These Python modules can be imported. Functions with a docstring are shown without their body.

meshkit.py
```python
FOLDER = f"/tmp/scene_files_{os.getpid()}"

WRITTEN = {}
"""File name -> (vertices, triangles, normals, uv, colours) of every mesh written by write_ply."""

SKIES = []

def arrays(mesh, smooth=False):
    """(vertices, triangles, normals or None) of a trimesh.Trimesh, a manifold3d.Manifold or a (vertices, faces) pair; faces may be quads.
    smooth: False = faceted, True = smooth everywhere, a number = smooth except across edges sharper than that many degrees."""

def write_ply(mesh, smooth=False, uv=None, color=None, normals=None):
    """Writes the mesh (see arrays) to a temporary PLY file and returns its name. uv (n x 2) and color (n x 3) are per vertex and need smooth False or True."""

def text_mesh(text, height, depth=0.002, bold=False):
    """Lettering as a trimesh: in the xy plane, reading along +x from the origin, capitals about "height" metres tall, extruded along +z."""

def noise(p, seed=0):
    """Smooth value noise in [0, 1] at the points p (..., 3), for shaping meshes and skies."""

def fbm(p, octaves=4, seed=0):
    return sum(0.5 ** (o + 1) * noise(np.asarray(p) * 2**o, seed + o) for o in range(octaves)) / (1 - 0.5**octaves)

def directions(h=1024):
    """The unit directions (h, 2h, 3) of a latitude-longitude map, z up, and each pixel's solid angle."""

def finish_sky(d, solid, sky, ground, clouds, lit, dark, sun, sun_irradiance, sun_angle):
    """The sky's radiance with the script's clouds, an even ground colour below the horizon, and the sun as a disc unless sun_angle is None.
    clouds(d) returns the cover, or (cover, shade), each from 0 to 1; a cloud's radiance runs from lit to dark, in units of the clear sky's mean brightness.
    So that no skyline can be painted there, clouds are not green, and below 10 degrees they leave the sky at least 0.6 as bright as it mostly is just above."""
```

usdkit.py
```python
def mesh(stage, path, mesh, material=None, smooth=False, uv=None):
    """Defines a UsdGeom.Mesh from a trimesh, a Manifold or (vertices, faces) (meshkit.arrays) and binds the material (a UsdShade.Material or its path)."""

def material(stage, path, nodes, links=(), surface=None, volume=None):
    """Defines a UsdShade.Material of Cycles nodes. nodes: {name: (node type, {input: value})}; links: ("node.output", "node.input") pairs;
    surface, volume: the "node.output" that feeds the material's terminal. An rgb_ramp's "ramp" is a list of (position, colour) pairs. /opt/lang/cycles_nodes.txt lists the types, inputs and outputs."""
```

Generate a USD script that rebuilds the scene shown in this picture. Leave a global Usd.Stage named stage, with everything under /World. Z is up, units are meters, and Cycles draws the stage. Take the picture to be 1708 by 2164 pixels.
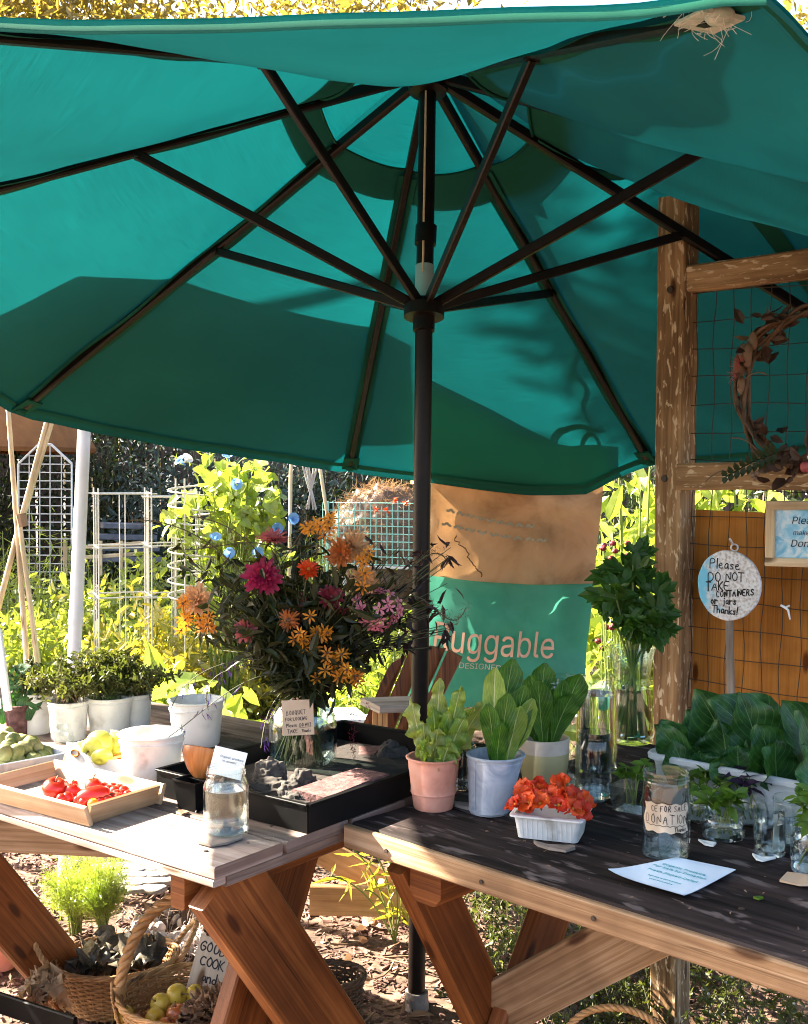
import math, numpy as np, trimesh, usdkit, meshkit
from pxr import Usd, UsdGeom, UsdLux, UsdShade, Sdf, Gf, Vt
stage = Usd.Stage.CreateInMemory()
UsdGeom.SetStageUpAxis(stage, 'Z'); UsdGeom.SetStageMetersPerUnit(stage, 1.0)
UsdGeom.Xform.Define(stage, '/World'); UsdGeom.Scope.Define(stage, '/World/Looks')
A3 = lambda *p: np.array(p, float)
# ------------------------------------------------------------------ camera, sky, sun
F, PITCH, ROLL, HC = 2430.0, -0.0333, 0.003, 1.389      # focal length in units of a 1708 x 2163 picture
EXPOSURE = 3.5
cam = UsdGeom.Camera.Define(stage, '/World/camera')
cam.CreateHorizontalApertureAttr(36.0); cam.CreateVerticalApertureAttr(36.0 * 1024 / 808)
cam.CreateFocalLengthAttr(36.0 * F / 1708.0); cam.CreateClippingRangeAttr(Gf.Vec2f(0.05, 500))
cam.CreateExposureAttr(EXPOSURE)
cp, sp, cr, sr = math.cos(PITCH), math.sin(PITCH), math.cos(ROLL), math.sin(ROLL)
_fw, _up0, _rt0 = A3(0, cp, sp), A3(0, -sp, cp), A3(1, 0, 0)
_rt, _up = cr * _rt0 - sr * _up0 * -1, cr * _up0 - sr * _rt0
_rt = cr * _rt0 + sr * _up0
m = np.eye(4); m[0, :3], m[1, :3], m[2, :3], m[3, :3] = _rt, _up, -_fw, (0, 0, HC)
cam.AddTransformOp().Set(Gf.Matrix4d(m.tolist()))
SUN = A3(-0.902, 0.432, math.tan(math.radians(33.7))); SUN /= np.linalg.norm(SUN)
SKY_STRENGTH, SUN_INTENSITY = 0.055, 1.25
sun = UsdLux.DistantLight.Define(stage, '/World/sun')
sun.CreateIntensityAttr(SUN_INTENSITY); sun.CreateAngleAttr(0.5); sun.CreateNormalizeAttr(True); sun.CreateColorAttr(Gf.Vec3f(1.0, 0.90, 0.74))
zx = SUN; xx = np.cross([0, 0, 1.0], zx); xx /= np.linalg.norm(xx); yx = np.cross(zx, xx)
m = np.eye(4); m[0, :3], m[1, :3], m[2, :3] = xx, yx, zx
sun.AddTransformOp().Set(Gf.Matrix4d(m.tolist()))
sky = UsdLux.DomeLight.Define(stage, '/World/sky')
sky.GetPrim().SetCustomDataByKey('kind', 'structure')
mat_sky = usdkit.material(stage, '/World/Looks/sky', {
    's': ('sky_texture', {'sky_type': 'single_scattering', 'aerosol_density': 4.5, 'sun_disc': False, 'sun_elevation': math.asin(SUN[2]), 'sun_rotation': math.atan2(SUN[0], SUN[1])}),
    'b': ('background_shader', {'strength': SKY_STRENGTH})}, [('s.color', 'b.color')], surface='b.background')
UsdShade.MaterialBindingAPI.Apply(sky.GetPrim()).Bind(mat_sky)

# ------------------------------------------------------------------ helpers
def ray(px, py):                                         # sight line through a point measured in the photograph (1708 wide)
    u, v = px - 854, py - 1081
    a, b = u * cr + v * sr, -u * sr + v * cr
    return A3(a / F, 0, 0) + _fw + _up0 * (-b / F)
def on(px, py, z): d = ray(px, py); return A3(0, 0, HC) + d * ((z - HC) / d[2])
def at(px, py, Y): d = ray(px, py); return A3(0, 0, HC) + d * (Y / d[1])
def nrm(v): v = np.asarray(v, float); return v / (np.linalg.norm(v) + 1e-12)
R = lambda seed: np.random.default_rng(seed)

class MB:
    def __init__(s): s.v, s.f, s.uv, s.n = [], [], [], 0
    def add(s, m, uv=None):
        if isinstance(m, MB):
            for a, b, c in zip(m.v, m.f, m.uv): s.add((a, b), c)
            return s
        if hasattr(m, 'vertices'): v, f = np.asarray(m.vertices), np.asarray(m.faces)
        else:
            v, f = np.asarray(m[0], float), np.asarray(m[1], int)
            if uv is None and len(m) > 2: uv = m[2]
        if f.shape[1] == 4: f = np.vstack([f[:, [0, 1, 2]], f[:, [0, 2, 3]]])
        off = s.n; s.v.append(v); s.f.append(f + off if False else f); s.uv.append(np.zeros((len(v), 2)) if uv is None else np.asarray(uv, float)); s.n += len(v)
        return s
    def get(s):
        V, Fc, U, o = [], [], [], 0
        for a, b, c in zip(s.v, s.f, s.uv): V.append(a); Fc.append(b + o); U.append(c); o += len(a)
        return np.vstack(V), np.vstack(Fc), np.vstack(U)
    def move(s, M=None, t=(0, 0, 0)):
        s.v = [(v @ np.asarray(M).T if M is not None else v) + np.asarray(t) for v in s.v]; return s
_used = {}
def numbered(parent, name):
    k = _used.get((parent, name), -1) + 1; _used[(parent, name)] = k
    return f'{parent}/{name}' if k == 0 else f'{parent}/{name}_{k:03d}'
_origin = {}
def thing(name, label, cat, loc=(0, 0, 0), group=None, kind=None):
    p = numbered('/World', name); x = UsdGeom.Xform.Define(stage, p); x.AddTranslateOp().Set(Gf.Vec3d(*map(float, loc)))
    q = x.GetPrim(); tag(q, label, cat, group, kind); _origin[p] = np.asarray(loc, float); return p
def tag(q, label=None, cat=None, group=None, kind=None):
    for k, v in (('label', label), ('category', cat), ('group', group), ('kind', kind)):
        if v: q.SetCustomDataByKey(k, v)
def put(parent, name, mb, mat, smooth=False, world=True, label=None, kind=None):
    """one mesh prim under parent; world: its points are in world space and are moved into the thing's own frame"""
    if not isinstance(mb, MB): mb = MB().add(mb)
    v, f, uv = mb.get()
    top = '/'.join(parent.split('/')[:3])
    if world and top in _origin: v = v - _origin[top]
    p = numbered(parent, name)
    if smooth not in (False, True): g = usdkit.mesh(stage, p, (v, f), LOOK[mat], smooth=smooth)
    else: g = usdkit.mesh(stage, p, (v, f), LOOK[mat], smooth=smooth, uv=uv)
    if label or kind: tag(g.GetPrim(), label, None, None, kind)
    return p
def single(name, label, cat, mb, mat, smooth=False, group=None, kind=None):
    if not isinstance(mb, MB): mb = MB().add(mb)
    v, f, uv = mb.get()
    p = numbered('/World', name)
    g = usdkit.mesh(stage, p, (v, f), LOOK[mat], smooth=smooth, uv=uv if smooth in (False, True) else None)
    tag(g.GetPrim(), label, cat, group, kind); return p

def beam(p0, p1, w, t, side, ch=0.004, seed=None, segs=1, wob=0.0):
    """plank with chamfered edges and its grain running from p0 to p1"""
    p0, p1 = np.asarray(p0, float), np.asarray(p1, float); d = nrm(p1 - p0)
    s = nrm(np.asarray(side, float) - d * np.dot(side, d)); n = np.cross(d, s); L = np.linalg.norm(p1 - p0)
    a, b = w / 2, t / 2; ch = min(ch, a * .45, b * .45)
    o = [(a - ch, -b), (a, -b + ch), (a, b - ch), (a - ch, b), (-a + ch, b), (-a, b - ch), (-a, -b + ch), (-a + ch, -b)]
    rg = R(int(abs(hash((round(p0[0], 4), round(p0[1], 4), round(p0[2], 4), round(p1[0], 4)))) % 2**31) if seed is None else seed)
    off = rg.uniform(0, 50, 2)
    V, Fc, U, per = [], [], [], 0
    def P(q, k): return p0 + d * L * k / segs + s * q[0] + n * q[1]
    for i in range(8):
        q0, q1 = o[i], o[(i + 1) % 8]; e = math.dist(q0, q1)
        for k in range(segs + 1):
            V += [P(q0, k), P(q1, k)]; U += [(off[0] + L * k / segs, off[1] + per), (off[0] + L * k / segs, off[1] + per + e)]
        base = len(V) - 2 * (segs + 1)
        for k in range(segs): Fc += [[base + 2 * k, base + 2 * k + 1, base + 2 * k + 3], [base + 2 * k, base + 2 * k + 3, base + 2 * k + 2]]
        per += e
    for k, flip in ((0, True), (segs, False)):
        base = len(V)
        for q in o: V.append(P(q, k)); U.append((off[0] + q[0] * .3 + 9 * k, off[1] + q[1]))
        for i in range(1, 7): Fc.append([base, base + i + 1, base + i] if flip else [base, base + i, base + i + 1])
    V = np.array(V)
    if wob: V = V + (meshkit.noise(V * 9, 3)[:, None] - .5) * wob
    return V, np.array(Fc), np.array(U)
def box(c, s, yaw=0, ch=0.003):
    c = np.asarray(c, float); ax = A3(math.cos(yaw), math.sin(yaw), 0)
    return beam(c - ax * s[0] / 2, c + ax * s[0] / 2, s[1], s[2], np.cross([0, 0, 1], ax), ch)
def tube(pts, r, n=8, cap=True):
    pts = np.asarray(pts, float); k = len(pts); r = np.broadcast_to(r, k)
    t = np.gradient(pts, axis=0); t /= np.linalg.norm(t, axis=1, keepdims=True) + 1e-12
    u = nrm(np.cross(t[0], A3(.31, .17, .93) if abs(t[0][2]) < .9 else A3(1, .1, 0)))
    V, U, acc = [], [], 0
    for i in range(k):
        u = nrm(u - t[i] * np.dot(u, t[i])); w = np.cross(t[i], u)
        if i: acc += np.linalg.norm(pts[i] - pts[i - 1])
        a = np.arange(n) * 2 * np.pi / n
        V.append(pts[i] + r[i] * (np.cos(a)[:, None] * u + np.sin(a)[:, None] * w)); U += [(acc, j * 2 * np.pi / n * r[i]) for j in range(n)]
    V = np.vstack(V); Fc = []
    for i in range(k - 1):
        for j in range(n):
            a, b = i * n + j, i * n + (j + 1) % n; Fc += [[a, b, b + n], [a, b + n, a + n]]
    if cap:
        V = np.vstack([V, pts[0], pts[-1]]); U += [(0, 0), (acc, 0)]
        for j in range(n): Fc += [[k * n, (j + 1) % n, j], [k * n + 1, (k - 1) * n + j, (k - 1) * n + (j + 1) % n]]
    return V, np.array(Fc), np.array(U)
def lathe(prof, n=40, c=(0, 0, 0)):
    prof = np.asarray(prof, float); k = len(prof); a = np.arange(n) * 2 * np.pi / n
    V = np.stack([prof[:, 0][:, None] * np.cos(a), prof[:, 0][:, None] * np.sin(a), np.repeat(prof[:, 1][:, None], n, 1)], -1).reshape(-1, 3) + np.asarray(c)
    Fc = [[i * n + j, i * n + (j + 1) % n, (i + 1) * n + (j + 1) % n, (i + 1) * n + j] for i in range(k - 1) for j in range(n)]
    return V, np.array(Fc)
def bez(p0, p1, p2, n=10):
    t = np.linspace(0, 1, n)[:, None]; return (1 - t) ** 2 * np.asarray(p0) + 2 * t * (1 - t) * np.asarray(p1) + t * t * np.asarray(p2)
def spline(P, n=30):
    from scipy.interpolate import CubicSpline
    P = np.asarray(P, float); s = np.r_[0, np.cumsum(np.linalg.norm(np.diff(P, axis=0), axis=1))]
    return CubicSpline(s, P)(np.linspace(0, s[-1], n))
def ball(c, r, sub=2, sq=(1, 1, 1), bump=0, seed=0, freq=3):
    b = trimesh.creation.icosphere(subdivisions=sub); v = np.array(b.vertices)
    if bump: v = v * (1 + bump * (meshkit.fbm(v * freq + seed * 7.3, 3) - .5)[:, None] * 2)
    return v * r * np.asarray(sq) + np.asarray(c), np.array(b.faces)
# mass foliage: N leaves of one template
TEMPL = {
    'ovate': (np.array([[0, 0, 0], [.3, .36, .05], [.3, -.36, .05], [.33, 0, -.04], [.68, .3, .0], [.68, -.3, .0], [.7, 0, -.07], [1, 0, -.16]], float), np.array([[0, 3, 1], [0, 2, 3], [1, 3, 6], [1, 6, 4], [3, 2, 5], [3, 5, 6], [4, 6, 7], [6, 5, 7]])),
    'lance': (np.array([[0, 0, 0], [.4, .13, .03], [.4, -.13, .03], [.42, 0, -.02], [1, 0, -.14]], float), np.array([[0, 3, 1], [0, 2, 3], [1, 3, 4], [3, 2, 4]])),
    'heart': (np.array([[0, 0, 0], [-.12, .3, .02], [-.12, -.3, .02], [.25, .46, .06], [.25, -.46, .06], [.4, 0, -.05], [.65, .3, 0], [.65, -.3, 0], [1, 0, -.18]], float), np.array([[0, 5, 1], [1, 5, 3], [0, 2, 5], [2, 4, 5], [3, 5, 6], [5, 4, 7], [6, 5, 8], [5, 7, 8]])),
    'petal': (np.array([[0, 0, 0], [.6, .24, .08], [.6, -.24, .08], [.6, 0, .03], [1, .1, .02], [1, -.1, .02]], float), np.array([[0, 3, 1], [0, 2, 3], [1, 3, 4], [3, 2, 5], [3, 5, 4]])),
}
def leaves(pos, d, up, L, W, templ='ovate'):
    pos = np.asarray(pos, float); N = len(pos); T, Fc = TEMPL[templ]
    d = np.asarray(d, float); d = d / (np.linalg.norm(d, axis=1, keepdims=True) + 1e-9)
    up = np.asarray(up, float); up = up - d * (up * d).sum(1, keepdims=True); up /= np.linalg.norm(up, axis=1, keepdims=True) + 1e-9
    s = np.cross(up, d); L = np.broadcast_to(L, N); W = np.broadcast_to(W, N)
    V = pos[:, None] + T[None, :, :1] * L[:, None, None] * d[:, None] + T[None, :, 1:2] * W[:, None, None] * s[:, None] + T[None, :, 2:] * L[:, None, None] * up[:, None]
    Fa = (Fc[None] + (np.arange(N) * len(T))[:, None, None]).reshape(-1, 3)
    return V.reshape(-1, 3), Fa
def rdir(rg, n, zbias=0.0, spread=1.0):
    d = rg.normal(size=(n, 3)) * spread; d[:, 2] += zbias; return d / np.linalg.norm(d, axis=1, keepdims=True)
def ribbon(P, W, prof, normal, ruffle=0, fold=0.0, nv=7, seed=0, freq=5):
    """a large leaf: midrib P (n x 3), half widths W*prof, facing `normal` at each point, with ruffled edges"""
    P = np.asarray(P, float); n = len(P); t = np.gradient(P, axis=0); t /= np.linalg.norm(t, axis=1, keepdims=True)
    N = np.broadcast_to(normal, P.shape); N = N - t * (N * t).sum(1, keepdims=True); N = N / np.linalg.norm(N, axis=1, keepdims=True)
    S = np.cross(t, N); V, U = [], []; rg = R(seed); ph = rg.uniform(0, 6.3, 4)
    for i in range(n):
        for j in range(nv):
            q = 2 * j / (nv - 1) - 1; s = i / (n - 1)
            z = fold * abs(q) * W * prof[i] + ruffle * q * q * (math.sin(freq * 6.28 * s + ph[0] + (q > 0) * 2.1) + .5 * math.sin(freq * 12.1 * s + ph[1]))
            V.append(P[i] + S[i] * q * W * prof[i] + N[i] * z); U.append((s, q))
    Fc = [[i * nv + j, i * nv + j + 1, (i + 1) * nv + j + 1, (i + 1) * nv + j] for i in range(n - 1) for j in range(nv - 1)]
    return np.array(V), np.array(Fc), np.array(U)

# ------------------------------------------------------------------ materials
LOOK = {}
def mk(name, nodes, links, surface): LOOK[name] = usdkit.material(stage, '/World/Looks/' + name, nodes, links, surface=surface)
def plain(name, cols, scale=6.0, rough=0.6, bump=0.0, bscale=60, spec=0.4, metallic=0.0, detail=4, coat=0, dist=0.0, island=0.0, transl=None, sheen=0):
    """noise-mottled surface; cols: ramp colours; island: brightness spread between separate pieces; transl: translucent colour"""
    N = {'g': ('geometry', {}), 'n': ('noise_texture', {'scale': scale, 'detail': detail, 'roughness': .6, 'distortion': dist}),
         'r': ('rgb_ramp', {'ramp': [(.3 + .4 * i / max(len(cols) - 1, 1), c) for i, c in enumerate(cols)]}),
         'p': ('principled_bsdf', {'roughness': rough, 'specular_ior_level': spec, 'metallic': metallic, 'coat_weight': coat, 'sheen_weight': sheen})}
    Lk = [('g.position', 'n.vector'), ('n.fac', 'r.fac')]; col = 'r.color'
    if island:
        N['mr'] = ('map_range', {'from_min': 0., 'from_max': 1., 'to_min': 1 - island, 'to_max': 1 + island}); N['h'] = ('hsv', {'saturation': 1.0})
        N['mh'] = ('map_range', {'from_min': 0., 'from_max': 1., 'to_min': .5 - island * .05, 'to_max': .5 + island * .05})
        Lk += [('g.random_per_island', 'mr.value'), ('mr.result', 'h.value'), (col, 'h.color'), ('g.random_per_island', 'mh.value'), ('mh.result', 'h.hue')]; col = 'h.color'
    Lk.append((col, 'p.base_color'))
    if bump:
        N['bn'] = ('noise_texture', {'scale': bscale, 'detail': 4}); N['b'] = ('bump', {'strength': bump, 'distance': .004})
        Lk += [('g.position', 'bn.vector'), ('bn.fac', 'b.height'), ('b.normal', 'p.normal')]
    out = 'p.BSDF'
    if transl:
        N['t'] = ('translucent_bsdf', {}); N['tm'] = ('mix', {'mix_type': 'multiply', 'fac': 1.0, 'color2': transl[0]}); N['x'] = ('mix_closure', {'fac': transl[1]})
        Lk += [(col, 'tm.color1'), ('tm.color', 't.color'), ('p.BSDF', 'x.closure1'), ('t.BSDF', 'x.closure2')]; out = 'x.closure'
    mk(name, N, Lk, out)
def wood(name, cols, stretch=(2.2, 60), rough=.65, bump=.35, spec=.3, mottled=None):
    """grain along each plank (u runs along it)"""
    N = {'t': ('texture_coordinate', {}), 'm': ('mapping', {'scale': (stretch[0], stretch[1], 1)}), 'm2': ('mapping', {'scale': (1.1, 9, 1)}),
         'n': ('noise_texture', {'scale': 1., 'detail': 6, 'roughness': .65, 'distortion': .6}), 'n2': ('noise_texture', {'scale': 1.3, 'detail': 3, 'distortion': 1.2}),
         'a': ('mix', {'mix_type': 'mix', 'fac': .45}), 'bw': ('rgb_to_bw', {}),
         'r': ('rgb_ramp', {'ramp': [(.37 + .26 * i / (len(cols) - 1), c) for i, c in enumerate(cols)]}),
         'p': ('principled_bsdf', {'roughness': rough, 'specular_ior_level': spec}), 'b': ('bump', {'strength': bump, 'distance': .003})}
    Lk = [('t.UV', 'm.vector'), ('t.UV', 'm2.vector'), ('m.vector', 'n.vector'), ('m2.vector', 'n2.vector'), ('n.fac', 'a.color1'), ('n2.fac', 'a.color2'), ('a.color', 'bw.color'), ('bw.val', 'r.fac'),
          ('n.fac', 'b.height'), ('b.normal', 'p.normal')]
    N['kv'] = ('voronoi_texture', {'scale': 1.0, 'randomness': 1.0, 'dimensions': '2D'}); N['km'] = ('mapping', {'scale': (2.3, 7.5, 1)}); N['kr'] = ('rgb_ramp', {'ramp': [(0, (.25, .18, .13)), (.045, (.3, .22, .16)), (.085, (1, 1, 1)), (1, (1, 1, 1))]}); N['kx'] = ('mix', {'mix_type': 'multiply', 'fac': 1.0})
    N['cm'] = ('mapping', {'scale': (.9, 38, 1)}); N['cn'] = ('noise_texture', {'scale': 1., 'detail': 2, 'distortion': .5}); N['cr'] = ('rgb_ramp', {'ramp': [(0, (1, 1, 1)), (.285, (1, 1, 1)), (.30, (.3, .26, .22)), (.315, (1, 1, 1)), (1, (1, 1, 1))]}); N['cx'] = ('mix', {'mix_type': 'multiply', 'fac': .8})
    N['dn'] = ('noise_texture', {'scale': 5.0, 'detail': 5}); N['gg'] = ('geometry', {}); N['dr'] = ('rgb_ramp', {'ramp': [(.35, (.62, .58, .55)), (.6, (1.12, 1.1, 1.08))]}); N['dx'] = ('mix', {'mix_type': 'multiply', 'fac': .8})
    Lk += [('t.UV', 'km.vector'), ('km.vector', 'kv.vector'), ('kv.distance', 'kr.fac'), ('r.color', 'kx.color1'), ('kr.color', 'kx.color2'), ('t.UV', 'cm.vector'), ('cm.vector', 'cn.vector'), ('cn.fac', 'cr.fac'), ('kx.color', 'cx.color1'), ('cr.color', 'cx.color2'), ('gg.position', 'dn.vector'), ('dn.fac', 'dr.fac'), ('cx.color', 'dx.color1'), ('dr.color', 'dx.color2')]
    col = 'dx.color'
    if mottled:
        N['mm'] = ('mapping', {'scale': mottled[2]}); N['mn'] = ('noise_texture', {'scale': 1, 'detail': 3, 'roughness': .55, 'distortion': .4}); N['mr'] = ('rgb_ramp', {'ramp': [(mottled[1], (0, 0, 0)), (mottled[1] + .07, (1, 1, 1))]})
        N['mx'] = ('mix', {'mix_type': 'mix', 'color2': mottled[0]})
        Lk += [('t.UV', 'mm.vector'), ('mm.vector', 'mn.vector'), ('mn.fac', 'mr.fac'), ('mr.color', 'mx.fac'), (col, 'mx.color1')]; col = 'mx.color'
    Lk.append((col, 'p.base_color')); mk(name, N, Lk, 'p.BSDF')
def leafmat(name, c0, c1, tr=.35, rough=.45, isl=.35, tint=(1.5, 1.6, .6), scale=9):
    gl_ = name in ('leaf_garden', 'leaf_vine', 'leaf_yellow'); plain(name, [c0, c1], scale=scale, rough=.3 if gl_ else rough, spec=.75 if gl_ else .35, island=isl, transl=(tint, tr))
def glass(name, tint=(.93, .96, .95), rough=.01, base=.06, gain=1.0):
    mk(name, {'l': ('layer_weight', {'blend': .5}), 'pw': ('math', {'math_type': 'power', 'value2': 3.4}), 'ma': ('math', {'math_type': 'multiply_add', 'value2': gain, 'value3': base}), 't': ('transparent_bsdf', {'color': tint}), 'g': ('glossy_bsdf', {'color': (1, 1, 1), 'roughness': rough}), 'x': ('mix_closure', {})},
       [('l.facing', 'pw.value1'), ('pw.value', 'ma.value1'), ('ma.value', 'x.fac'), ('t.BSDF', 'x.closure1'), ('g.BSDF', 'x.closure2')], 'x.closure')
def canvas(name, base, trans, fac, streak=(3, 260)):
    N = {'t': ('texture_coordinate', {}), 'm': ('mapping', {'scale': (streak[0], streak[1], 1)}), 'n': ('noise_texture', {'scale': 1., 'detail': 3, 'roughness': .6, 'distortion': .3}), 'g': ('geometry', {}),
         'n2': ('noise_texture', {'scale': 2.2, 'detail': 4}), 'r': ('rgb_ramp', {'ramp': [(.34, (.80, .81, .82)), (.66, (1.20, 1.22, 1.22))]}), 'r2': ('rgb_ramp', {'ramp': [(.3, (.85, .85, .85)), (.7, (1.08, 1.08, 1.05))]}),
         'c1': ('mix', {'mix_type': 'multiply', 'fac': 1., 'color1': base}), 'c2': ('mix', {'mix_type': 'multiply', 'fac': 1., 'color1': trans}), 'c3': ('mix', {'mix_type': 'multiply', 'fac': 1.}),
         'p': ('principled_bsdf', {'roughness': .85, 'specular_ior_level': .06}), 'q': ('translucent_bsdf', {}), 'x': ('mix_closure', {'fac': fac}), 'b': ('bump', {'strength': .12, 'distance': .001})}
    mk(name, N, [('t.UV', 'm.vector'), ('m.vector', 'n.vector'), ('n.fac', 'r.fac'), ('g.position', 'n2.vector'), ('n2.fac', 'r2.fac'), ('r2.color', 'c1.color2'), ('c1.color', 'p.base_color'), ('r.color', 'c2.color2'),
                 ('c2.color', 'c3.color1'), ('r2.color', 'c3.color2'), ('c3.color', 'q.color'), ('n.fac', 'b.height'), ('b.normal', 'p.normal'), ('p.BSDF', 'x.closure1'), ('q.BSDF', 'x.closure2')], 'x.closure')
canvas('green_canvas', (.020, .124, .085), (.0008, .038, .042), .42, (9, 420))
canvas('white_canvas', (.75, .73, .68), (.02, .02, .02), .1)
plain('bronze_metal', [(.003, .0018, .0014), (.010, .0046, .003)], 30, .4, .1, spec=.22)
plain('aluminium', [(.5, .49, .47), (.62, .6, .58)], 20, .35, metallic=.7)
plain('rope', [(.45, .33, .2), (.6, .48, .33)], 60, .9)
wood('weathered_grey', [(.006, .0035, .003), (.022, .0145, .0135), (.054, .039, .036)], mottled=((.11, .085, .08), .57, (9, 30, 1)), rough=.8, bump=.8, spec=.15)
wood('sunbleached', [(.15, .10, .08), (.32, .24, .20), (.50, .42, .37)], rough=.8, bump=.5)
wood('worn_wood', [(.045, .03, .023), (.13, .092, .075), (.25, .19, .16)], rough=.75, bump=.5)
wood('edge_wood', [(.13, .07, .034), (.26, .16, .085), (.42, .30, .19)], stretch=(1.6, 110), rough=.75, bump=.5)
wood('red_wood', [(.07, .018, .004), (.17, .052, .012), (.29, .105, .028)], stretch=(1.6, 120), rough=.5, bump=.3)
wood('chair_wood', [(.30, .15, .06), (.42, .24, .10), (.55, .34, .16)], rough=.5, bump=.15)
wood('tray_wood', [(.36, .20, .10), (.50, .33, .19), (.62, .45, .29)], rough=.55, bump=.12)
wood('frame_pine', [(.42, .28, .14), (.56, .41, .24), (.68, .54, .36)], rough=.5, bump=.12)
wood('post_wood', [(.10, .05, .02), (.24, .14, .065), (.36, .23, .12)], mottled=((.52, .40, .26), .57, (22, 75, 1)), rough=.8, bump=.5)
wood('old_board', [(.16, .13, .11), (.26, .22, .19), (.36, .31, .27)], rough=.85)
wood('fence_wood', [(.035, .022, .016), (.07, .045, .03), (.11, .075, .05)], rough=.85)
wood('bowl_wood', [(.12, .03, .008), (.30, .10, .025), (.45, .18, .055)], stretch=(4, 60), rough=.35, bump=.08)
wood('bamboo', [(.38, .29, .17), (.52, .42, .28), (.62, .52, .38)], stretch=(5, 30), rough=.5)
wood('wicker', [(.24, .11, .035), (.45, .25, .10), (.60, .38, .18)], stretch=(30, 60), rough=.5)
wood('dark_wicker', [(.05, .028, .015), (.11, .06, .032), (.17, .10, .06)], stretch=(30, 60), rough=.55)
# cardboard: vertical flutes
def cardboard(name, cols, flute=180):
    wood(name, cols, stretch=(1.5, flute), rough=.85, bump=.12, spec=.1)
cardboard('cardboard', [(.30, .11, .02), (.42, .17, .035), (.50, .22, .055)])
cardboard('pale_cardboard', [(.42, .33, .24), (.52, .42, .32), (.6, .5, .4)])
plain('white_plastic', [(.52, .49, .44), (.74, .73, .70), (.82, .81, .78), (.8, .79, .76)], 16, .38, .03, spec=.5, transl=((1, .98, .9), .12))
plain('white_paint', [(.68, .68, .66), (.82, .82, .8)], 9, .4, .05)
plain('white_wire', [(.45, .42, .38), (.58, .55, .5)], 12, .4)
plain('green_wire', [(.2, .42, .33), (.28, .5, .4)], 12, .45)
plain('rust_wire', [(.02, .014, .01), (.05, .03, .02)], 30, .6)
plain('red_pot', [(.44, .16, .10), (.58, .25, .17), (.62, .33, .25)], 14, .55, .1)
plain('galvanised', [(.22, .25, .31), (.36, .39, .45), (.46, .47, .50)], 22, .42, .08, metallic=.25, dist=1.0)
plain('glazed_pot', [(.30, .25, .12), (.42, .36, .19)], 10, .3, .05, coat=.3)
plain('pot_band', [(.40, .32, .25), (.52, .44, .37)], 26, .5, .05)
plain('black_plastic', [(.0018, .0017, .0018), (.005, .0045, .0045)], 12, .5, .05, spec=.1)
plain('dark_soil', [(.010, .007, .005), (.03, .02, .014)], 40, .95, .6, 90)
plain('brick_clay', [(.045, .018, .017), (.11, .048, .044), (.19, .10, .09)], 55, .9, .7, 160, detail=6)
plain('grey_stone', [(.016, .013, .011), (.045, .037, .031), (.12, .10, .085)], 14, .9, .6, 60, detail=6)
plain('pale_stone', [(.20, .17, .15), (.36, .32, .28), (.52, .47, .42)], 18, .85, .6, 60, island=.3)
plain('slate', [(.10, .10, .12), (.2, .2, .22)], 14, .7, .3, 60, island=.25)
plain('tomato_red', [(.52, .035, .008), (.62, .06, .012)], 9, .22, spec=.5, coat=.3, island=.12)
plain('tomato_orange', [(.66, .22, .02), (.72, .30, .03)], 9, .22, coat=.3)
plain('tomatillo', [(.16, .22, .05), (.28, .30, .10), (.36, .34, .15)], 50, .6, .2, 40, island=.25, transl=((1.1, 1.1, .7), .2))
plain('quince', [(.52, .50, .05), (.60, .55, .08)], 14, .35, .05, coat=.15)
plain('apple_yellow', [(.58, .36, .03), (.66, .47, .07)], 20, .35, .05, coat=.2)
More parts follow.
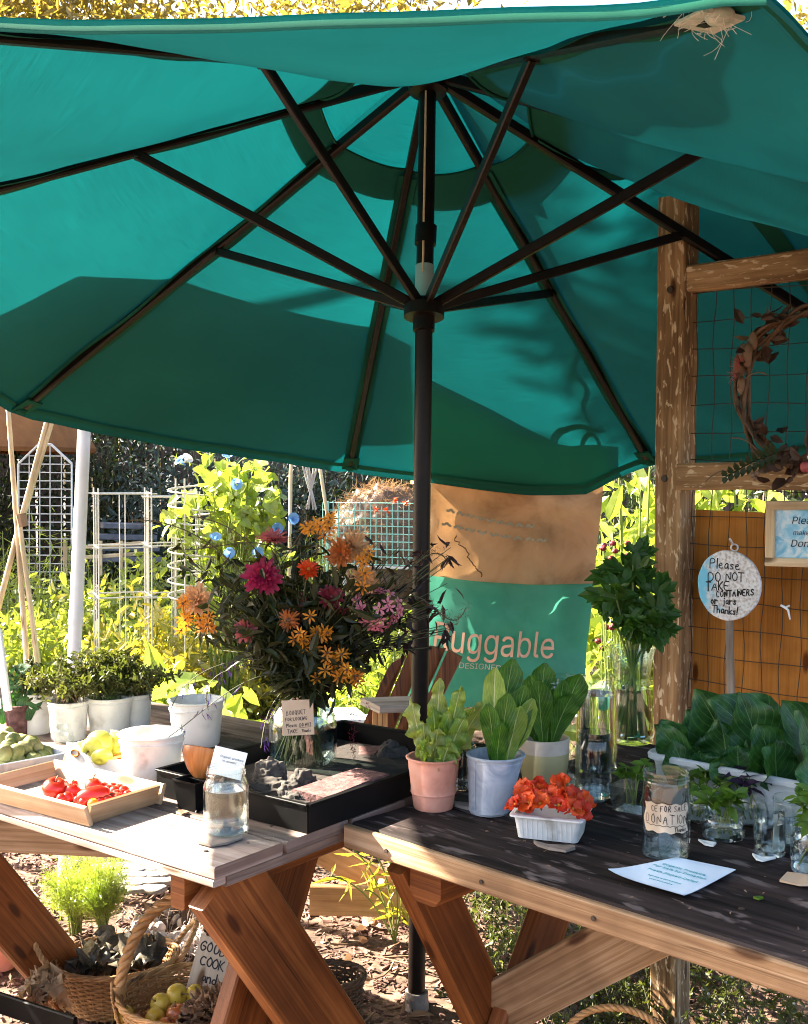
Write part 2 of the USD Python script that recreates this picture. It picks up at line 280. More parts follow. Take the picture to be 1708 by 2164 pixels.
plain('apple_red', [(.42, .05, .02), (.52, .26, .06)], 9, .3, coat=.2)
plain('faded_teal', [(.24, .21, .14), (.32, .27, .17)], 60, .9)
leafmat('dead_leaf', (.06, .035, .018), (.17, .105, .055), .15, isl=.5, tint=(1.1, 1, .8))
plain('faded_canvas', [(.22, .30, .24), (.5, .46, .40)], 60, .9)
plain('cobweb', [(.6, .58, .54), (.75, .73, .7)], 40, .9)
plain('old_orange', [(.16, .055, .014), (.24, .09, .02)], 6, .9)
plain('paper', [(.74, .74, .73), (.80, .80, .79)], 6, .6)
plain('blue_paper', [(.58, .68, .80), (.66, .75, .85)], 4, .45, coat=.25)
plain('kraft_tag', [(.45, .30, .19), (.54, .38, .25)], 12, .8)
plain('ink', [(.006, .006, .007), (.012, .01, .01)], 10, .5)
plain('soft_ink', [(.10, .12, .14), (.16, .18, .2)], 10, .6)
plain('teal_ink', [(.03, .30, .34), (.05, .34, .38)], 10, .6)
plain('peach_ink', [(.62, .32, .20), (.70, .40, .27)], 10, .7)
plain('stem_green', [(.10, .15, .03), (.18, .22, .05)], 20, .5)
plain('stem_dark', [(.04, .045, .015), (.09, .08, .03)], 20, .6)
plain('stem_brown', [(.14, .08, .04), (.26, .16, .09)], 20, .7)
leafmat('leaf_garden', (.17, .28, .04), (.42, .52, .14), .48, tint=(1.6, 1.6, .6))
leafmat('leaf_yellow', (.30, .36, .05), (.56, .54, .16), .42, tint=(1.8, 1.6, .4))
leafmat('leaf_vine', (.19, .31, .04), (.44, .54, .13), .45, tint=(1.6, 1.7, .6))
leafmat('leaf_dark', (.016, .035, .012), (.04, .07, .02), .2, tint=(1.5, 1.6, .6))
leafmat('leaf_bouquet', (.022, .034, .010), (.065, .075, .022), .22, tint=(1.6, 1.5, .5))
leafmat('leaf_burgundy', (.022, .012, .012), (.06, .03, .028), .2, tint=(1.6, .9, .8))
leafmat('leaf_blue', (.05, .085, .08), (.12, .17, .15), .2, tint=(1.2, 1.3, 1.0))
leafmat('leaf_herb', (.07, .10, .025), (.15, .17, .05), .3)
leafmat('leaf_silver', (.12, .13, .11), (.2, .21, .18), .2, tint=(1.2, 1.2, .9))
leafmat('leaf_basil', (.06, .16, .015), (.13, .27, .03), .35, tint=(1.4, 1.7, .5))
leafmat('leaf_celery', (.025, .10, .012), (.06, .17, .022), .3)
leafmat('leaf_purple', (.022, .010, .03), (.05, .02, .055), .12, tint=(1.6, .7, 1.3))
leafmat('leaf_dry', (.22, .14, .07), (.42, .30, .18), .2, tint=(1.1, 1.0, .8))
leafmat('leaf_tree', (.20, .20, .05), (.42, .34, .08), .45, tint=(1.6, 1.5, .7))
leafmat('leaf_wilt', (.46, .30, .12), (.66, .48, .26), .3, tint=(1.1, 1.1, .9))
leafmat('grass_green', (.16, .22, .02), (.3, .36, .05), .4)
# big salad leaves: pale midrib and veins from the leaf's own coordinates (u along, v across)
def veined(name, c0, c1, rib, ribw=.09, tr=.3, tint=(1.5, 1.6, .5), veins=9, edge=None):
    N = {'t': ('texture_coordinate', {}), 's': ('separate_xyz', {}), 'ab': ('math', {'math_type': 'absolute'}), 'w': ('math', {'math_type': 'multiply_add', 'value2': -ribw * .8, 'value3': ribw}),
         'lt': ('math', {'math_type': 'divide'}), 'cr': ('rgb_ramp', {'ramp': [(.35, (1, 1, 1)), (.8, (0, 0, 0))]}),
         'va': ('math', {'math_type': 'multiply_add', 'value2': -.42}), 'vm': ('math', {'math_type': 'multiply', 'value2': float(veins)}), 'fr': ('math', {'math_type': 'fraction'}), 'vr': ('rgb_ramp', {'ramp': [(0, (.55, .55, .55)), (.12, (0, 0, 0)), (1, (0, 0, 0))]}),
         'g': ('geometry', {}), 'n': ('noise_texture', {'scale': 45, 'detail': 4}), 'nb': ('noise_texture', {'scale': 70, 'detail': 3}), 'r': ('rgb_ramp', {'ramp': [(.35, c0), (.65, c1)]}), 'm1': ('mix', {'mix_type': 'mix', 'color2': rib}), 'm2': ('mix', {'mix_type': 'mix', 'color2': rib}),
         'p': ('principled_bsdf', {'roughness': .42, 'specular_ior_level': .4}), 'q': ('translucent_bsdf', {}), 'tm': ('mix', {'mix_type': 'multiply', 'fac': 1., 'color2': tint}), 'x': ('mix_closure', {'fac': tr}), 'b': ('bump', {'strength': .5, 'distance': .004})}
    mk(name, N, [('t.UV', 's.vector'), ('s.y', 'ab.value1'), ('s.x', 'w.value1'), ('ab.value', 'lt.value1'), ('w.value', 'lt.value2'), ('lt.value', 'cr.fac'), ('ab.value', 'va.value1'), ('s.x', 'va.value3'), ('va.value', 'vm.value1'), ('vm.value', 'fr.value1'), ('fr.value', 'vr.fac'),
                 ('g.position', 'n.vector'), ('g.position', 'nb.vector'), ('n.fac', 'r.fac'), ('r.color', 'm1.color1'), ('vr.color', 'm1.fac'), ('m1.color', 'm2.color1'), ('cr.color', 'm2.fac'), ('m2.color', 'p.base_color'), ('m2.color', 'tm.color1'), ('tm.color', 'q.color'),
                 ('nb.fac', 'b.height'), ('b.normal', 'p.normal'), ('p.BSDF', 'x.closure1'), ('q.BSDF', 'x.closure2')], 'x.closure')
veined('romaine', (.020, .085, .006), (.055, .155, .012), (.30, .40, .13), .09)
veined('romaine_pale', (.14, .24, .03), (.24, .33, .06), (.50, .55, .28), .2)
veined('lettuce', (.18, .24, .05), (.30, .34, .10), (.52, .54, .32), .16, tr=.35)
veined('collard', (.011, .052, .011), (.032, .105, .020), (.15, .27, .10), .05, tr=.2)
veined('grey_leaf', (.055, .046, .03), (.13, .11, .075), (.24, .22, .17), .06, tr=.1, tint=(1, 1, .9))
for nm, c in dict(petal_crimson=((.26, .006, .03), (.38, .012, .05)), petal_pink=((.80, .20, .27), (.86, .36, .40)), petal_orange=((.70, .26, .012), (.80, .36, .02)), petal_peach=((.66, .33, .12), (.76, .46, .2)),
                  petal_scarlet=((.68, .075, .006), (.80, .15, .012)), petal_scarlet_deep=((.55, .04, .005), (.70, .085, .008)), petal_rose=((.50, .10, .10), (.62, .2, .16)), petal_purple=((.07, .02, .16), (.13, .04, .26)), petal_blue=((.12, .28, .72), (.22, .38, .8)),
                  petal_wine=((.14, .006, .012), (.22, .015, .02)), petal_rust=((.42, .12, .02), (.55, .2, .04)), petal_brown=((.12, .06, .03), (.22, .12, .07)), petal_white=((.7, .66, .6), (.78, .74, .7))).items():
    plain(nm, [c[0], c[1]], 30, .5, island=.15, transl=((1.1, 1.1, 1.1), .3))
glass('clear_glass', (.95, .975, .965)); glass('thick_glass', (.86, .92, .89)); glass('jug_glass', (.80, .86, .84), .01, .12, 1.1); glass('clear_plastic', (.9, .92, .92), .08, .06)
mk('water', {'g': ('glass_bsdf', {'color': (.97, .99, .99), 'roughness': 0., 'IOR': 1.33})}, [], 'g.BSDF')
mk('frosted_bin', {'p': ('principled_bsdf', {'base_color': (.70, .74, .78), 'roughness': .35, 'specular_ior_level': .4}), 'q': ('translucent_bsdf', {'color': (.7, .74, .77)}), 't': ('transparent_bsdf', {'color': (.85, .88, .9)}), 'x': ('mix_closure', {'fac': .4}), 'y': ('mix_closure', {'fac': .22})},
   [('p.BSDF', 'x.closure1'), ('q.BSDF', 'x.closure2'), ('x.closure', 'y.closure1'), ('t.BSDF', 'y.closure2')], 'y.closure')
# the hanging bag: canvas with dirt stains
plain('bag_tan', [(.20, .115, .055), (.43, .285, .155), (.52, .36, .21)], 4.5, .9, .15, 220, detail=8, dist=.6, transl=((1.15, .95, .7), .2))
plain('bag_liner', [(.46, .32, .19), (.56, .42, .27)], 5, .9, transl=((1.2, 1.1, .95), .62))
plain('bag_teal', [(.06, .25, .19), (.10, .33, .26)], 5, .85, .15, 220, transl=((.9, 1.1, 1.0), .3))
# ground and mulch
plain('soil', [(.035, .02, .012), (.10, .058, .036), (.20, .125, .085)], 14, .95, .8, 70, detail=8)
plain('chips', [(.10, .05, .026), (.26, .15, .09), (.50, .35, .25)], 30, .85, .1, island=.45)
plain('garlic', [(.52, .42, .36), (.66, .57, .5)], 30, .6, island=.2)
# ------------------------------------------------------------------ ground
def ground_z(x, y):
    x, y = np.asarray(x, float), np.asarray(y, float)
    s = np.clip((x - .32) / .35, 0, 1); s = s * s * (3 - 2 * s); k = np.clip((y - 1.2) / .6, 0, 1) * np.clip((4.4 - y) / .8, 0, 1)
    P = np.stack([x * 2.3, y * 2.3, x * 0], -1)
    return -.30 * s * k + (meshkit.fbm(P, 4, 5) - .5) * .05 * np.clip((np.hypot(x, y) - .5), 0, 1)
gx = np.unique(np.r_[np.linspace(-60, -6, 28), np.linspace(-6, 6, 161), np.linspace(6, 60, 28)]); gy = np.unique(np.r_[np.linspace(-30, -1, 16), np.linspace(-1, 9, 161), np.linspace(9, 90, 40)])
GX, GY = np.meshgrid(gx, gy); GZ = ground_z(GX, GY); nxg = len(gx)
idx = (np.arange(len(gy) - 1)[:, None] * nxg + np.arange(nxg - 1)[None]).ravel()
single('ground', None, None, (np.stack([GX.ravel(), GY.ravel(), GZ.ravel()], -1), np.stack([idx, idx + 1, idx + nxg + 1, idx + nxg], -1)), 'soil', smooth=True, kind='structure')
def scatter_chips(n, xr, yr, Lr, seed, dens=None):
    rg = R(seed); x, y = rg.uniform(*xr, n), rg.uniform(*yr, n); z = ground_z(x, y) + rg.uniform(.001, .012, n)
    yaw, L = rg.uniform(0, 6.28, n), rg.uniform(*Lr, n); W = L * rg.uniform(.18, .55, n); H = L * rg.uniform(.06, .2, n); pit = rg.normal(0, .25, n); rol = rg.normal(0, .3, n)
    T = np.array([[-1, -1, -1], [1, -.7, -1], [1, .8, -1], [-1, 1, -1], [-.9, -.8, 1], [.9, -.6, 1], [.8, .7, 1], [-1, .8, 1]], float) / 2
    Fc = np.array([[4, 5, 6], [4, 6, 7], [0, 1, 5], [0, 5, 4], [1, 2, 6], [1, 6, 5], [2, 3, 7], [2, 7, 6], [3, 0, 4], [3, 4, 7]])
    V = T[None] * np.stack([L, W, H], -1)[:, None]
    c, s = np.cos(pit)[:, None], np.sin(pit)[:, None]; X, Z = V[..., 0] * c - V[..., 2] * s, V[..., 0] * s + V[..., 2] * c
    c, s = np.cos(rol)[:, None], np.sin(rol)[:, None]; Yv, Z = V[..., 1] * c - Z * s, V[..., 1] * s + Z * c
    c, s = np.cos(yaw)[:, None], np.sin(yaw)[:, None]; X, Yv = X * c - Yv * s, X * s + Yv * c
    V = np.stack([X + x[:, None], Yv + y[:, None], Z + z[:, None]], -1)
    return V.reshape(-1, 3), (Fc[None] + (np.arange(n) * 8)[:, None, None]).reshape(-1, 3)
mulch = MB(); mulch.add(scatter_chips(17000, (-1.6, 1.3), (2.5, 5.0), (.006, .032), 1)); mulch.add(scatter_chips(5000, (-3, 1.5), (4.5, 7), (.02, .06), 2))
single('wood_chip_mulch', 'pale wood chip mulch strewn over the soil under and behind the tables', 'mulch', mulch, 'chips', kind='stuff')
rg = R(5); n = 170
mb = MB()
for i in range(90):
    x, y = rg.uniform(-1.5, .9), rg.uniform(2.75, 4.6); L = rg.uniform(.06, .28); a = rg.uniform(0, 6.28); z = float(ground_z(x, y)) + .012
    p = A3(x, y, z); q = p + A3(math.cos(a), math.sin(a), rg.normal(0, .06)) * L
    mb.add(tube(bez(p, (p + q) / 2 + rg.normal(0, .02, 3), q + A3(0, 0, .01), 5), [.003, .003, .0025, .002, .0015], 5))
single('dry_twigs', 'thin dry twigs and straw lying on the mulch', 'twigs', mb, 'stem_brown', smooth=True, kind='stuff')
x, y = rg.uniform(-1.5, 1., 260), rg.uniform(2.7, 4.6, 260)
single('fallen_leaves', 'curled dry brown leaves fallen on the mulch', 'leaf litter', leaves(np.stack([x, y, ground_z(x, y) + .02], -1), rdir(rg, 260, 0) * [1, 1, .3], rdir(rg, 260, .8), rg.uniform(.03, .08, 260), rg.uniform(.03, .06, 260)), 'leaf_dry', kind='stuff')

# ------------------------------------------------------------------ green umbrella
HUB, RUN = A3(.061, 3.101, 2.456), A3(.050, 2.964, 1.808)
TIP = np.array([[1.555, 3.26, 1.591], [.897, 4.218, 1.44], [-.209, 4.438, 1.417], [-1.254, 3.773, 1.597], [-1.461, 2.621, 1.889], [-.728, 1.669, 2.03], [.403, 1.494, 1.982], [1.348, 2.128, 1.779]])
SA = [.464, .479, .479, .467, .475, .454, .535, .476]
FTIP = TIP.copy(); FTIP[6] = HUB + 1.055 * (TIP[6] - HUB)      # the cloth's own corners
AX = nrm(np.cross(TIP[0] - TIP[4], TIP[2] - TIP[6])); AX = AX if AX[2] > 0 else -AX
um = thing('patio_umbrella', 'large tilted green canvas umbrella on a dark pole, spread over both produce tables', 'umbrella', (.036, 2.945, 0))
#        sag in mid panel, sag of the hem
SAG = [(.06, .05), (.05, .085), (.035, .02), (.035, .01), (.05, .03), (.075, .02), (.075, .06), (.05, .04)]
def canopy_pt(k, r, t, lift=.018):
    A, B = FTIP[k], FTIP[(k + 1) % 8]; s0, s1 = SAG[k]; q = 4 * t * (1 - t)
    P = HUB + r * ((1 - t) * A + t * B - HUB)
    qh = q if k != 1 else min(1, t / .2) ** 1.3 * min(1, (1 - t) / .6) ** .8 * 1.1
    P = P + AX * lift - A3(0, 0, 1) * (s0 * math.sin(math.pi * min(r, 1)) * q ** .8 + s1 * r ** 3 * qh)
    w = meshkit.fbm(np.array([P * 3.1]), 2, 4)[0] - .5
    P = P + AX * w * .035 * q * min(1, r * 2)
    ph = math.sin(r * 21 + k) * math.exp(-((min(t, 1 - t)) / .07) ** 2) * .008; P = P + AX * ph * (q > 0)
    e_ = A3(.70, -.62); q_ = P[:2] - [.79, 3.27]; s_ = np.clip(q_ @ e_, 0, .9); d2 = ((q_ - e_ * s_) ** 2).sum()       # pushed up where it lies over the post and its rail
    return P + A3(0, 0, 1) * (.21 - .02 * s_) * math.exp(-d2 / .04) * (1 if k in (0, 7) else 0)
def panel(k, r0, r1, nr, nt, lift, flare=0):
    V, U = [], []
    for i in range(nr):
        r = r0 + (r1 - r0) * i / (nr - 1)
        for j in range(nt):
            t = j / (nt - 1); V.append(canopy_pt(k, r, t, lift + flare * (i / (nr - 1)) ** 2)); U.append((r * 1.55, (t - .5) * r * 1.2 + k * 3))
    Fc = [[i * nt + j, i * nt + j + 1, (i + 1) * nt + j + 1, (i + 1) * nt + j] for i in range(nr - 1) for j in range(nt - 1)]
    return np.array(V), np.array(Fc), np.array(U)[:, ::-1]
for k in range(8):
    c = put(um, 'canopy_panel', panel(k, .19, 1.012, 36, 25, .018), 'green_canvas', True)
    hem = MB()
    for off in (0, .006):
        V, U = [], []
        for j in range(25):
            t = j / 24
            for i, dr in enumerate((.996, 1.014, 1.016)):
                V.append(canopy_pt(k, dr, t, .018 - .003 - off * .3) - A3(0, 0, .004 + (.012 if i == 2 else 0))); U.append((t, i))
    hem.add((np.array(V), np.array([[j * 3 + i, j * 3 + i + 1, j * 3 + i + 4, j * 3 + i + 3] for j in range(24) for i in range(2)]), np.array(U)))
    put(c, 'hem', hem, 'green_canvas', True)
    seam = tube([canopy_pt(k, .19, t, .012) for t in np.linspace(0, 1, 13)], .004, 5); put(c, 'seam', seam, 'green_canvas', True)
    put(um, 'vent_cap', panel(k, .0, .265, 12, 13, .045, -.012), 'green_canvas', True)
for k in range(8):
    d = nrm(TIP[k] - HUB); s = np.cross(d, AX)
    b = put(um, 'rib', beam(HUB + d * .05, TIP[k] + d * -.02, .021, .030, s, .004), 'bronze_metal')
    a = HUB + SA[k] * (TIP[k] - HUB)
    put(b, 'joint', tube([a - s * .016 - AX * .012, a + s * .016 - AX * .012], .010, 10), 'bronze_metal', 40)
    dd = nrm(a - RUN)
    put(um, 'strut', beam(RUN + dd * .035, a - AX * .012, .017, .025, np.cross(dd, A3(0, 0, 1)), .003), 'bronze_metal')
    V = []
    for r in np.linspace(.2, .99, 30):
        w_ = .028 / (1.15 * r); V += [canopy_pt(k, r, w_, .009), canopy_pt(k, r, w_ * .4, .006), canopy_pt((k + 7) % 8, r, 1 - w_ * .4, .006), canopy_pt((k + 7) % 8, r, 1 - w_, .009)]
    put(um, 'rib_sleeve', MB().add((np.array(V), np.array([[i * 4 + j, i * 4 + j + 1, i * 4 + j + 5, i * 4 + j + 4] for i in range(29) for j in range(3)]), np.array([(j * .02, i * .04) for i in range(30) for j in range(4)]))), 'green_canvas', True)
    # canvas pocket that holds the rib's end
    e = TIP[k]; pk = MB()
    pk.add(beam(e - d * .075 - AX * .016, e + d * .012 - AX * .004, .06, .006, s, .002)); pk.add(ball(e + d * .0 - AX * .006, .016, 2, (1.2, 1.2, .8)))
    put(um, 'rib_pocket', pk, 'faded_canvas' if k == 6 else 'green_canvas', 50, label='sun-faded frayed rib pocket with cobwebs' if k == 6 else None)
    if k == 6:
        r_ = R(66); cw = MB()
        for i in range(70):
            p0 = e + d * r_.uniform(-.09, .02) + s * r_.normal(0, .018) - AX * .010; p1 = p0 + r_.normal(0, .018, 3); cw.add(tube(bez(p0, (p0 + p1) / 2 + r_.normal(0, .010, 3), p1, 7), .0003, 3))
        put(um, 'cobweb', cw, 'cobweb', kind='stuff')
PB = A3(.036, 2.945, 0); PT = HUB + AX * -.02; pd = nrm(RUN - PB)
put(um, 'pole', tube([PB - pd * .03, PB + pd * .5, PB + pd * 1.2, RUN, RUN + (HUB - RUN) * .5, PT], .0225, 24), 'bronze_metal', 50)
put(um, 'pole_collar', tube([RUN + (HUB - RUN) * .27, RUN + (HUB - RUN) * .27 + AX * .05], .028, 24), 'bronze_metal', 40)
ra = nrm(HUB - RUN)
put(um, 'runner', MB().add(tube([RUN - ra * .055, RUN - ra * .02, RUN - ra * .019, RUN + ra * .012, RUN + ra * .013, RUN + ra * .03], [.028, .028, .052, .052, .03, .028], 24)), 'bronze_metal', 40)
put(um, 'runner_sleeve', tube([RUN + ra * .03, RUN + ra * .12], .0245, 20), 'aluminium', 40)
put(um, 'hub', tube([HUB - ra * .06, HUB - ra * .055, HUB - ra * .015, HUB + ra * .03], [.03, .05, .058, .02], 24), 'bronze_metal', 40)
sd = nrm(np.cross(ra, A3(1, 0, 0))); side = A3(0, -1, 0) * .027 + A3(-.006, 0, 0)
cord = [HUB - ra * .06 + side * .9 + (RUN + ra * .1 - HUB + ra * .06) * t for t in np.linspace(0, 1, 12)]
put(um, 'pull_cord', tube(cord, .003, 6), 'rope', True)
put(um, 'base_collar', tube([PB, PB + pd * .045], [.033, .03], 20), 'pale_stone', 40)

# ------------------------------------------------------------------ tall white-poled umbrella behind it (its canopy shades the green one)
wb = on(135, 1880, 0); wt = at(178, 905, 4.02)
wd = nrm(wt - wb); WT = wb + wd * (2.62 / wd[2])
WT = wb + wd * (2.27 / wd[2])
wu = thing('shade_canopy', 'leaning white pole behind the left table whose canopy rises behind the green umbrella', 'canopy', wb)
put(wu, 'pole', tube([wb - wd * .02, wb + wd * 1.4, WT], .023, 20), 'white_paint', 40)
put(wu, 'pole_joint', tube([wb + wd * .88, wb + wd * .93], .0262, 20), 'white_paint', 40)
SC = [A3(-1.324, 3.43, 2.25), A3(-.563, 4.151, 2.25), A3(-.971, 4.734, 2.25), A3(-2.125, 5.287, 2.27), A3(-2.84, 3.80, 2.27)]; cc = sum(SC) / 5 + A3(0, 0, .05); V, Fc = [cc], []
for i in range(5):
    for j in range(6): V.append(SC[i] + (SC[(i + 1) % 5] - SC[i]) * j / 6)
V = np.array(V); V = np.vstack([V, (V[1:] + cc) / 2 + A3(0, 0, .015)])
for j in range(30): a_, b_ = 1 + j, 1 + (j + 1) % 30; Fc += [[a_, b_, b_ + 30], [a_, b_ + 30, a_ + 30], [a_ + 30, b_ + 30, 0]]
put(wu, 'cloth', (V, np.array(Fc)), 'white_canvas', True)
for i in range(5): put(wu, 'frame_bar', tube([SC[i] - A3(0, 0, .015), SC[(i + 1) % 5] - A3(0, 0, .015)], .012, 8), 'white_paint', 40)
q = SC[3] * .5 + SC[4] * .5; put(wu, 'pole', tube([A3(q[0], q[1], 0), q], .02, 12), 'white_paint', 40); put(wu, 'frame_bar', tube([WT, SC[1] - A3(0, 0, .02)], .012, 8), 'white_paint', 40); put(wu, 'frame_bar', tube([WT, SC[0] - A3(0, 0, .02)], .012, 8), 'white_paint', 40)
# wooden post frame left of the table, outside the picture; its rail shades the table's right end
lf = thing('post_frame', 'wooden post frame standing left of the tables, outside the picture', 'post frame', A3(-1.25, 2.08, 0))
for p_ in (A3(-1.245, 2.08, 0), A3(-1.385, 3.45, 0)): put(lf, 'post', beam(p_, p_ + A3(0, 0, 1.56), .08, .08, A3(1, 0, 0), .005), 'post_wood')
put(lf, 'rail', beam(A3(-1.245, 2.125, 1.5), A3(-1.385, 3.405, 1.5), .085, .045, A3(0, 0, 1), .005), 'post_wood')

# ------------------------------------------------------------------ left table
OL, la, lb = A3(-.310, 1.855, 0), A3(-.795, .606, 0), A3(.606, .795, 0)
LT = lambda s, t, z=.745: OL + la * s + lb * t + A3(0, 0, z)
Z3 = A3(0, 0, 1); LLEN, LDEP = 1.75, .86
lt = thing('wooden_table', 'left wooden trestle table, sunlit along its edge, holding tomatoes, buckets and the bouquet', 'table', LT(.8, .4, 0))
ws = [.168, .172, .170, .174, .164]; p = 0
for i, w in enumerate(ws):
    put(lt, 'plank', beam(LT(-.004 * (i % 3), p + w / 2, .734 + .0008 * (i % 2)), LT(LLEN, p + w / 2, .734), w - .006, .022, lb, .003, seed=40 + i), 'sunbleached' if i < 1 else 'worn_wood')
    p += w
put(lt, 'edge_board', beam(LT(.002, .016, .7165), LT(LLEN, .016, .7165), .028, .0125, lb, .002), 'sunbleached')
put(lt, 'end_board', beam(LT(.02, .036, .7115), LT(.02, .84, .7115), .03, .020, la, .003), 'worn_wood')
for s0 in (.06, 1.13):
    put(lt, 'leg', beam(LT(s0, .072, .70), LT(s0, .60, -.02), .14, .038, np.cross(la, lb * .57 + Z3 * -.72), .004, seed=int(s0 * 100)), 'red_wood')
    put(lt, 'leg', beam(LT(s0 + .14, .44, .71), LT(s0 + .14, .10, -.02), .14, .038, np.cross(la, lb * -.34 + Z3 * -.72), .004, seed=3 + int(s0 * 100)), 'red_wood')
    put(lt, 'cleat', beam(LT(s0 + .06, .03, .68), LT(s0 + .06, .8, .68), .035, .08, la, .004), 'red_wood')
P = LT(.09, .43, .33)
put(lt, 'bolt', MB().add(tube([LT(.04, .40, .22), LT(.028, .40, .22)], .012, 12)).add(tube([LT(1.108, .16, .56), LT(1.098, .16, .56)], .013, 12)), 'bronze_metal', 40)
put(lt, 'stretcher', beam(LT(1.13 - .05, .02, .60), LT(.42, .40, .60), .075, .032, Z3, .004), 'edge_wood')
put(lt, 'brace', beam(LT(.52, .32, .66), LT(.13, .33, .40), .085, .036, np.cross(lb, la), .004), 'edge_wood')

# ------------------------------------------------------------------ right table
OR, ra_, rb_ = A3(-.098, 2.10, 0), A3(.718, -.696, 0), A3(.696, .718, 0)
RT = lambda s, t, z=.745: OR + ra_ * s + rb_ * t + A3(0, 0, z)
rt = thing('wooden_table', 'right wooden trestle table with dark weathered top, holding greens, jars and the donation jar', 'table', RT(.8, .4, 0))
p = 0
for i, w in enumerate([.205, .19, .195, .19, .16]):
    put(rt, 'plank', beam(RT(.010 * (i % 2), p + w / 2, .7275 - .0012 * (i % 2)), RT(1.7, p + w / 2, .7275 + .0006 * (i % 3)), w - .0065, .035, rb_, .006 if i else .005, seed=60 + i), 'weathered_grey'); p += w
put(rt, 'edge_board', beam(RT(-.001, -.007, .7235), RT(1.7, -.007, .7235), .014, .042, rb_, .004, seed=7), 'edge_wood')
for s0 in (.10, 1.35):
    put(rt, 'leg', beam(RT(s0, .058, .70), RT(s0, .56, -.16), .105, .04, np.cross(ra_, rb_ * .5 + Z3 * -.8), .005, seed=70 + int(s0 * 10)), 'red_wood')
    put(rt, 'leg', beam(RT(s0 + .041, .56, .705), RT(s0 + .041, .03, -.10), .105, .04, np.cross(ra_, rb_ * -.5 + Z3 * -.8), .005, seed=80 + int(s0 * 10)), 'red_wood')
    put(rt, 'cleat', beam(RT(s0 + .062, .03, .668), RT(s0 + .062, .86, .668), .075, .08, ra_, .02), 'red_wood')
put(rt, 'brace', beam(RT(.60, .30, .70), RT(.125, .285, .345), .105, .038, np.cross(rb_, ra_), .005, seed=5), 'edge_wood')
for q in ((.11, .04), (.33, .05), (.55, .05)): put(rt, 'nail', tube([RT(q[0], -.0145, .722), RT(q[0], -.017, .722)], .004, 8), 'rust_wire', 40)

rg = R(88)
for nm, T_, lab in (('left', LT, 'dry petals, crumbs and soil specks on the left table top'), ('right', RT, 'leaf crumbs and soil specks on the right table top')):
    n = 130; s_, t_ = rg.uniform(.02, 1.1, n), rg.uniform(.02, .8, n); p_ = np.array([T_(a, b, .7475) for a, b in zip(s_, t_)]); l = rg.uniform(.003, .010, n); single('table_crumbs', lab, 'crumbs', leaves(p_, rdir(rg, n) * [1, 1, .15], rdir(rg, n, 2), l, l * .6), 'leaf_dry', kind='stuff')
for s_, t_ in ((.14, .18), (.14, .33), (.72, .12), (.72, .3)): put(rt, 'screw', tube([RT(s_, t_, .7445), RT(s_, t_, .7462)], .0045, 10), 'rust_wire', 40)
for s_, t_ in ((.07, .05), (.07, .12), (.08, .22), (.08, .3)): put(lt, 'screw', tube([LT(s_, t_, .7445), LT(s_, t_, .7468)], .004, 10), 'rust_wire', 40)
for q in ((.085, .18, .50), (.092, .40, .22)): put(rt, 'bolt', tube([RT(.10 - .02, q[1], q[2] + .0), RT(.10 - .0275, q[1], q[2])], .011, 12), 'rust_wire', 40)
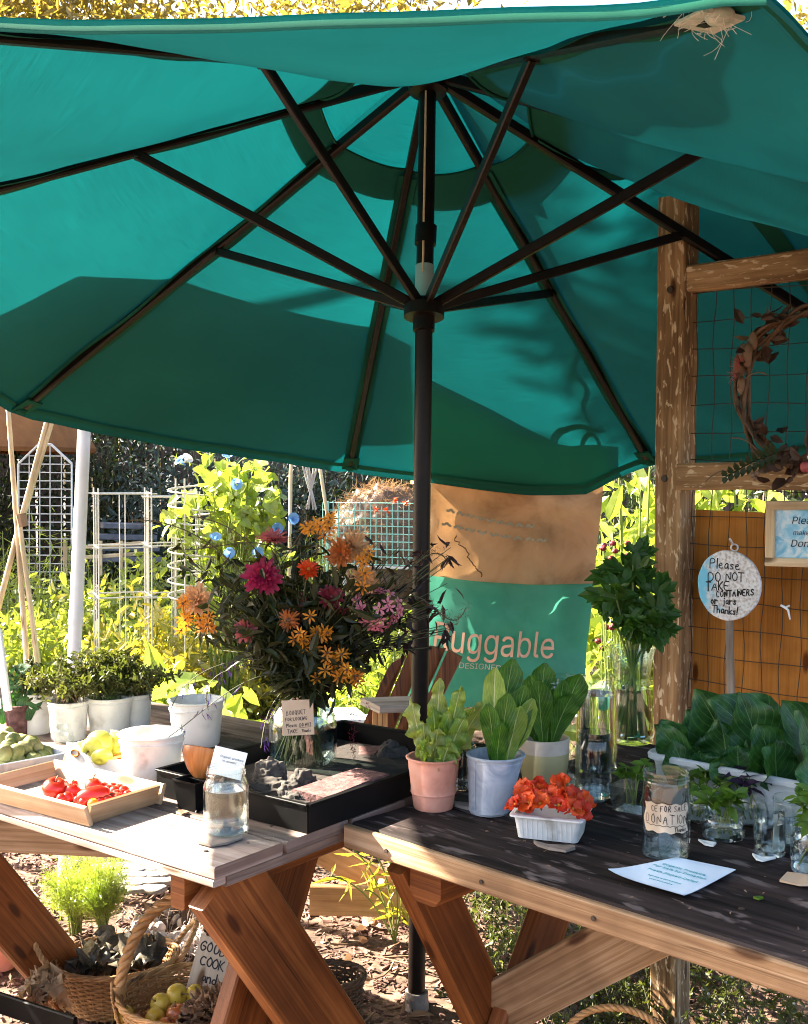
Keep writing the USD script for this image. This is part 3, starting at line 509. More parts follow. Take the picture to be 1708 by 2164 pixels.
# ------------------------------------------------------------------ lettering
GLY = dict(A=[[(0,0),(.3,1),(.6,0)],[(.12,.4),(.48,.4)]],B=[[(0,0),(0,1),(.45,.9),(.4,.6),(0,.55)],[(.4,.55),(.58,.3),(.4,0),(0,0)]],C=[[(.58,.85),(.3,1),(.05,.7),(.05,.3),(.3,0),(.6,.15)]],
 D=[[(0,0),(0,1),(.4,.9),(.6,.5),(.4,.08),(0,0)]],E=[[(.55,1),(0,1),(0,0),(.55,0)],[(0,.52),(.42,.52)]],F=[[(.55,1),(0,1),(0,0)],[(0,.55),(.42,.55)]],G=[[(.58,.85),(.3,1),(.04,.6),(.12,.12),(.4,0),(.58,.2),(.58,.45),(.34,.45)]],
 I=[[(.1,0),(.1,1)]],K=[[(0,0),(0,1)],[(.5,1),(.04,.45),(.55,0)]],L=[[(0,1),(0,0),(.5,0)]],N=[[(0,0),(0,1),(.55,0),(.55,1)]],O=[[(.3,1),(.05,.75),(.05,.25),(.3,0),(.57,.25),(.57,.75),(.3,1)]],
 P=[[(0,0),(0,1),(.45,.95),(.52,.7),(.4,.5),(0,.45)]],Q=[[(.3,1),(.05,.75),(.05,.25),(.3,0),(.57,.25),(.57,.75),(.3,1)],[(.38,.25),(.62,-.05)]],R=[[(0,0),(0,1),(.45,.95),(.5,.7),(.38,.52),(0,.47)],[(.2,.47),(.58,0)]],
 S=[[(.55,.88),(.3,1),(.06,.8),(.15,.58),(.45,.45),(.55,.2),(.3,0),(.03,.12)]],T=[[(0,1),(.6,1)],[(.3,1),(.3,0)]],U=[[(0,1),(.03,.25),(.28,0),(.52,.25),(.55,1)]],
 a=[[(.4,.5),(.2,.6),(.03,.3),(.15,0),(.38,.2),(.4,.55),(.45,0)]],b=[[(0,1),(0,0),(.35,.05),(.42,.35),(.2,.5),(0,.4)]],d=[[(.4,1),(.4,0),(.1,.02),(.03,.3),(.2,.52),(.4,.4)]],e=[[(.05,.3),(.42,.35),(.3,.6),(.08,.45),(.08,.1),(.3,0),(.45,.12)]],g=[[(.4,.5),(.15,.55),(.05,.25),(.3,.1),(.4,.5),(.4,-.3),(.1,-.35)]],
 h=[[(0,1),(0,0)],[(0,.4),(.25,.58),(.38,.4),(.4,0)]],i=[[(.05,.55),(.05,0)],[(.05,.78),(.07,.74)]],j=[[(.2,.55),(.2,-.2),(0,-.32)],[(.2,.8),(.22,.76)]],k=[[(0,1),(0,0)],[(.36,.55),(.03,.25),(.4,0)]],l=[[(.05,1),(.05,0)]],n=[[(0,.55),(0,0)],[(0,.4),(.22,.57),(.38,.4),(.4,0)]],
 o=[[(.2,.55),(.02,.35),(.1,.02),(.35,.05),(.42,.35),(.2,.55)]],r=[[(0,.55),(0,0)],[(0,.35),(.15,.55),(.34,.5)]],s=[[(.35,.5),(.15,.56),(.05,.42),(.32,.2),(.25,0),(.02,.06)]],u=[[(0,.55),(.05,.08),(.25,0),(.38,.2),(.4,.55),(.42,0)]])
GLY['!'] = [[(.18, 1.1), (.08, .3)], [(.06, .08), (.06, .03)]]; GLY["'"] = [[(.1, 1), (.05, .8)]]
def written(lines, th, seed=0, jit=.05):
    """hand lettering: lines = (text, x, y, height[, slope]); flat strokes in the xy plane, thickness th"""
    rg = R(seed); mb = MB()
    for ln in lines:
        tx, x, y, h = ln[:4]; sl = ln[4] if len(ln) > 4 else 0; tr = ln[5] if len(ln) > 5 else 1.0; cx = x
        for ch in tx:
            if ch == ' ': cx += h * .42 * tr; continue
            wmax = 0
            for st in GLY[ch]:
                P = np.array(st) * h; wmax = max(wmax, P[:, 0].max()); P[:, 0] = P[:, 0] * tr; P = P + rg.normal(0, jit * h * .6, P.shape)
                for _ in range(2):
                    if len(P) > 2: Q = np.empty((2 * len(P) - 2, 2)); Q[0::2], Q[1::2] = .75 * P[:-1] + .25 * P[1:], .25 * P[:-1] + .75 * P[1:]; Q[0], Q[-1] = P[0], P[-1]; P = Q
                P = P + [cx, y + (cx - x) * sl]
                q = np.gradient(P, axis=0); q /= np.linalg.norm(q, axis=1, keepdims=True) + 1e-9; n = np.c_[-q[:, 1], q[:, 0]]; w = th * rg.uniform(.8, 1.2)
                P[0] -= q[0] * w * .4; P[-1] += q[-1] * w * .4
                V = np.r_[np.c_[P + n * w / 2, np.zeros(len(P))], np.c_[P - n * w / 2, np.zeros(len(P))]]; k = len(P)
                mb.add((V, np.array([[i + k, i + k + 1, i + 1, i] for i in range(k - 1)])))
            cx += wmax + h * .17 * tr
    return mb
def lay(mb, o, ex, ey, off=.0012):
    """puts flat lettering on the plane at o with axes ex, ey"""
    ex, ey = nrm(ex), nrm(ey); n = np.cross(ex, ey)
    out = MB()
    for v, f, u in zip(mb.v, mb.f, mb.uv): out.add((np.asarray(o) + v[:, :1] * ex + v[:, 1:2] * ey + (v[:, 2:] + off) * n, f), u)
    return out
def printed(text, h, x=0, y=0, italic=0, bold=False, depth=.0004, center=False):
    t = meshkit.text_mesh(text, h, depth, bold); v = np.array(t.vertices)
    if center: x = x - (v[:, 0].max() + v[:, 0].min()) / 2
    v[:, 0] += italic * v[:, 1] + x; v[:, 1] += y
    return MB().add((v, np.array(t.faces)))

# ------------------------------------------------------------------ vessels
def base(px, py, r, z=.745):
    p = on(px, py, z); return p + nrm(A3(p[0], p[1], 0)) * r
def jar_profile(r, h, neck, wall=.003, sh=.8, beads=True):
    o = [(0, .001), (r * .8, 0), (r * .95, .003), (r, .010), (r, h * (sh - .1)), (r * .97, h * sh), (neck * 1.03, h * (sh + .07)), (neck, h * (sh + .09))]
    if beads: o += [(neck * 1.06, h * .905), (neck, h * .92), (neck, h * .935), (neck * 1.05, h * .945), (neck, h * .958), (neck * 1.0, h * .985), (neck * .99, h)]
    else: o += [(neck * 1.04, h * .99), (neck * 1.03, h)]
    i = [(neck - wall, h * .995), (neck - wall, h * (sh + .08)), (r - wall - .001, h * (sh - .08)), (r - wall, h * .4), (r - wall, .012), (r * .8, .006), (0, .005)]
    return o + i
def glassjar(name, label, c, r, h, neck=None, water=None, sh=.8, mat='clear_glass', group=None, beads=True):
    neck = neck or r * .85; t = thing(name, label, 'jar', c, group)
    put(t, 'glass', lathe(jar_profile(r, h, neck, sh=sh, beads=beads), 44, c), mat, 35)
    if water:
        put(t, 'water', lathe([(0, .007), (r - .0045, .008), (r - .0035, .016), (r - .0035, water * .9), (r - .0035, water), (0, water)], 44, c), 'water', 35)
    return t
def open_pot(r0, r1, h, wall=.003, lip=.003, rows=(), n=44):
    P = [(0, .0), (r0 * .96, 0), (r0, .003)]
    for z, d in [(k, 0) for k in np.linspace(.1, .9, 6) * h] + list(rows): P.append((r0 + (r1 - r0) * z / h + d, z))
    P = P[:3] + sorted(P[3:], key=lambda q: q[1])
    P += [(r1 + (r1 - r0) * -.02, h * .955), (r1 + lip, h * .965), (r1 + lip * 1.2, h * .985), (r1 + lip * .6, h), (r1 - wall, h * .995), (r1 - wall * 1.3, h * .9), (r0 - wall, .02), (0, .015)]
    return P
# ------------------------------------------------------------------ salad leaves in pots
PROF_ROM = [.26, .25, .26, .32, .46, .66, .84, .96, 1.0, .98, .80, .15]
PROF_LET = [.34, .36, .42, .55, .75, .9, 1.0, .95, .98, .8, .55, .1]
PROF_COL = [.05, .06, .10, .55, .92, 1.0, .98, .9, .75, .55, .3, .03]
def big_leaf(parent, b, tip, W, prof, mat, face, bulge=(0, 0, 0), ruffle=.006, fold=.25, seed=0, freq=4, nv=9, label=None):
    b, tip = np.asarray(b, float), np.asarray(tip, float); mid = (b + tip) / 2 + np.asarray(bulge)
    P = bez(b, mid, tip, 22); pr = np.interp(np.linspace(0, 1, 22), np.linspace(0, 1, len(prof)), prof)
    put(parent, 'leaf', ribbon(P, W, pr, np.asarray(face, float), ruffle, fold, nv, seed, freq), mat, True, label=label)
CAMF = A3(0, -1, .25)
def leaf_set(parent, c, zb, specs, prof, mats, seed, ruffle, fold, freq=4):
    rg = R(seed)
    for i, (px, py, dy, W, fx) in enumerate(specs):
        tip = at(px, py, c[1] + dy); b = A3(c[0] + (tip[0] - c[0]) * .25, c[1] + dy * .35, zb) + rg.normal(0, .004, 3)
        big_leaf(parent, b, tip, W, prof, mats[i % len(mats)], A3(fx, -1, .25) + rg.normal(0, .12, 3), (rg.normal(0, .006) - (tip[0] - c[0]) * .12, 0, .01), ruffle, fold, seed * 50 + i, freq)
# pink metal pot with lettuce
c = base(916, 1717, .038); t = thing('metal_pot', 'salmon pink painted metal pot holding pale wilting lettuce', 'pot', c)
put(t, 'pot', lathe(open_pot(.0385, .0505, .100, rows=[(.030, .0012), (.0315, .0022), (.033, .0012), (.075, .0006)]), 48, c), 'red_pot', 35)
lc = thing('lettuce', 'pale curly lettuce leaves standing in the salmon pink pot', 'lettuce', c + A3(0, 0, .03))
leaf_set(lc, c, .80, [(868, 1474, .0, 0.0186, -.5), (905, 1552, -.03, 0.0186, .2), (926, 1537, -.035, 0.0198, .4), (950, 1504, -.01, 0.0211, .2), (930, 1432, .02, 0.0186, -.2), (975, 1447, .0, 0.0186, .4), (1030, 1477, .0, 0.0174, .5), (985, 1512, -.02, 0.0198, .1), (893, 1522, -.02, 0.0174, -.2), (955, 1562, -.04, 0.0211, .3), (1002, 1492, .03, 0.0186, .3), (915, 1492, .01, 0.0174, .0)],
         PROF_LET, ['lettuce', 'romaine_pale'], 3, .012, .35, 4)
# galvanised bucket with romaine
c = base(1034, 1727, .0385); t = thing('metal_bucket', 'blue grey galvanised metal bucket holding tall romaine leaves', 'bucket', c)
lean = A3(.012, 0, 0)
v, f = lathe(open_pot(.0385, .0535, .112, rows=[(.0045, .001), (.1, .0008)]), 48); v = v + c + lean * (v[:, 2:] / .112); put(t, 'bucket', (v, f), 'galvanised', 35)
put(t, 'side_seam', beam(c + A3(-.032, -.022, .004), c + lean + A3(-.044, -.031, .104), .012, .002, A3(.57, -.82, 0), .0008), 'galvanised')
c2 = c + lean; lr = thing('romaine_lettuce', 'long green romaine leaves standing in the grey galvanised bucket', 'lettuce', c2 + A3(0, 0, .03))
leaf_set(lr, c2, .79, [(1047, 1410, -.0, 0.0230, -.35), (1030, 1486, -.03, 0.0197, -.5), (1075, 1464, -.03, 0.0213, -.1), (1100, 1491, -.02, 0.0230, .3), (1085, 1391, .03, 0.0295, .1), (1110, 1448, .0, 0.0262, .35), (1128, 1476, .0, 0.0246, .6), (1060, 1526, -.04, 0.0164, .2)], PROF_ROM, ['romaine_pale', 'romaine', 'romaine'], 5, .0022, .16, 2)
# glazed pot with romaine
c = base(1149, 1683, .036); t = thing('glazed_pot', 'olive glazed pot with a pale pink band, holding dark romaine leaves', 'pot', c)
put(t, 'pot', lathe([(0, 0), (.034, 0), (.037, .003), (.042, .02), (.048, .05), (.0505, .075), (.0508, .084)], 48, c), 'glazed_pot', True)
put(t, 'band', lathe([(.0508, .084), (.0512, .1), (.0515, .1115), (.049, .113), (.047, .11), (.047, .06), (0, .05)], 48, c), 'pot_band', 35)
lr = thing('romaine_lettuce', 'broad dark green romaine leaves standing in the olive glazed pot', 'lettuce', c + A3(0, 0, .05))
leaf_set(lr, c, .81, [(1122, 1426, .0, 0.0279, -.3), (1138, 1438, -.03, 0.0262, -.1), (1152, 1400, .02, 0.0279, .1), (1172, 1454, -.01, 0.0279, .15), (1192, 1436, -.02, 0.0213, .5), (1228, 1424, .0, 0.0295, .35), (1212, 1466, -.02, 0.0246, .5), (1106, 1486, .0, 0.0213, -.5)], PROF_ROM, ['romaine'], 7, .0025, .14, 2)
# jars at the back
glassjar('glass_jar', 'tall empty screw-top jar behind the romaine, left of the other tall jar', base(1181, 1672, .04), .042, .23, .033, sh=.84)
glassjar('glass_jar', 'tall jar of water right behind the empty jar, next to the celery vase', base(1261, 1640, .043), .044, .21, .0345, water=.17, sh=.82)
glassjar('glass_jar', 'shorter empty glass jar with dark see-through body, right of the glazed pot', base(1257, 1699, .038), .0385, .135, .0325, water=.022, sh=.8)
glassjar('glass_jar', 'small jar half hidden between the pink pot and the grey bucket', base(977, 1672, .03), .032, .09, .027)
# celery vase
c = base(1334, 1578, .05); t = thing('glass_vase', 'tall waisted glass vase of water beside the wooden post', 'vase', c)
pr = [(0, .002), (.044, 0), (.051, .006), (.053, .02), (.051, .06), (.047, .105), (.0435, .14), (.0445, .17), (.049, .20), (.056, .231), (.053, .231), (.046, .20), (.0415, .17), (.0405, .14), (.044, .105), (.048, .06), (.049, .02), (.04, .012), (0, .01)]
v, f = lathe(pr, 64); a = np.arctan2(v[:, 1], v[:, 0]); v[:, :2] *= (1 + .010 * np.cos(16 * a))[:, None]; put(t, 'glass', (v + c, f), 'thick_glass', True)
put(t, 'water', lathe([(0, .0125), (.039, .014), (.0475, .022), (.0465, .06), (.0425, .105), (.0395, .132), (0, .132)], 48, c), 'water', 35)
ce = thing('celery_bunch', 'leafy dark green celery stalks standing in the waisted glass vase', 'celery', c + A3(0, 0, .02)); rg = R(12); lm = MB()
tops = [(1338, 1180, .0), (1300, 1255, -.02), (1378, 1262, .0), (1318, 1215, .03), (1288, 1290, 0), (1400, 1300, -.02), (1352, 1300, -.04), (1325, 1310, -.04), (1385, 1335, -.03)]
for i, (px, py, dy) in enumerate(tops):
    tp = at(px, py, c[1] + dy); bt = c + A3(-(tp[0] - c[0]) * .5 + rg.normal(0, .012), rg.normal(0, .012), .018); mid = c + A3((tp[0] - c[0]) * .1, dy * .3, .19)
    P = np.vstack([bez(bt, (bt + mid) / 2, mid, 8), bez(mid, (mid + tp) / 2 + A3(0, 0, .02), tp, 8)[1:]])
    put(ce, 'stalk', tube(P, np.linspace(.0045, .0018, len(P)), 7), 'stem_green', True)
    for q in range(5):                     # leaflets: three fans of toothed lobes
        e = P[-1 - q // 2] if q else tp; d0 = nrm(A3(rg.normal(0, .8), rg.normal(0, .5) - .3, rg.normal(.15, .5)))
        s0 = nrm(np.cross(d0, A3(0, -1, .4))); s1 = rg.uniform(.05, .085)
        for a in (-1.1, 0, 1.1):
            dd = d0 * math.cos(a) + s0 * math.sin(a); LL = s1 * (1 - .3 * abs(a))
            lm.add(leaves([e + d0 * .012], [dd], [A3(0, -.7, .7) + rg.normal(0, .25, 3)], LL, LL * .62)); lm.add(leaves([e + dd * LL * .5], [dd + s0 * .5], [A3(0, -.7, .7)], LL * .5, LL * .4)); lm.add(leaves([e + dd * LL * .5], [dd - s0 * .5], [A3(0, -.7, .7)], LL * .5, LL * .4))
put(ce, 'leaves', lm, 'leaf_celery', kind='stuff')
# collard bin
b0 = on(1362, 1590, .843); rel = b0 - OR; s0, t0 = rel @ ra_, rel @ rb_
bt = thing('plastic_bin', 'frosted white plastic bin with rounded rim, full of collard greens', 'bin', RT(s0 + .2, t0 + .1))
def bin_ring(ins, z, r=.03, L=.40, D=.20):
    P = []
    for cx, cy, a0 in ((L - r, D - r, 0), (r, D - r, 90), (r, r, 180), (L - r, r, 270)):
        for a in np.linspace(a0, a0 + 90, 7): P.append(RT(s0, t0, 0) + ra_ * (cx + (r + ins) * math.cos(math.radians(a))) + rb_ * (cy + (r + ins) * math.sin(math.radians(a))) + A3(0, 0, z))
    return P
rings = [bin_ring(-.022, .7462), bin_ring(-.018, .749), bin_ring(-.010, .82), bin_ring(-.006, .832), bin_ring(.004, .834), bin_ring(.005, .842), bin_ring(.001, .846), bin_ring(-.009, .845), bin_ring(-.013, .83), bin_ring(-.021, .753)]
V = np.vstack(rings); k = 28; Fc = [[i * k + j, i * k + (j + 1) % k, (i + 1) * k + (j + 1) % k, (i + 1) * k + j] for i in range(len(rings) - 1) for j in range(k)]
V = np.vstack([V, RT(s0 + .2, t0 + .1, .7462), RT(s0 + .2, t0 + .1, .753)]); Fq = np.array(Fc); Ft = [[len(V) - 2, (j + 1) % k, j] for j in range(k)] + [[len(V) - 1, 9 * k + j, 9 * k + (j + 1) % k] for j in range(k)]
put(bt, 'bin', MB().add((V, np.vstack([Fq[:, [0, 1, 2]], Fq[:, [0, 2, 3]], Ft]))), 'frosted_bin', 30)
cg = thing('collard_greens', 'big dark collard leaves heaped in the frosted white bin', 'collard greens', RT(s0 + .2, t0 + .1, .76)); rg = R(21)
for i, (px, py, ds, dt, W, fx) in enumerate([(1470, 1455, .10, .12, .075, -.2), (1560, 1462, .18, .09, .06, .1), (1520, 1520, .12, .05, .05, -.4), (1395, 1520, .04, .08, .05, -.5), (1382, 1530, .05, .03, .04, -.8), (1600, 1530, .22, .05, .07, .2), (1640, 1560, .24, .02, .05, .5), (1450, 1500, .08, .15, .07, -.1), (1690, 1500, .30, .08, .065, .4), (1420, 1560, .07, .02, .045, -.3), (1560, 1575, .17, .02, .06, .1), (1700, 1570, .34, .04, .06, .3), (1500, 1475, .2, .16, .08, .2), (1480, 1585, .10, .03, .04, .0), (1650, 1480, .3, .14, .07, .0)]):
    b = RT(s0 + ds + .02, t0 + dt + .02, .77); Yt = b[1] + .0; tp = at(px, py, Yt)
    big_leaf(cg, b, tp, W, PROF_COL, 'collard', A3(fx, -1, .5) + rg.normal(0, .2, 3), rg.normal(0, .014, 3) + A3(0, -.014, .018), .010, .32, 300 + i, 2.2, 11)
# nasturtium tray
c = (on(1094, 1772, .745) + on(1217, 1785, .745)) / 2; ex = nrm(on(1217, 1785, .745) - on(1094, 1772, .745)); ey = A3(-ex[1], ex[0], 0); Lx = .097; SCN = 1.14
t = thing('plastic_punnet', 'white ribbed plastic punnet of orange nasturtium flowers', 'punnet', c)
mb = MB(); pz = lambda x, y, z: c + ex * x * SCN + ey * y * SCN + A3(0, 0, z)
def rect_ring(hx, y0, y1, z, r=.008):
    P = []
    for cx, cy, a0 in ((hx - r, y1 - r, 0), (-hx + r, y1 - r, 90), (-hx + r, y0 + r, 180), (hx - r, y0 + r, 270)):
        for a in np.linspace(a0, a0 + 90, 4): P.append(pz(cx + r * math.cos(math.radians(a)), cy + r * math.sin(math.radians(a)), z))
    return P
rings = [rect_ring(.047, .004, .072, .001), rect_ring(.052, -.002, .079, .040), rect_ring(.058, -.008, .085, .041), rect_ring(.058, -.008, .085, .044), rect_ring(.051, -.0, .077, .0445), rect_ring(.047, .004, .072, .005)]
V = np.vstack(rings + [[pz(0, .038, .001)], [pz(0, .038, .005)]]); k = 16; n = len(V); Fq = np.array([[i * k + j, i * k + (j + 1) % k, (i + 1) * k + (j + 1) % k, (i + 1) * k + j] for i in range(5) for j in range(k)])
put(t, 'punnet', MB().add((V, np.vstack([Fq[:, [0, 1, 2]], Fq[:, [0, 2, 3]], [[n - 2, (j + 1) % k, j] for j in range(k)], [[n - 1, 5 * k + j, 5 * k + (j + 1) % k] for j in range(k)]]))), 'white_plastic', 30)
for x in np.linspace(-.038, .038, 11): put(t, 'rib', beam(pz(x, .0035, .004), pz(x, -.0015, .038), .0022, .0016, ex, .0005), 'white_plastic')
nas = thing('nasturtiums', 'orange nasturtium flowers heaped in the white punnet', 'flowers', pz(0, .04, .02)); rg = R(31)
spots = [(x_ + (.006 if j % 2 else -.004), y_) for j, y_ in enumerate((.004, .020, .036, .052, .066)) for x_ in (-.044, -.022, 0, .022, .042)][:24]
for i, (px, py) in enumerate(spots):
    px, py = px + rg.normal(0, .003), py + rg.normal(0, .003); fc = pz(px, py, .046 + .016 * (1 - (px / .06) ** 2) + .010 * (py / .06) + rg.uniform(-.004, .012)); ax = nrm(A3(rg.normal(0, .6) + px * 6, -.6 + rg.normal(0, .4), .75)); u = nrm(np.cross(ax, A3(.3, .2, .9))); w = np.cross(ax, u)
    fp = None
    for q in range(5):
        a = q * 1.2566 + rg.normal(0, .12); d = u * math.cos(a) + w * math.sin(a); k_ = rg.uniform(.62, .86); P = np.array([fc - ax * .004 + d * .002, fc + d * .009 * k_ + ax * .004, fc + d * .018 * k_ + ax * .0085, fc + d * .027 * k_ + ax * (.0085 + rg.normal(0, .003))])
        fl = ribbon(spline(P, 9), .0128 * k_, [.12, .16, .30, .62, .92, 1, .98, .8, .35], ax, .0026, .10, 7, i * 9 + q, 2)
        if q == 0: acc = MB()
        acc.add(fl)
    acc.add(tube([fc - ax * .004, fc - ax * .018 + u * .004], [.003, .001], 5)); fp = put(nas, 'flower', acc, 'petal_scarlet' if i % 3 else 'petal_scarlet_deep', True); put(fp, 'throat', ball(fc + ax * .001, .0034, 2), 'petal_orange', True)
# donation jar
c = base(1407, 1823, .0395); t = thing('donation_jar', 'big open screw-top glass jar with a hand-lettered paper label for sale and donation', 'jar', c)
put(t, 'glass', lathe(jar_profile(.040, .146, .037, sh=.80), 56, c), 'clear_glass', 35)
def on_cyl(mb, c, r, a0):   # wraps flat lettering (x along the arc) round a jar
    out = MB()
    for v, f, u in zip(mb.v, mb.f, mb.uv):
        a = a0 + v[:, 0] / r; out.add((np.stack([c[0] + r * np.sin(a), c[1] - r * np.cos(a), c[2] + v[:, 1]], -1), f), u)
    return out
g = [(x, z) for z in np.linspace(.050, .098, 6) for x in np.linspace(-.052, .030, 22)]
v = np.array([[x + .004 * math.sin(z * 160), z + .0015 * math.sin(x * 300), 0] for x, z in g]); lab = MB().add((v, np.array([[i * 22 + j, i * 22 + j + 1, (i + 1) * 22 + j + 1, (i + 1) * 22 + j] for i in range(5) for j in range(21)])))
lp = put(t, 'label_paper', on_cyl(lab, c, .0404, .02), 'pale_cardboard', True)
wr = written([('CE FOR SALE', -.036, .0845, .0095, .05, .75), ('DONATION', -.047, .064, .0155, .03, .72), ('Thanks', .004, .0525, .0065, 0, .9)], .0011, 5); P = np.c_[np.linspace(-.046, .026, 30), .0615 + .001 * np.sin(np.linspace(0, 40, 30))]
wr.add((np.r_[np.c_[P + [0, .0005], np.zeros(30)], np.c_[P - [0, .0005], np.zeros(30)]], np.array([[i + 30, i + 31, i + 1, i] for i in range(29)])))
put(t, 'lettering', on_cyl(wr, c, .0409, .02), 'ink')
# herbs in small vessels
def herb(name, label, c, z0, n, spread, h, mat, seed, L=(.018, .035), cat='herb', ratio=.6):
    t = thing(name, label, cat, c + A3(0, 0, z0)); rg = R(seed); st, lv = MB(), MB()
    for i in range(n):
        a, q = rg.uniform(0, 6.28), rg.uniform(.2, 1) ** .6; e = c + A3(math.cos(a) * spread * q, math.sin(a) * spread * q, z0 + h * rg.uniform(.55, 1)); b = c + A3(rg.normal(0, .008), rg.normal(0, .008), .012)
        P = bez(b, (b + e) / 2 + A3(0, 0, .015), e, 6); st.add(tube(P, .0013, 5)); m = 6
        for k in range(m):
            p = P[-1] if k < 4 else P[-2]; d = nrm(A3(math.cos(k * 1.57 + a), math.sin(k * 1.57 + a), rg.uniform(-.2, .6)) + rg.normal(0, .25, 3))
            l = rg.uniform(*L); lv.add(leaves([p], [d], [A3(0, -.3, 1) + rg.normal(0, .3, 3)], l, l * ratio))
    put(t, 'stems', st, 'stem_green', True); put(t, 'leaves', lv, mat, 60)
    return t
def punnet_clear(name, label, c, w, d, h, yaw):
    t = thing(name, label, 'tub', c); e1 = A3(math.cos(yaw), math.sin(yaw), 0); e2 = A3(-e1[1], e1[0], 0); V = []
    for hx, hy, z in ((w * .42, d * .42, 0), (w * .5, d * .5, h), (w * .56, d * .57, h + .001), (w * .49, d * .49, h - .001), (w * .41, d * .41, .002)):
        for sx, sy in ((-1, -1), (1, -1), (1, 1), (-1, 1)): V.append(c + e1 * hx * sx + e2 * hy * sy + A3(0, 0, z))
    Fc = [[i * 4 + j, i * 4 + (j + 1) % 4, i * 4 + 4 + (j + 1) % 4, i * 4 + 4 + j] for i in range(4) for j in range(4)] + [[3, 2, 1, 0], [16, 17, 18, 19]]
    put(t, 'tub', (np.array(V), np.array(Fc)), 'clear_plastic'); return t
c = base(1345, 1722, .03); punnet_clear('clear_tub', 'clear plastic tub of basil standing just left of the donation jar', c, .085, .07, .05, -.6)
herb('basil', 'basil leaves in the clear plastic tub left of the donation jar', c, .04, 7, .032, .05, 'leaf_basil', 41)
c = base(1528, 1783, .036); glassjar('glass_jar', 'squat little jar holding bright basil, nearest the paper notice', c, .0375, .046, .034, water=.026, sh=.72)
herb('basil', 'bright green basil sprigs in the squat little jar', c, .035, 9, .036, .05, 'leaf_basil', 42, (.022, .04))
c = base(1482, 1745, .036); glassjar('glass_jar', 'jar of basil half hidden right behind the donation jar', c, .036, .05, .033, water=.03, sh=.72)
herb('basil', 'loose basil leaves spreading right behind the donation jar', c, .045, 10, .05, .045, 'leaf_basil', 43, (.022, .042))
c = base(1592, 1752, .036); glassjar('glass_jar', 'jar of purple basil in front of the frosted bin', c, .036, .06, .033, water=.03, sh=.75)
herb('purple_basil', 'dark purple basil in front of the frosted bin', c, .055, 11, .042, .045, 'leaf_purple', 44, (.025, .042))
c = base(1627, 1813, .0265); t = thing('drinking_glass', 'straight drinking glass of water with a knife standing in it', 'glass', c)
put(t, 'glass', lathe([(0, .001), (.024, 0), (.0265, .004), (.0268, .04), (.027, .079), (.0255, .080), (.0248, .077), (.0245, .01), (0, .008)], 44, c), 'clear_glass', 35)
put(t, 'water', lathe([(0, .0085), (.0238, .0095), (.0238, .055), (0, .055)], 40, c), 'water', 35)
k = thing('butter_knife', 'grey knife blade standing in the drinking glass', 'knife', c + A3(0, 0, .01))
put(k, 'blade', beam(c + A3(.005, -.006, .01), c + A3(.008, -.004, .068), .008, .0015, A3(1, .2, 0), .0004), 'aluminium')
c = base(1670, 1794, .028); glassjar('glass_jar', 'open clear jar of water right behind the drinking glass', c, .030, .085, .0285, water=.04, sh=.8)
c = base(1726, 1860, .04); t = glassjar('glass_jar', 'jar packed with green herbs at the right end of the table', c, .041, .078, .037, water=.055, sh=.78)
herb('herb_bunch', 'green herb sprigs in the jar at the right end of the table', c, .02, 26, .032, .11, 'leaf_basil', 45, (.018, .036))
# notice, scraps
pc = [on(1285, 1851, .749), on(1446, 1898, .749), on(1556, 1838, .749), on(1430, 1812, .749)]
g = []; nn = 12
for i in range(nn):
    for j in range(nn):
        u, w = j / (nn - 1), i / (nn - 1); p = (1 - u) * (1 - w) * pc[0] + u * (1 - w) * pc[1] + u * w * pc[2] + (1 - u) * w * pc[3]; g.append(p + A3(0, 0, .007 * (1 - u) ** 6 * (1 - w) + .004 * (1 - w) ** 6 + .0012))
t = thing('paper_notice', 'laminated pale blue paper notice lying on the right table under the donation jar', 'notice', np.mean(pc, 0))
Vg = np.array(g); Fg = np.array([[i * nn + j, i * nn + j + 1, (i + 1) * nn + j + 1, (i + 1) * nn + j] for i in range(nn - 1) for j in range(nn - 1)])
put(t, 'sheet', MB().add((Vg, Fg)).add((Vg - A3(0, 0, .0008), Fg[:, ::-1])), 'blue_paper', True)
ex = nrm(pc[1] - pc[0]); ey = nrm(pc[3] - pc[0] - ex * ((pc[3] - pc[0]) @ ex)); W_, H_ = np.linalg.norm(pc[1] - pc[0]), (pc[3] - pc[0]) @ ey; bw = nrm(pc[2] - pc[1]); bl = np.linalg.norm(pc[2] - pc[1])
tx = MB()
rows = [('Organic Produce', .64, .0072), ('For Sale by Donation', .54, .0072), ('Fresh Picked Daily!', .40, .0072), ('Feel free to ask questions', .25, .0036), ('enjoy the produce', .17, .0036)]
for s, q, h in rows: tx.add(printed(s, h, 0, (q - .5) * bl * .9, center=True))
put(t, 'lettering', lay(tx, np.mean(pc, 0) - bw * .0 + A3(0, 0, .0022), -ex * -1, bw, .0006), 'teal_ink')
def scrap(name, label, pts, mat, z=.7475, th=.0022, cat='scrap', curl=.003):
    P = np.array([on(x, y, z) for x, y in pts]); n = len(P); c = P.mean(0); V = np.vstack([P + A3(0, 0, th), [c + A3(0, 0, th - curl * .3)], P, [c]]); V[:n:2, 2] += curl * .5
    Fc = [[n, i, (i + 1) % n] for i in range(n)] + [[2 * n + 1, n + 1 + (i + 1) % n, n + 1 + i] for i in range(n)]; Q = [[i, n + 1 + i, n + 1 + (i + 1) % n, (i + 1) % n] for i in range(n)]; Q = np.array(Q)
    single(name, label, cat, MB().add((V, np.vstack([Fc, Q[:, [0, 1, 2]], Q[:, [0, 2, 3]]]))), mat)
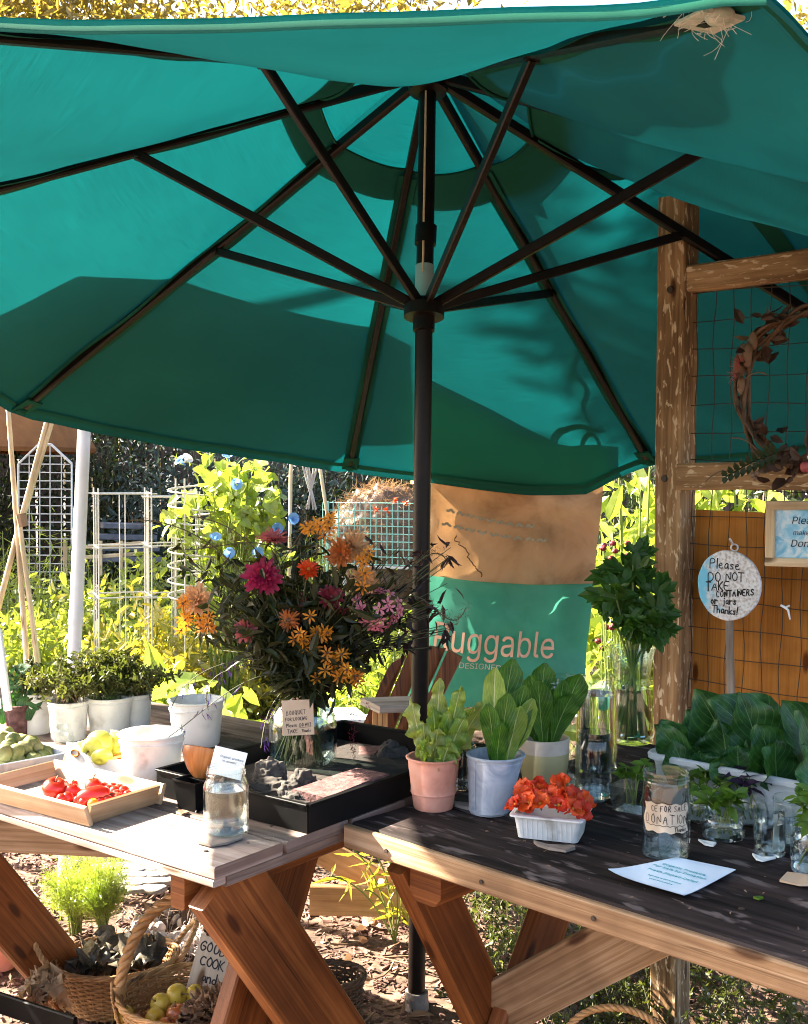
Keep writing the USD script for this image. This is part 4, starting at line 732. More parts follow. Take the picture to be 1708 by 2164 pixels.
scrap('bark_piece', 'curved piece of dark bark lying in front of the nasturtium punnet', [(1128, 1781), (1150, 1787), (1190, 1791), (1212, 1789), (1216, 1795), (1196, 1801), (1160, 1796), (1136, 1788)], 'old_board', th=.004, cat='bark')
scrap('bark_piece', 'thin dark strip of bark between the pink pot and the grey bucket', [(960, 1698), (985, 1700), (1020, 1708), (1050, 1708), (1052, 1714), (1020, 1716), (985, 1711), (961, 1704)], 'old_board', th=.005, cat='bark')
scrap('paper_scrap', 'crumpled white paper tag beside the squat basil jar', [(1476, 1776), (1492, 1778), (1514, 1783), (1508, 1789), (1490, 1786)], 'paper', cat='paper tag')
scrap('paper_scrap', 'torn paper tag under the drinking glass', [(1590, 1806), (1610, 1812), (1640, 1814), (1612, 1821), (1598, 1817)], 'paper', cat='paper tag')
scrap('paper_scrap', 'brown paper tag under the herb jar at the right end', [(1664, 1846), (1715, 1850), (1720, 1872), (1690, 1872), (1648, 1863)], 'kraft_tag', cat='paper tag')
scrap('fallen_leaf', 'small green leaf lying on the table in front of the notice', [(1592, 1898), (1606, 1895), (1614, 1899), (1604, 1902)], 'leaf_basil', cat='leaf')
# ------------------------------------------------------------------ things on the left table
rg = R(401)
B_, R_, F_ = on(111, 1608, .782), on(342, 1660, .782), on(203, 1709, .782); e1 = nrm(R_ - B_); Lx = np.linalg.norm(R_ - B_); e2 = (F_ - R_) - e1 * ((F_ - R_) @ e1); Ly = np.linalg.norm(e2); e2 = nrm(e2)
tc = B_ + e1 * Lx / 2 + e2 * Ly / 2; TR = lambda x, y, z: A3(tc[0], tc[1], 0) + e1 * x + e2 * y + A3(0, 0, z)
Lx, Ly = Lx * 1.0, max(Ly, .2)
t = thing('wooden_tray', 'pale wooden tray with flared sides, holding red tomatoes in the sun', 'tray', TR(0, 0, .745))
put(t, 'bottom', beam(TR(-Lx / 2 + .012, 0, .750), TR(Lx / 2 - .012, 0, .750), Ly - .03, .008, e2, .002), 'old_board')
for sx in (-1, 1):
    put(t, 'side', beam(TR(sx * (Lx / 2 - .010), -Ly / 2 + .016, .7655), TR(sx * (Lx / 2 - .010), Ly / 2 - .016, .7655), .040, .009, Z3 + e1 * .35 * sx, .0015), 'tray_wood')
    put(t, 'side', beam(TR(-Lx / 2 + .0, sx * (Ly / 2 - .010), .7655), TR(Lx / 2 - .0, sx * (Ly / 2 - .010), .7655), .040, .009, Z3 + e2 * .35 * sx, .0015), 'tray_wood')
def fruit(name, label, cat, c, r, sq, mat, group=None, seed=0, stem=True, ax=None, dim=.12, sub=2):
    t = thing(name, label, cat, c, group); v, f = ball((0, 0, 0), 1, sub + 1, (1, 1, 1), .04, seed, 2); q = np.hypot(v[:, 0], v[:, 1]); v[:, 2] -= np.sign(v[:, 2]) * dim * 3 * np.exp(-(q / .22) ** 2) * (np.abs(v[:, 2]) > .3); v = v * r * np.asarray(sq)
    if ax is not None:
        z = nrm(ax); x = nrm(np.cross(z, A3(.3, .8, .1))); y = np.cross(z, x); v = v[:, :1] * x + v[:, 1:2] * y + v[:, 2:] * z
    else: z = Z3
    put(t, 'fruit', (v + c, f), mat, True)
    if stem: put(t, 'stem', tube([c + z * r * sq[2] * .72, c + z * (r * sq[2] * .9 + .003), c + z * (r * sq[2] + .008) + A3(.003, 0, 0)], [.002, .0014, .0018], 5), 'stem_brown', True)
    return t
def tray_z(r): return .754 + r
for (px, py), r, sq, lab, ax in (((116, 1665), .0245, (1, 1, .82), 'large ripe red tomato, leftmost in the wooden tray', (.2, -.3, .9)), ((198, 1682), .0195, (1, 1, 1.75), 'long red plum tomato lying at the front middle of the wooden tray', (.95, .25, .1)), ((152, 1672), .0165, (1, 1, .95), 'medium red tomato between the large tomato and the plum tomato', None), ((198, 1660), .0175, (1, 1, .9), 'round red tomato right behind the plum tomato in the tray', None)):
    c = on(px, py, tray_z(r * .8)); fruit('tomato', lab, 'tomato', c, r, sq, 'tomato_red', None, px, True, ax)
for i, (px, py) in enumerate([(135, 1660), (143, 1685), (130, 1687), (165, 1690), (220, 1663), (230, 1668), (238, 1663), (243, 1672), (252, 1668), (235, 1683), (246, 1680), (258, 1676), (262, 1672), (270, 1679), (228, 1692), (213, 1694), (157, 1658), (176, 1694), (241, 1690), (222, 1680), (250, 1688), (276, 1684)]):
    c = on(px, py, tray_z(.009)); fruit('cherry_tomato', 'small red cherry tomato among the others in the wooden tray', 'cherry tomato', c, rg.uniform(.0085, .012), (1, 1, 1.05), 'tomato_red', 'cherry tomatoes in the wooden tray', i, False, rdir(rg, 1)[0], .05, 1)
fruit('cherry_tomato', 'single orange cherry tomato at the front of the wooden tray', 'cherry tomato', on(197, 1698, tray_z(.010)), .0105, (1, 1, 1), 'tomato_orange', None, 3, False)
# tomatillo tray
P0 = on(133, 1592, .785); d1 = nrm(on(25, 1553, .785) - P0); d2 = nrm(np.cross(Z3, d1)); d2 = d2 if d2[1] < 0 else -d2
TT = lambda x, y, z: A3(P0[0], P0[1], 0) + d1 * x + d2 * y + A3(0, 0, z)
t = thing('metal_tray', 'shallow grey metal tray of green tomatillos at the left edge', 'tray', TT(.2, .1, .745))
put(t, 'bottom', beam(TT(.01, .12, .752), TT(.46, .12, .752), .23, .004, d2, .001), 'galvanised')
for a, b, s in ((TT(0, .005, .769), TT(.47, .005, .769), d2 * -.5), (TT(0, .235, .769), TT(.47, .235, .769), d2 * .5), (TT(.004, 0, .769), TT(.004, .24, .769), -d1 * .5), (TT(.466, 0, .769), TT(.466, .24, .769), d1 * .5)): put(t, 'side', beam(a, b, .042, .004, Z3 + s, .001), 'galvanised')
def tomatillo(c, r, i):
    t = thing('tomatillo', 'green papery tomatillo heaped in the grey metal tray', 'tomatillo', c, 'tomatillos in the grey tray'); v, f = ball((0, 0, 0), 1, 3); a = np.arctan2(v[:, 1], v[:, 0]); q = np.hypot(v[:, 0], v[:, 1])
    v[:, :2] *= (1 + .06 * np.cos(6 * a) * q)[:, None]; v[:, 2] += np.where(v[:, 2] > .8, (v[:, 2] - .8) * .8, 0); v = v * r; z = nrm(rdir(rg, 1, .3)[0]); x = nrm(np.cross(z, A3(.3, .8, .1))); y = np.cross(z, x); v = v[:, :1] * x + v[:, 1:2] * y + v[:, 2:] * z
    put(t, 'husk', (v + c, f), 'tomatillo', True); put(t, 'stem', tube([c + z * r * .95, c + z * r * 1.3], [.0018, .001], 5), 'stem_brown', True)
for i, (px, py, lay_) in enumerate([(5, 1575, 0), (22, 1585, 0), (40, 1578, 0), (60, 1588, 0), (76, 1590, 0), (50, 1600, 0), (25, 1605, 0), (5, 1600, 0), (90, 1600, 0), (70, 1606, 0), (30, 1570, 0), (12, 1560, 0), (45, 1568, 0), (3, 1615, 0), (64, 1575, 1), (78, 1580, 1), (52, 1582, 1), (35, 1588, 1), (18, 1578, 1), (8, 1590, 1), (95, 1594, 0), (70, 1567, 1), (28, 1562, 1), (5, 1558, 1), (42, 1610, 0), (15, 1550, 0)]):
    r = rg.uniform(.014, .020); tomatillo(on(px, py, .757 + r + lay_ * .022), r, i)
# quince carton
A0, A1 = on(140, 1611, .746), on(285, 1641, .746); q1 = nrm(A1 - A0); q2 = A3(-q1[1], q1[0], 0); Lq = .20
QQ = lambda x, y, z: A3(A0[0], A0[1], 0) + q1 * x + q2 * y + A3(0, 0, z)
t = thing('carton', 'white cut-down carton with a hand hole, holding yellow quinces', 'carton', QQ(.1, .07, .745))
xs = np.linspace(0, Lq, 30); top = .046 - .024 * np.clip(np.sin(np.clip((xs - .035) / .05, 0, 1) * 1.57), 0, 1) + .012 * np.clip((xs - .11) / .09, 0, 1)
V = [QQ(x, dy, .746 + z) for dy in (0, .003) for x, h in zip(xs, top) for z in (0, h)]; n = 30
Fc = [[2 * i, 2 * i + 2, 2 * i + 3, 2 * i + 1] for i in range(n - 1)] + [[60 + 2 * i + 1, 60 + 2 * i + 3, 60 + 2 * i + 2, 60 + 2 * i] for i in range(n - 1)] + [[2 * i + 1, 2 * i + 3, 60 + 2 * i + 3, 60 + 2 * i + 1] for i in range(n - 1)]
put(t, 'front_wall', (np.array(V), np.array(Fc)), 'white_paint')
put(t, 'back_wall', beam(QQ(0, .13, .771), QQ(Lq, .13, .771), .05, .003, Z3, .0008), 'white_paint')
put(t, 'side_wall', beam(QQ(0, .004, .766), QQ(0, .127, .766), .04, .003, Z3, .0008), 'white_paint'); put(t, 'side_wall', beam(QQ(Lq, .004, .766), QQ(Lq, .127, .766), .04, .003, Z3, .0008), 'white_paint')
put(t, 'bottom', beam(QQ(.002, .065, .7475), QQ(Lq - .002, .065, .7475), .125, .003, q2, .0008), 'cardboard')
hole = [QQ(.03 + .012 * math.cos(a), -.0008, .772 + .007 * math.sin(a)) for a in np.linspace(0, 2 * math.pi, 17)[:-1]]
put(t, 'hand_hole_edge', tube(hole + hole[:1], .002, 6), 'cardboard', True)
for (px, py), r, sq, lab in (((196, 1581), .026, (1, 1, .95), 'yellow quince, leftmost of the big ones in the white carton'), ((210, 1572), .031, (1, 1, 1.0), 'large yellow green quince in the middle of the white carton'), ((245, 1570), .027, (.9, 1, 1.15), 'green yellow quince beside the cream bucket'), ((215, 1598), .020, (1.3, 1, .8), 'small yellow quince at the front edge of the carton')):
    fruit('quince', lab, 'quince', on(px, py, .755 + r), r, sq, 'quince', None, px, True, rdir(rg, 1, 1)[0])
# buckets and white pots
def bucket(name, label, c, r0, r1, h, mat='white_plastic', rows=()):
    t = thing(name, label, 'bucket', c); put(t, 'bucket', lathe(open_pot(r0, r1, h, .003, .0035, rows), 56, c), mat, 30); return t
c = base(321, 1668, .0545); bucket('plastic_bucket', 'cream plastic bucket in front, lit by the sun inside', c, .0545, .0665, .106, rows=[(.088, .0008), (.0885, .0025), (.091, .0025), (.0915, .001)])
c = base(415, 1585, .062); bucket('plastic_bucket', 'white plastic bucket behind the cream one, next to the black tray', c, .0545, .064, .108, rows=[(.086, .0008), (.0865, .0025), (.089, .0025), (.0895, .001)])
def potplant(i, px, py, r0, r1, h, label, fol, nst, spread, hh, mat='leaf_herb', n=1100):
    c = base(px, py, r0); t = thing('white_pot', label, 'pot', c); put(t, 'pot', lathe(open_pot(r0, r1, h, .003, .002, rows=[(h * .86, .0006), (h * .87, .002)]), 44, c), 'white_plastic', 30)
    put(t, 'soil', lathe([(0, h * .86), (r1 - .004, h * .86)], 30, c), 'dark_soil')
    p = thing('herb_plant', fol, 'herb', c + A3(0, 0, h * .86)); r_ = R(500 + i); st, lv = MB(), MB()
    for k in range(nst):
        a = r_.uniform(0, 6.28); q = r_.uniform(.2, 1); b = c + A3(r_.normal(0, r0 * .4), r_.normal(0, r0 * .4), h * .85); e = c + A3(math.cos(a) * spread * q, math.sin(a) * spread * q, h + hh * r_.uniform(.35, 1) * (1.1 - .6 * q) - (.05 if r_.uniform() < .2 else 0))
        P = bez(b, (b + e) / 2 + A3(0, 0, hh * .5), e, 9); st.add(tube(P, np.linspace(.002, .0009, 9), 5)); m = n // nst; j = r_.integers(2, 9, m); d = rdir(r_, m, .2)
        lv.add(leaves(P[j] + r_.normal(0, .007, (m, 3)), d, rdir(r_, m, 1), r_.uniform(.010, .021, m), r_.uniform(.006, .012, m)))
    put(p, 'stems', st, 'stem_brown' if i % 2 else 'stem_green', True); put(p, 'foliage', lv, mat, kind='stuff')
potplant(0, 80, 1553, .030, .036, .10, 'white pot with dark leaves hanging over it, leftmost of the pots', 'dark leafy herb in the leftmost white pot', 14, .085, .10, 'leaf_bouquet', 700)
potplant(1, 145, 1568, .041, .0475, .094, 'scuffed white pot behind the little glass jar', 'sprawling green herb in the scuffed white pot', 22, .10, .13, 'leaf_herb', 1500)
potplant(2, 232, 1562, .045, .056, .098, 'white pot right of the scuffed one, sunlight falling through its rim', 'straggling herb spilling right over the rim of a sunlit pot', 30, .15, .11, 'leaf_herb', 2100)
potplant(3, 285, 1550, .036, .042, .095, 'white pot half hidden behind the sunlit pot', 'trailing herb stems behind the sunlit pot', 22, .15, .09, 'leaf_herb', 1300)
c = base(38, 1556, .03); t = thing('dark_pot', 'dark red pot in the shade at the left, under big drooping leaves', 'pot', c); put(t, 'pot', lathe(open_pot(.026, .034, .075), 36, c), 'brick_clay', 30)
p = thing('drooping_plant', 'plant with big dark drooping leaves in the dark red pot', 'plant', c + A3(0, 0, .07))
for i, (x, y, W_) in enumerate(((5, 1530, .02), (62, 1522, .024), (45, 1440, .03), (80, 1500, .022), (20, 1460, .02))):
    tp = at(x, y, c[1] - .02); big_leaf(p, c + A3(0, 0, .07), tp, W_, PROF_ROM, 'collard', A3(0, -1, .6), (0, 0, .09), .004, .1, 900 + i)
glassjar('glass_jar', 'small empty flared glass jar in front of the white pots', base(136, 1571, .027), .027, .047, .023, sh=.62, beads=False)
# bowl on a square black pot, card, water jar
c = base(415, 1716, .03); t = thing('square_pot', 'small square black plastic pot under the wooden bowl', 'pot', c); V = []
for hx, z in ((.024, 0), (.031, .055), (.033, .055), (.033, .058), (.030, .058), (.024, .004)):
    for a in (0, 1, 2, 3): V.append(c + la * hx * (1, -1, -1, 1)[a] + lb * hx * (1, 1, -1, -1)[a] + A3(0, 0, z))
put(t, 'pot', (np.array(V), np.array([[i * 4 + j, i * 4 + (j + 1) % 4, i * 4 + 4 + (j + 1) % 4, i * 4 + 4 + j] for i in range(5) for j in range(4)] + [[20, 21, 22, 23]])), 'black_plastic')
v, f = lathe([(0, 0), (.008, .001), (.018, .007), (.030, .018), (.040, .032), (.0465, .048), (.0475, .060), (.0455, .062), (.043, .048), (.036, .033), (.026, .020), (0, .010)], 44); zt = nrm(A3(.18, .35, 1)); xt = nrm(np.cross(A3(0, 1, 0), zt)); yt = np.cross(zt, xt)
bc = at(424, 1650, 2.215) ; single('wooden_bowl', 'orange brown turned wooden bowl tilted on the square black pot', 'bowl', MB().add((bc + v[:, :1] * xt + v[:, 1:2] * yt + v[:, 2:] * zt, f), np.c_[v[:, 2] * 1.0, np.arctan2(v[:, 1], v[:, 0]) * .04]), 'bowl_wood', True)
k0 = at(482, 1612, 2.13); t = thing('label_card', 'white printed card standing behind the jar of water', 'card', k0); kx, ky = nrm(A3(.97, -.05, -.22)), nrm(A3(.15, .3, .95)); ky = nrm(ky - kx * (kx @ ky)); put(t, 'card', beam(k0 - ky * .025, k0 + ky * .026, .062, .0008, kx, .0002), 'paper')
knn = np.cross(kx, ky); put(t, 'lettering', lay(printed('Organic produce', .0042, -.018, .008).add(printed('for donation', .0035, -.012, .001)), k0, kx, ky, .0008), 'soft_ink')
c = base(478, 1777, .040); t = glassjar('water_jar', 'clear screw-top jar of water near the front corner of the left table', c, .0405, .122, .0335, water=.083, sh=.76)
scrap('cardboard_scrap', 'torn grey scrap of cardboard under the jar of water', [(415, 1781), (432, 1765), (500, 1760), (512, 1772), (480, 1784), (445, 1789)], 'old_board', th=.003, cat='cardboard')
scrap('dry_petals', 'few dry brown petals on the sunlit table top by the square pot', [(376, 1714), (392, 1713), (400, 1718), (384, 1721)], 'leaf_dry', th=.002, cat='petals')
# black tray with stones and bricks
KT = lambda s, t, z: LT(s, t, z)
t = thing('black_tray', 'large black plastic seedling tray of stones, bricks and soil on the left table', 'tray', KT(.26, .5, .745)); s0, s1, t0, t1 = -.004, .40, .226, .80; zz = .795
put(t, 'bottom', beam(KT(s0 + .01, (t0 + t1) / 2, .7485), KT(s1 - .01, (t0 + t1) / 2, .7485), t1 - t0 - .02, .004, lb, .001), 'black_plastic')
for a, b in (((s0, t0), (s1, t0)), ((s1, t0), (s1, t1)), ((s1, t1), (s0, t1)), ((s0, t1), (s0, t0))):
    put(t, 'wall', beam(KT(*a, .771), KT(*b, .771), .05, .004, Z3, .001), 'black_plastic'); put(t, 'rim', beam(KT(*a, .797), KT(*b, .797), .004, .011, Z3, .0015), 'black_plastic')
sl_v, sl_f = ball((0, 0, 0), 1, 3); put(t, 'soil', beam(KT(s0 + .012, .5, .756), KT(s1 - .012, .5, .756), .54, .010, lb, .003, segs=20, wob=.008), 'dark_soil')
def stone(label, px, py, Y, r, sq, mat='grey_stone', seed=0, name='stone', cat='stone'):
    c = at(px, py, Y); v, f = ball((0, 0, 0), r, 4, sq, .38, seed, 2.6); v[:, 2] += .004 * np.round(v[:, 2] / .008); single(name, label, cat, (v + c, f), mat, 40)
stone('upright layered grey stone behind the water jar, in the black tray', 572, 1645, 2.30, .034, (1.0, .7, .75), seed=1); stone('flat layered stone under the upright one in the black tray', 575, 1672, 2.25, .038, (1.2, 1, .45), seed=2)
stone('knobbly grey stone standing beside the red brick', 640, 1665, 2.22, .028, (1.0, .8, .9), seed=3); stone('rounded stone leaning on the knobbly one', 617, 1678, 2.20, .026, (1, .9, .7), seed=4); stone('brown stone lying flat at the front corner of the black tray', 640, 1697, 2.14, .034, (1.2, .9, .45), seed=5)
def brick(label, p0, p1, w, h, mat, seed):
    single('brick', label, 'brick', beam(p0, p1, w, h, np.cross(Z3, nrm(np.asarray(p1) - p0)), .006, segs=16, wob=.007, seed=seed), mat)
brick('red brick lying flat along the right side of the black tray', on(667.5, 1689.5, .786) + la * .016 - A3(0, 0, .014), on(800, 1644, .786) + la * .016 - A3(0, 0, .014), .090, .052, 'brick_clay', 4)
brick('broken brick with mortar at the back of the black tray', at(712, 1612, 2.60), at(800, 1612, 2.58), .09, .06, 'brick_clay', 6)
stone('grey lump of mortar and stone at the back right of the tray', 828, 1620, 2.55, .042, (1, .9, .8), seed=8)
v0 = on(700, 1594, .757); single('pale_board', 'pale grey board lying at the far edge of the left table', 'board', beam(at(700, 1590, 2.75), at(806, 1594, 2.7), .12, .006, A3(.2, .9, 0), .001), 'white_paint')
single('white_signboard', 'white framed board standing at the left end of the table, mostly outside the picture', 'board', beam(at(-14, 1372, 2.28), at(6, 1490, 2.24), .20, .02, A3(1, .1, 0), .002), 'white_paint') if False else None
t = thing('white_signboard', 'white framed board leaning at the left edge, behind the tomatillo tray', 'board', at(-40, 1430, 2.3)); s_ = A3(-1, .05, -.1)
q0, q1_ = at(-4, 1330, 2.62), at(17, 1500, 2.56); sx_ = nrm(A3(-1, -.1, -.12)); put(t, 'panel', beam(q0 + sx_ * .10, q1_ + sx_ * .10, .17, .008, sx_, .001), 'white_paint'); put(t, 'frame_bar', beam(q0, q1_, .016, .016, sx_, .002), 'white_paint')

# ------------------------------------------------------------------ bouquet in a glass jug
jc = base(640, 1634, .072, .757); jc[2] = .757
t = thing('glass_jug', 'round-shouldered glass jug holding the bouquet in the black tray', 'jug', jc)
put(t, 'glass', lathe([(0, .001), (.066, 0), (.072, .006), (.0735, .02), (.0735, .085), (.070, .108), (.058, .128), (.047, .140), (.042, .146), (.042, .160), (.045, .163), (.042, .166), (.039, .160), (.039, .147), (.055, .127), (.067, .107), (.0705, .085), (.0705, .02), (.06, .008), (0, .007)], 56, jc), 'jug_glass', 35)
tg = at(630, 1516, jc[1] - .078); t2 = thing('bouquet_tag', 'brown paper tag with a handwritten note, hung on the glass jug', 'tag', tg); tx_, ty_ = nrm(A3(1, 0, .05)), nrm(A3(-.03, .12, 1)); ty_ = nrm(ty_ - tx_ * (tx_ @ ty_))
put(t2, 'card', beam(tg - ty_ * .036, tg + ty_ * .037, .066, .001, tx_, .0003), 'kraft_tag')
wr = written([('BOUQUET', -.024, .006, .0085, .05, .8), ('FOR LOOKING', -.027, -.006, .0068, .03, .85), ('Please', -.025, -.019, .0075, .05, .8), ('DO NOT', .003, -.018, .0065, .03, .8), ('TAKE', -.023, -.031, .0075, .03, .95), ('Thanks', .007, -.030, .0058, .03, .75)], .0010, 3); wr.add((np.array([[.002, -.0205, 0], [.027, -.0200, 0], [.027, -.0193, 0], [.002, -.0198, 0]]), np.array([[0, 1, 2], [0, 2, 3]])))
put(t2, 'lettering', lay(wr, tg, tx_, ty_, .0008), 'ink')
bq = thing('bouquet', 'big dark wilting bouquet of mixed garden flowers in the glass jug', 'bouquet', jc + A3(0, 0, .01)); rg = R(640); mouth = jc + A3(0, 0, .155); YB = jc[1]
stems, lv = MB(), MB()
def stem_to(tip, w=.0018, sag=.03):
    off = rg.normal(0, .014, 3) * [1, 1, 0]; b = jc + A3(rg.normal(0, .018), rg.normal(0, .018), .012); m_ = mouth + off
    P = np.vstack([bez(b, (b + m_) / 2, m_, 5), bez(m_, m_ + (m_ - b) * .35 + A3(0, 0, sag), tip, 10)[1:]]); stems.add(tube(P, np.linspace(w * 1.4, w * .7, len(P)), 5)); return P
def leaf_on(P, n, L=(.03, .055), r=.42):
    k = rg.integers(5, len(P), n); d = rdir(rg, n, -.35); l = rg.uniform(*L, n); lv.add(leaves(P[k] + rg.normal(0, .006, (n, 3)), d, rdir(rg, n, .6), l, l * r, 'ovate'))
fl = {}
def petals(name, c, ax, n, L, W_, tilt, templ='petal', layers=1, mat='petal_crimson', core=None, cr=.006):
    ax = nrm(ax); u = nrm(np.cross(ax, A3(.31, .2, .93))); w = np.cross(ax, u); mb = MB()
    for q in range(layers):
        m_ = n - q * 2 if layers > 1 else n; a = np.arange(m_) * 2 * np.pi / m_ + q * .4; d = np.cos(a)[:, None] * u + np.sin(a)[:, None] * w + ax * (tilt + .35 * q) + rg.normal(0, .08, (m_, 3)); l = L * (1 - .17 * q) * rg.uniform(.85, 1.1, m_)
        mb.add(leaves(np.repeat(c[None], m_, 0) + ax * .003 * q, d, np.repeat(ax[None], m_, 0), l, W_ * l / L, templ))
    pth = put(bq, name, mb, mat, 60)
    if core: put(pth, 'centre', ball(c + ax * .004, cr, 2, (1, 1, 1), .2, 1, 6), core, True)
V_ = lambda px, py, dy=0: at(px, py, YB + dy)
def flower(name, px, py, dy, ax, **k): c = V_(px, py, dy); leaf_on(stem_to(c), 5); petals(name, c, A3(*ax), **k)
flower('zinnia', 556, 1219, -.08, (-.1, -1, .35), n=18, L=.044, W_=.032, tilt=.12, layers=4, mat='petal_crimson', core='petal_wine', cr=.008)
flower('aster', 578, 1143, -.05, (.1, -.35, 1), n=22, L=.038, W_=.015, tilt=.25, layers=2, mat='petal_rose', core='petal_wine')
flower('strawflower', 651, 1206, -.08, (.2, -.9, .6), n=22, L=.026, W_=.012, tilt=.4, layers=3, mat='petal_scarlet', core='petal_orange', cr=.008)
flower('zinnia', 416, 1268, -.02, (-.3, -1, .3), n=20, L=.038, W_=.027, tilt=.15, layers=4, mat='petal_peach', core='petal_rust', cr=.007)
flower('dahlia', 745, 1157, -.02, (.4, -.8, .5), n=22, L=.043, W_=.023, tilt=.2, layers=4, mat='petal_peach', core='petal_rust')
flower('dahlia', 722, 1170, -.05, (-.2, -1, .1), n=18, L=.035, W_=.020, tilt=.5, layers=3, mat='petal_rust', core='petal_brown')
for (px, py, n, rx, ry) in ((672, 1112, 13, 42, 22), (658, 1345, 13, 32, 26), (718, 1418, 14, 42, 24), (425, 1318, 9, 26, 18), (715, 1380, 4, 26, 12), (768, 1180, 5, 14, 40), (390, 1290, 4, 14, 40)):
    c = V_(px, py + 30, -.05); P = stem_to(c); leaf_on(P, 4)
    for i in range(int(n * 1.5)):
        f = V_(px + rg.normal(0, rx * .62), py + rg.normal(0, ry * .55), -.07 + rg.normal(0, .015)); stems.add(tube(bez(c, (c + f) / 2 + rg.normal(0, .004, 3), f, 4), .0007, 4))
        petals('small_daisy', f, A3(rg.normal(0, .5), -1, rg.normal(.3, .4)), n=7, L=.0165, W_=.0105, tilt=.1, mat='petal_orange', core='petal_brown', cr=.0028)
flower('zinnia', 700, 1262, -.06, (.2, -1, .4), n=16, L=.030, W_=.022, tilt=.2, layers=3, mat='petal_wine', core='petal_brown'); flower('aster', 612, 1310, -.07, (-.3, -1, .2), n=18, L=.026, W_=.011, tilt=.2, layers=2, mat='petal_rust', core='petal_brown'); flower('dahlia', 770, 1225, -.03, (.3, -1, .3), n=18, L=.034, W_=.019, tilt=.3, layers=3, mat='petal_peach', core='petal_rust'); flower('zinnia', 520, 1330, -.05, (-.3, -1, .3), n=16, L=.030, W_=.020, tilt=.2, layers=3, mat='petal_rose', core='petal_wine')
c = V_(795, 1285, -.02); P = stem_to(c - A3(0, 0, .02)); leaf_on(P, 8)
for i in range(34):
    d = rdir(rg, 1)[0] * [1.25, .7, 1]; f = c + d * .040 + A3(0, -.01, 0); petals('phlox_floret', f, d + A3(0, -.7, .2), n=5, L=.0145, W_=.014, tilt=.15, mat='petal_pink', core='petal_rose', cr=.002)
for (a, b, n) in (((745, 1450), (748, 1600), 90), ((690, 1275), (735, 1290), 60), ((765, 1420), (772, 1500), 40), ((640, 1250), (628, 1310), 40)):
    mb = MB()
    for i in range(n):
        s = rg.uniform(); p = V_(*a, -.06) * (1 - s) + V_(*b, -.07) * s + rg.normal(0, .004, 3); d = rdir(rg, 1, -.8)[0]; mb.add(leaves([p], [d], [rdir(rg, 1)[0]], .011, .006, 'lance'))
    put(bq, 'amaranth', mb, 'petal_wine', 60, kind='stuff'); stem_to(V_(*a, -.06))
for pts in (((620, 1420), (520, 1440), (430, 1500), (352, 1560)), ((600, 1400), (480, 1400), (400, 1440), (360, 1500)), ((610, 1450), (575, 1490), (560, 1530), (552, 1580)), ((600, 1430), (520, 1410), (455, 1430), (440, 1500))):
    P = spline([V_(x, y, -.05 - .02 * i) for i, (x, y) in enumerate(pts)], 16); stems.add(tube(P, .001, 5)); mb = MB()
    for i in range(16):
        p = P[rg.integers(6, 16)] + rg.normal(0, .005, 3); d = nrm(A3(rg.normal(0, .5), rg.normal(0, .4), -1)); mb.add(leaves([p, p], [d, d], [rdir(rg, 1)[0], rdir(rg, 1)[0]], rg.uniform(.012, .026), .008, 'lance'))
    put(bq, 'salvia_bells', mb, 'petal_purple', 60, kind='stuff')
for pts in (((560, 1300), (470, 1170), (380, 1115), (275, 1098)), ((580, 1280), (520, 1140), (450, 1100), (400, 1090)), ((600, 1250), (560, 1150), (480, 1150), (390, 1160)), ((650, 1250), (640, 1120), (645, 1080), (640, 1075)), ((820, 1300), (880, 1190), (930, 1170), (945, 1185)), ((830, 1330), (900, 1270), (960, 1310), (985, 1283))):
    P = spline([V_(x, y, .03) for x, y in pts], 22); stems.add(tube(P, .0013, 5)); mb = MB(); n = 130
    k = rg.integers(10, 22, n); mb.add(leaves(P[k] + rg.normal(0, .007, (n, 3)), rdir(rg, n, .2), rdir(rg, n), rg.uniform(.006, .016, n), rg.uniform(.003, .007, n), 'lance')); put(bq, 'seed_plume', mb, 'petal_brown', kind='stuff')
for i in range(150):
    a, e = rg.uniform(0, 6.28), rg.uniform(.15, 1.0); px, py = 640 + math.cos(a) * 225 * e, 1285 + math.sin(a) * 165 * e
    P = stem_to(V_(px, py, rg.uniform(-.10, .16)), .0013); leaf_on(P, 20 if py > 1150 else 11, (.026, .062), .42)
for i in range(30):
    px, py = rg.uniform(380, 520), rg.uniform(1130, 1330); P = stem_to(V_(px, py, rg.uniform(-.06, .10)), .0012); leaf_on(P, 10, (.02, .045), .36)
bl_, kp = MB(), lv
lv = bl_
for i in range(70):
    px, py = rg.uniform(770, 955), rg.uniform(1150, 1370); P = stem_to(V_(px, py, rg.uniform(.0, .12)), .0012); leaf_on(P, 11, (.018, .045), .36)
lv = kp; put(bq, 'burgundy_leaves', bl_, 'leaf_burgundy', kind='stuff')
for i in range(40):
    px, py = rg.uniform(520, 760), rg.uniform(1380, 1475); P = stem_to(V_(px, py, rg.uniform(-.10, .05)), .0012, .0); leaf_on(P, 7, (.03, .055), .35)
put(bq, 'stems', stems, 'stem_dark', True, kind='stuff'); put(bq, 'leaves', lv, 'leaf_bouquet', kind='stuff')
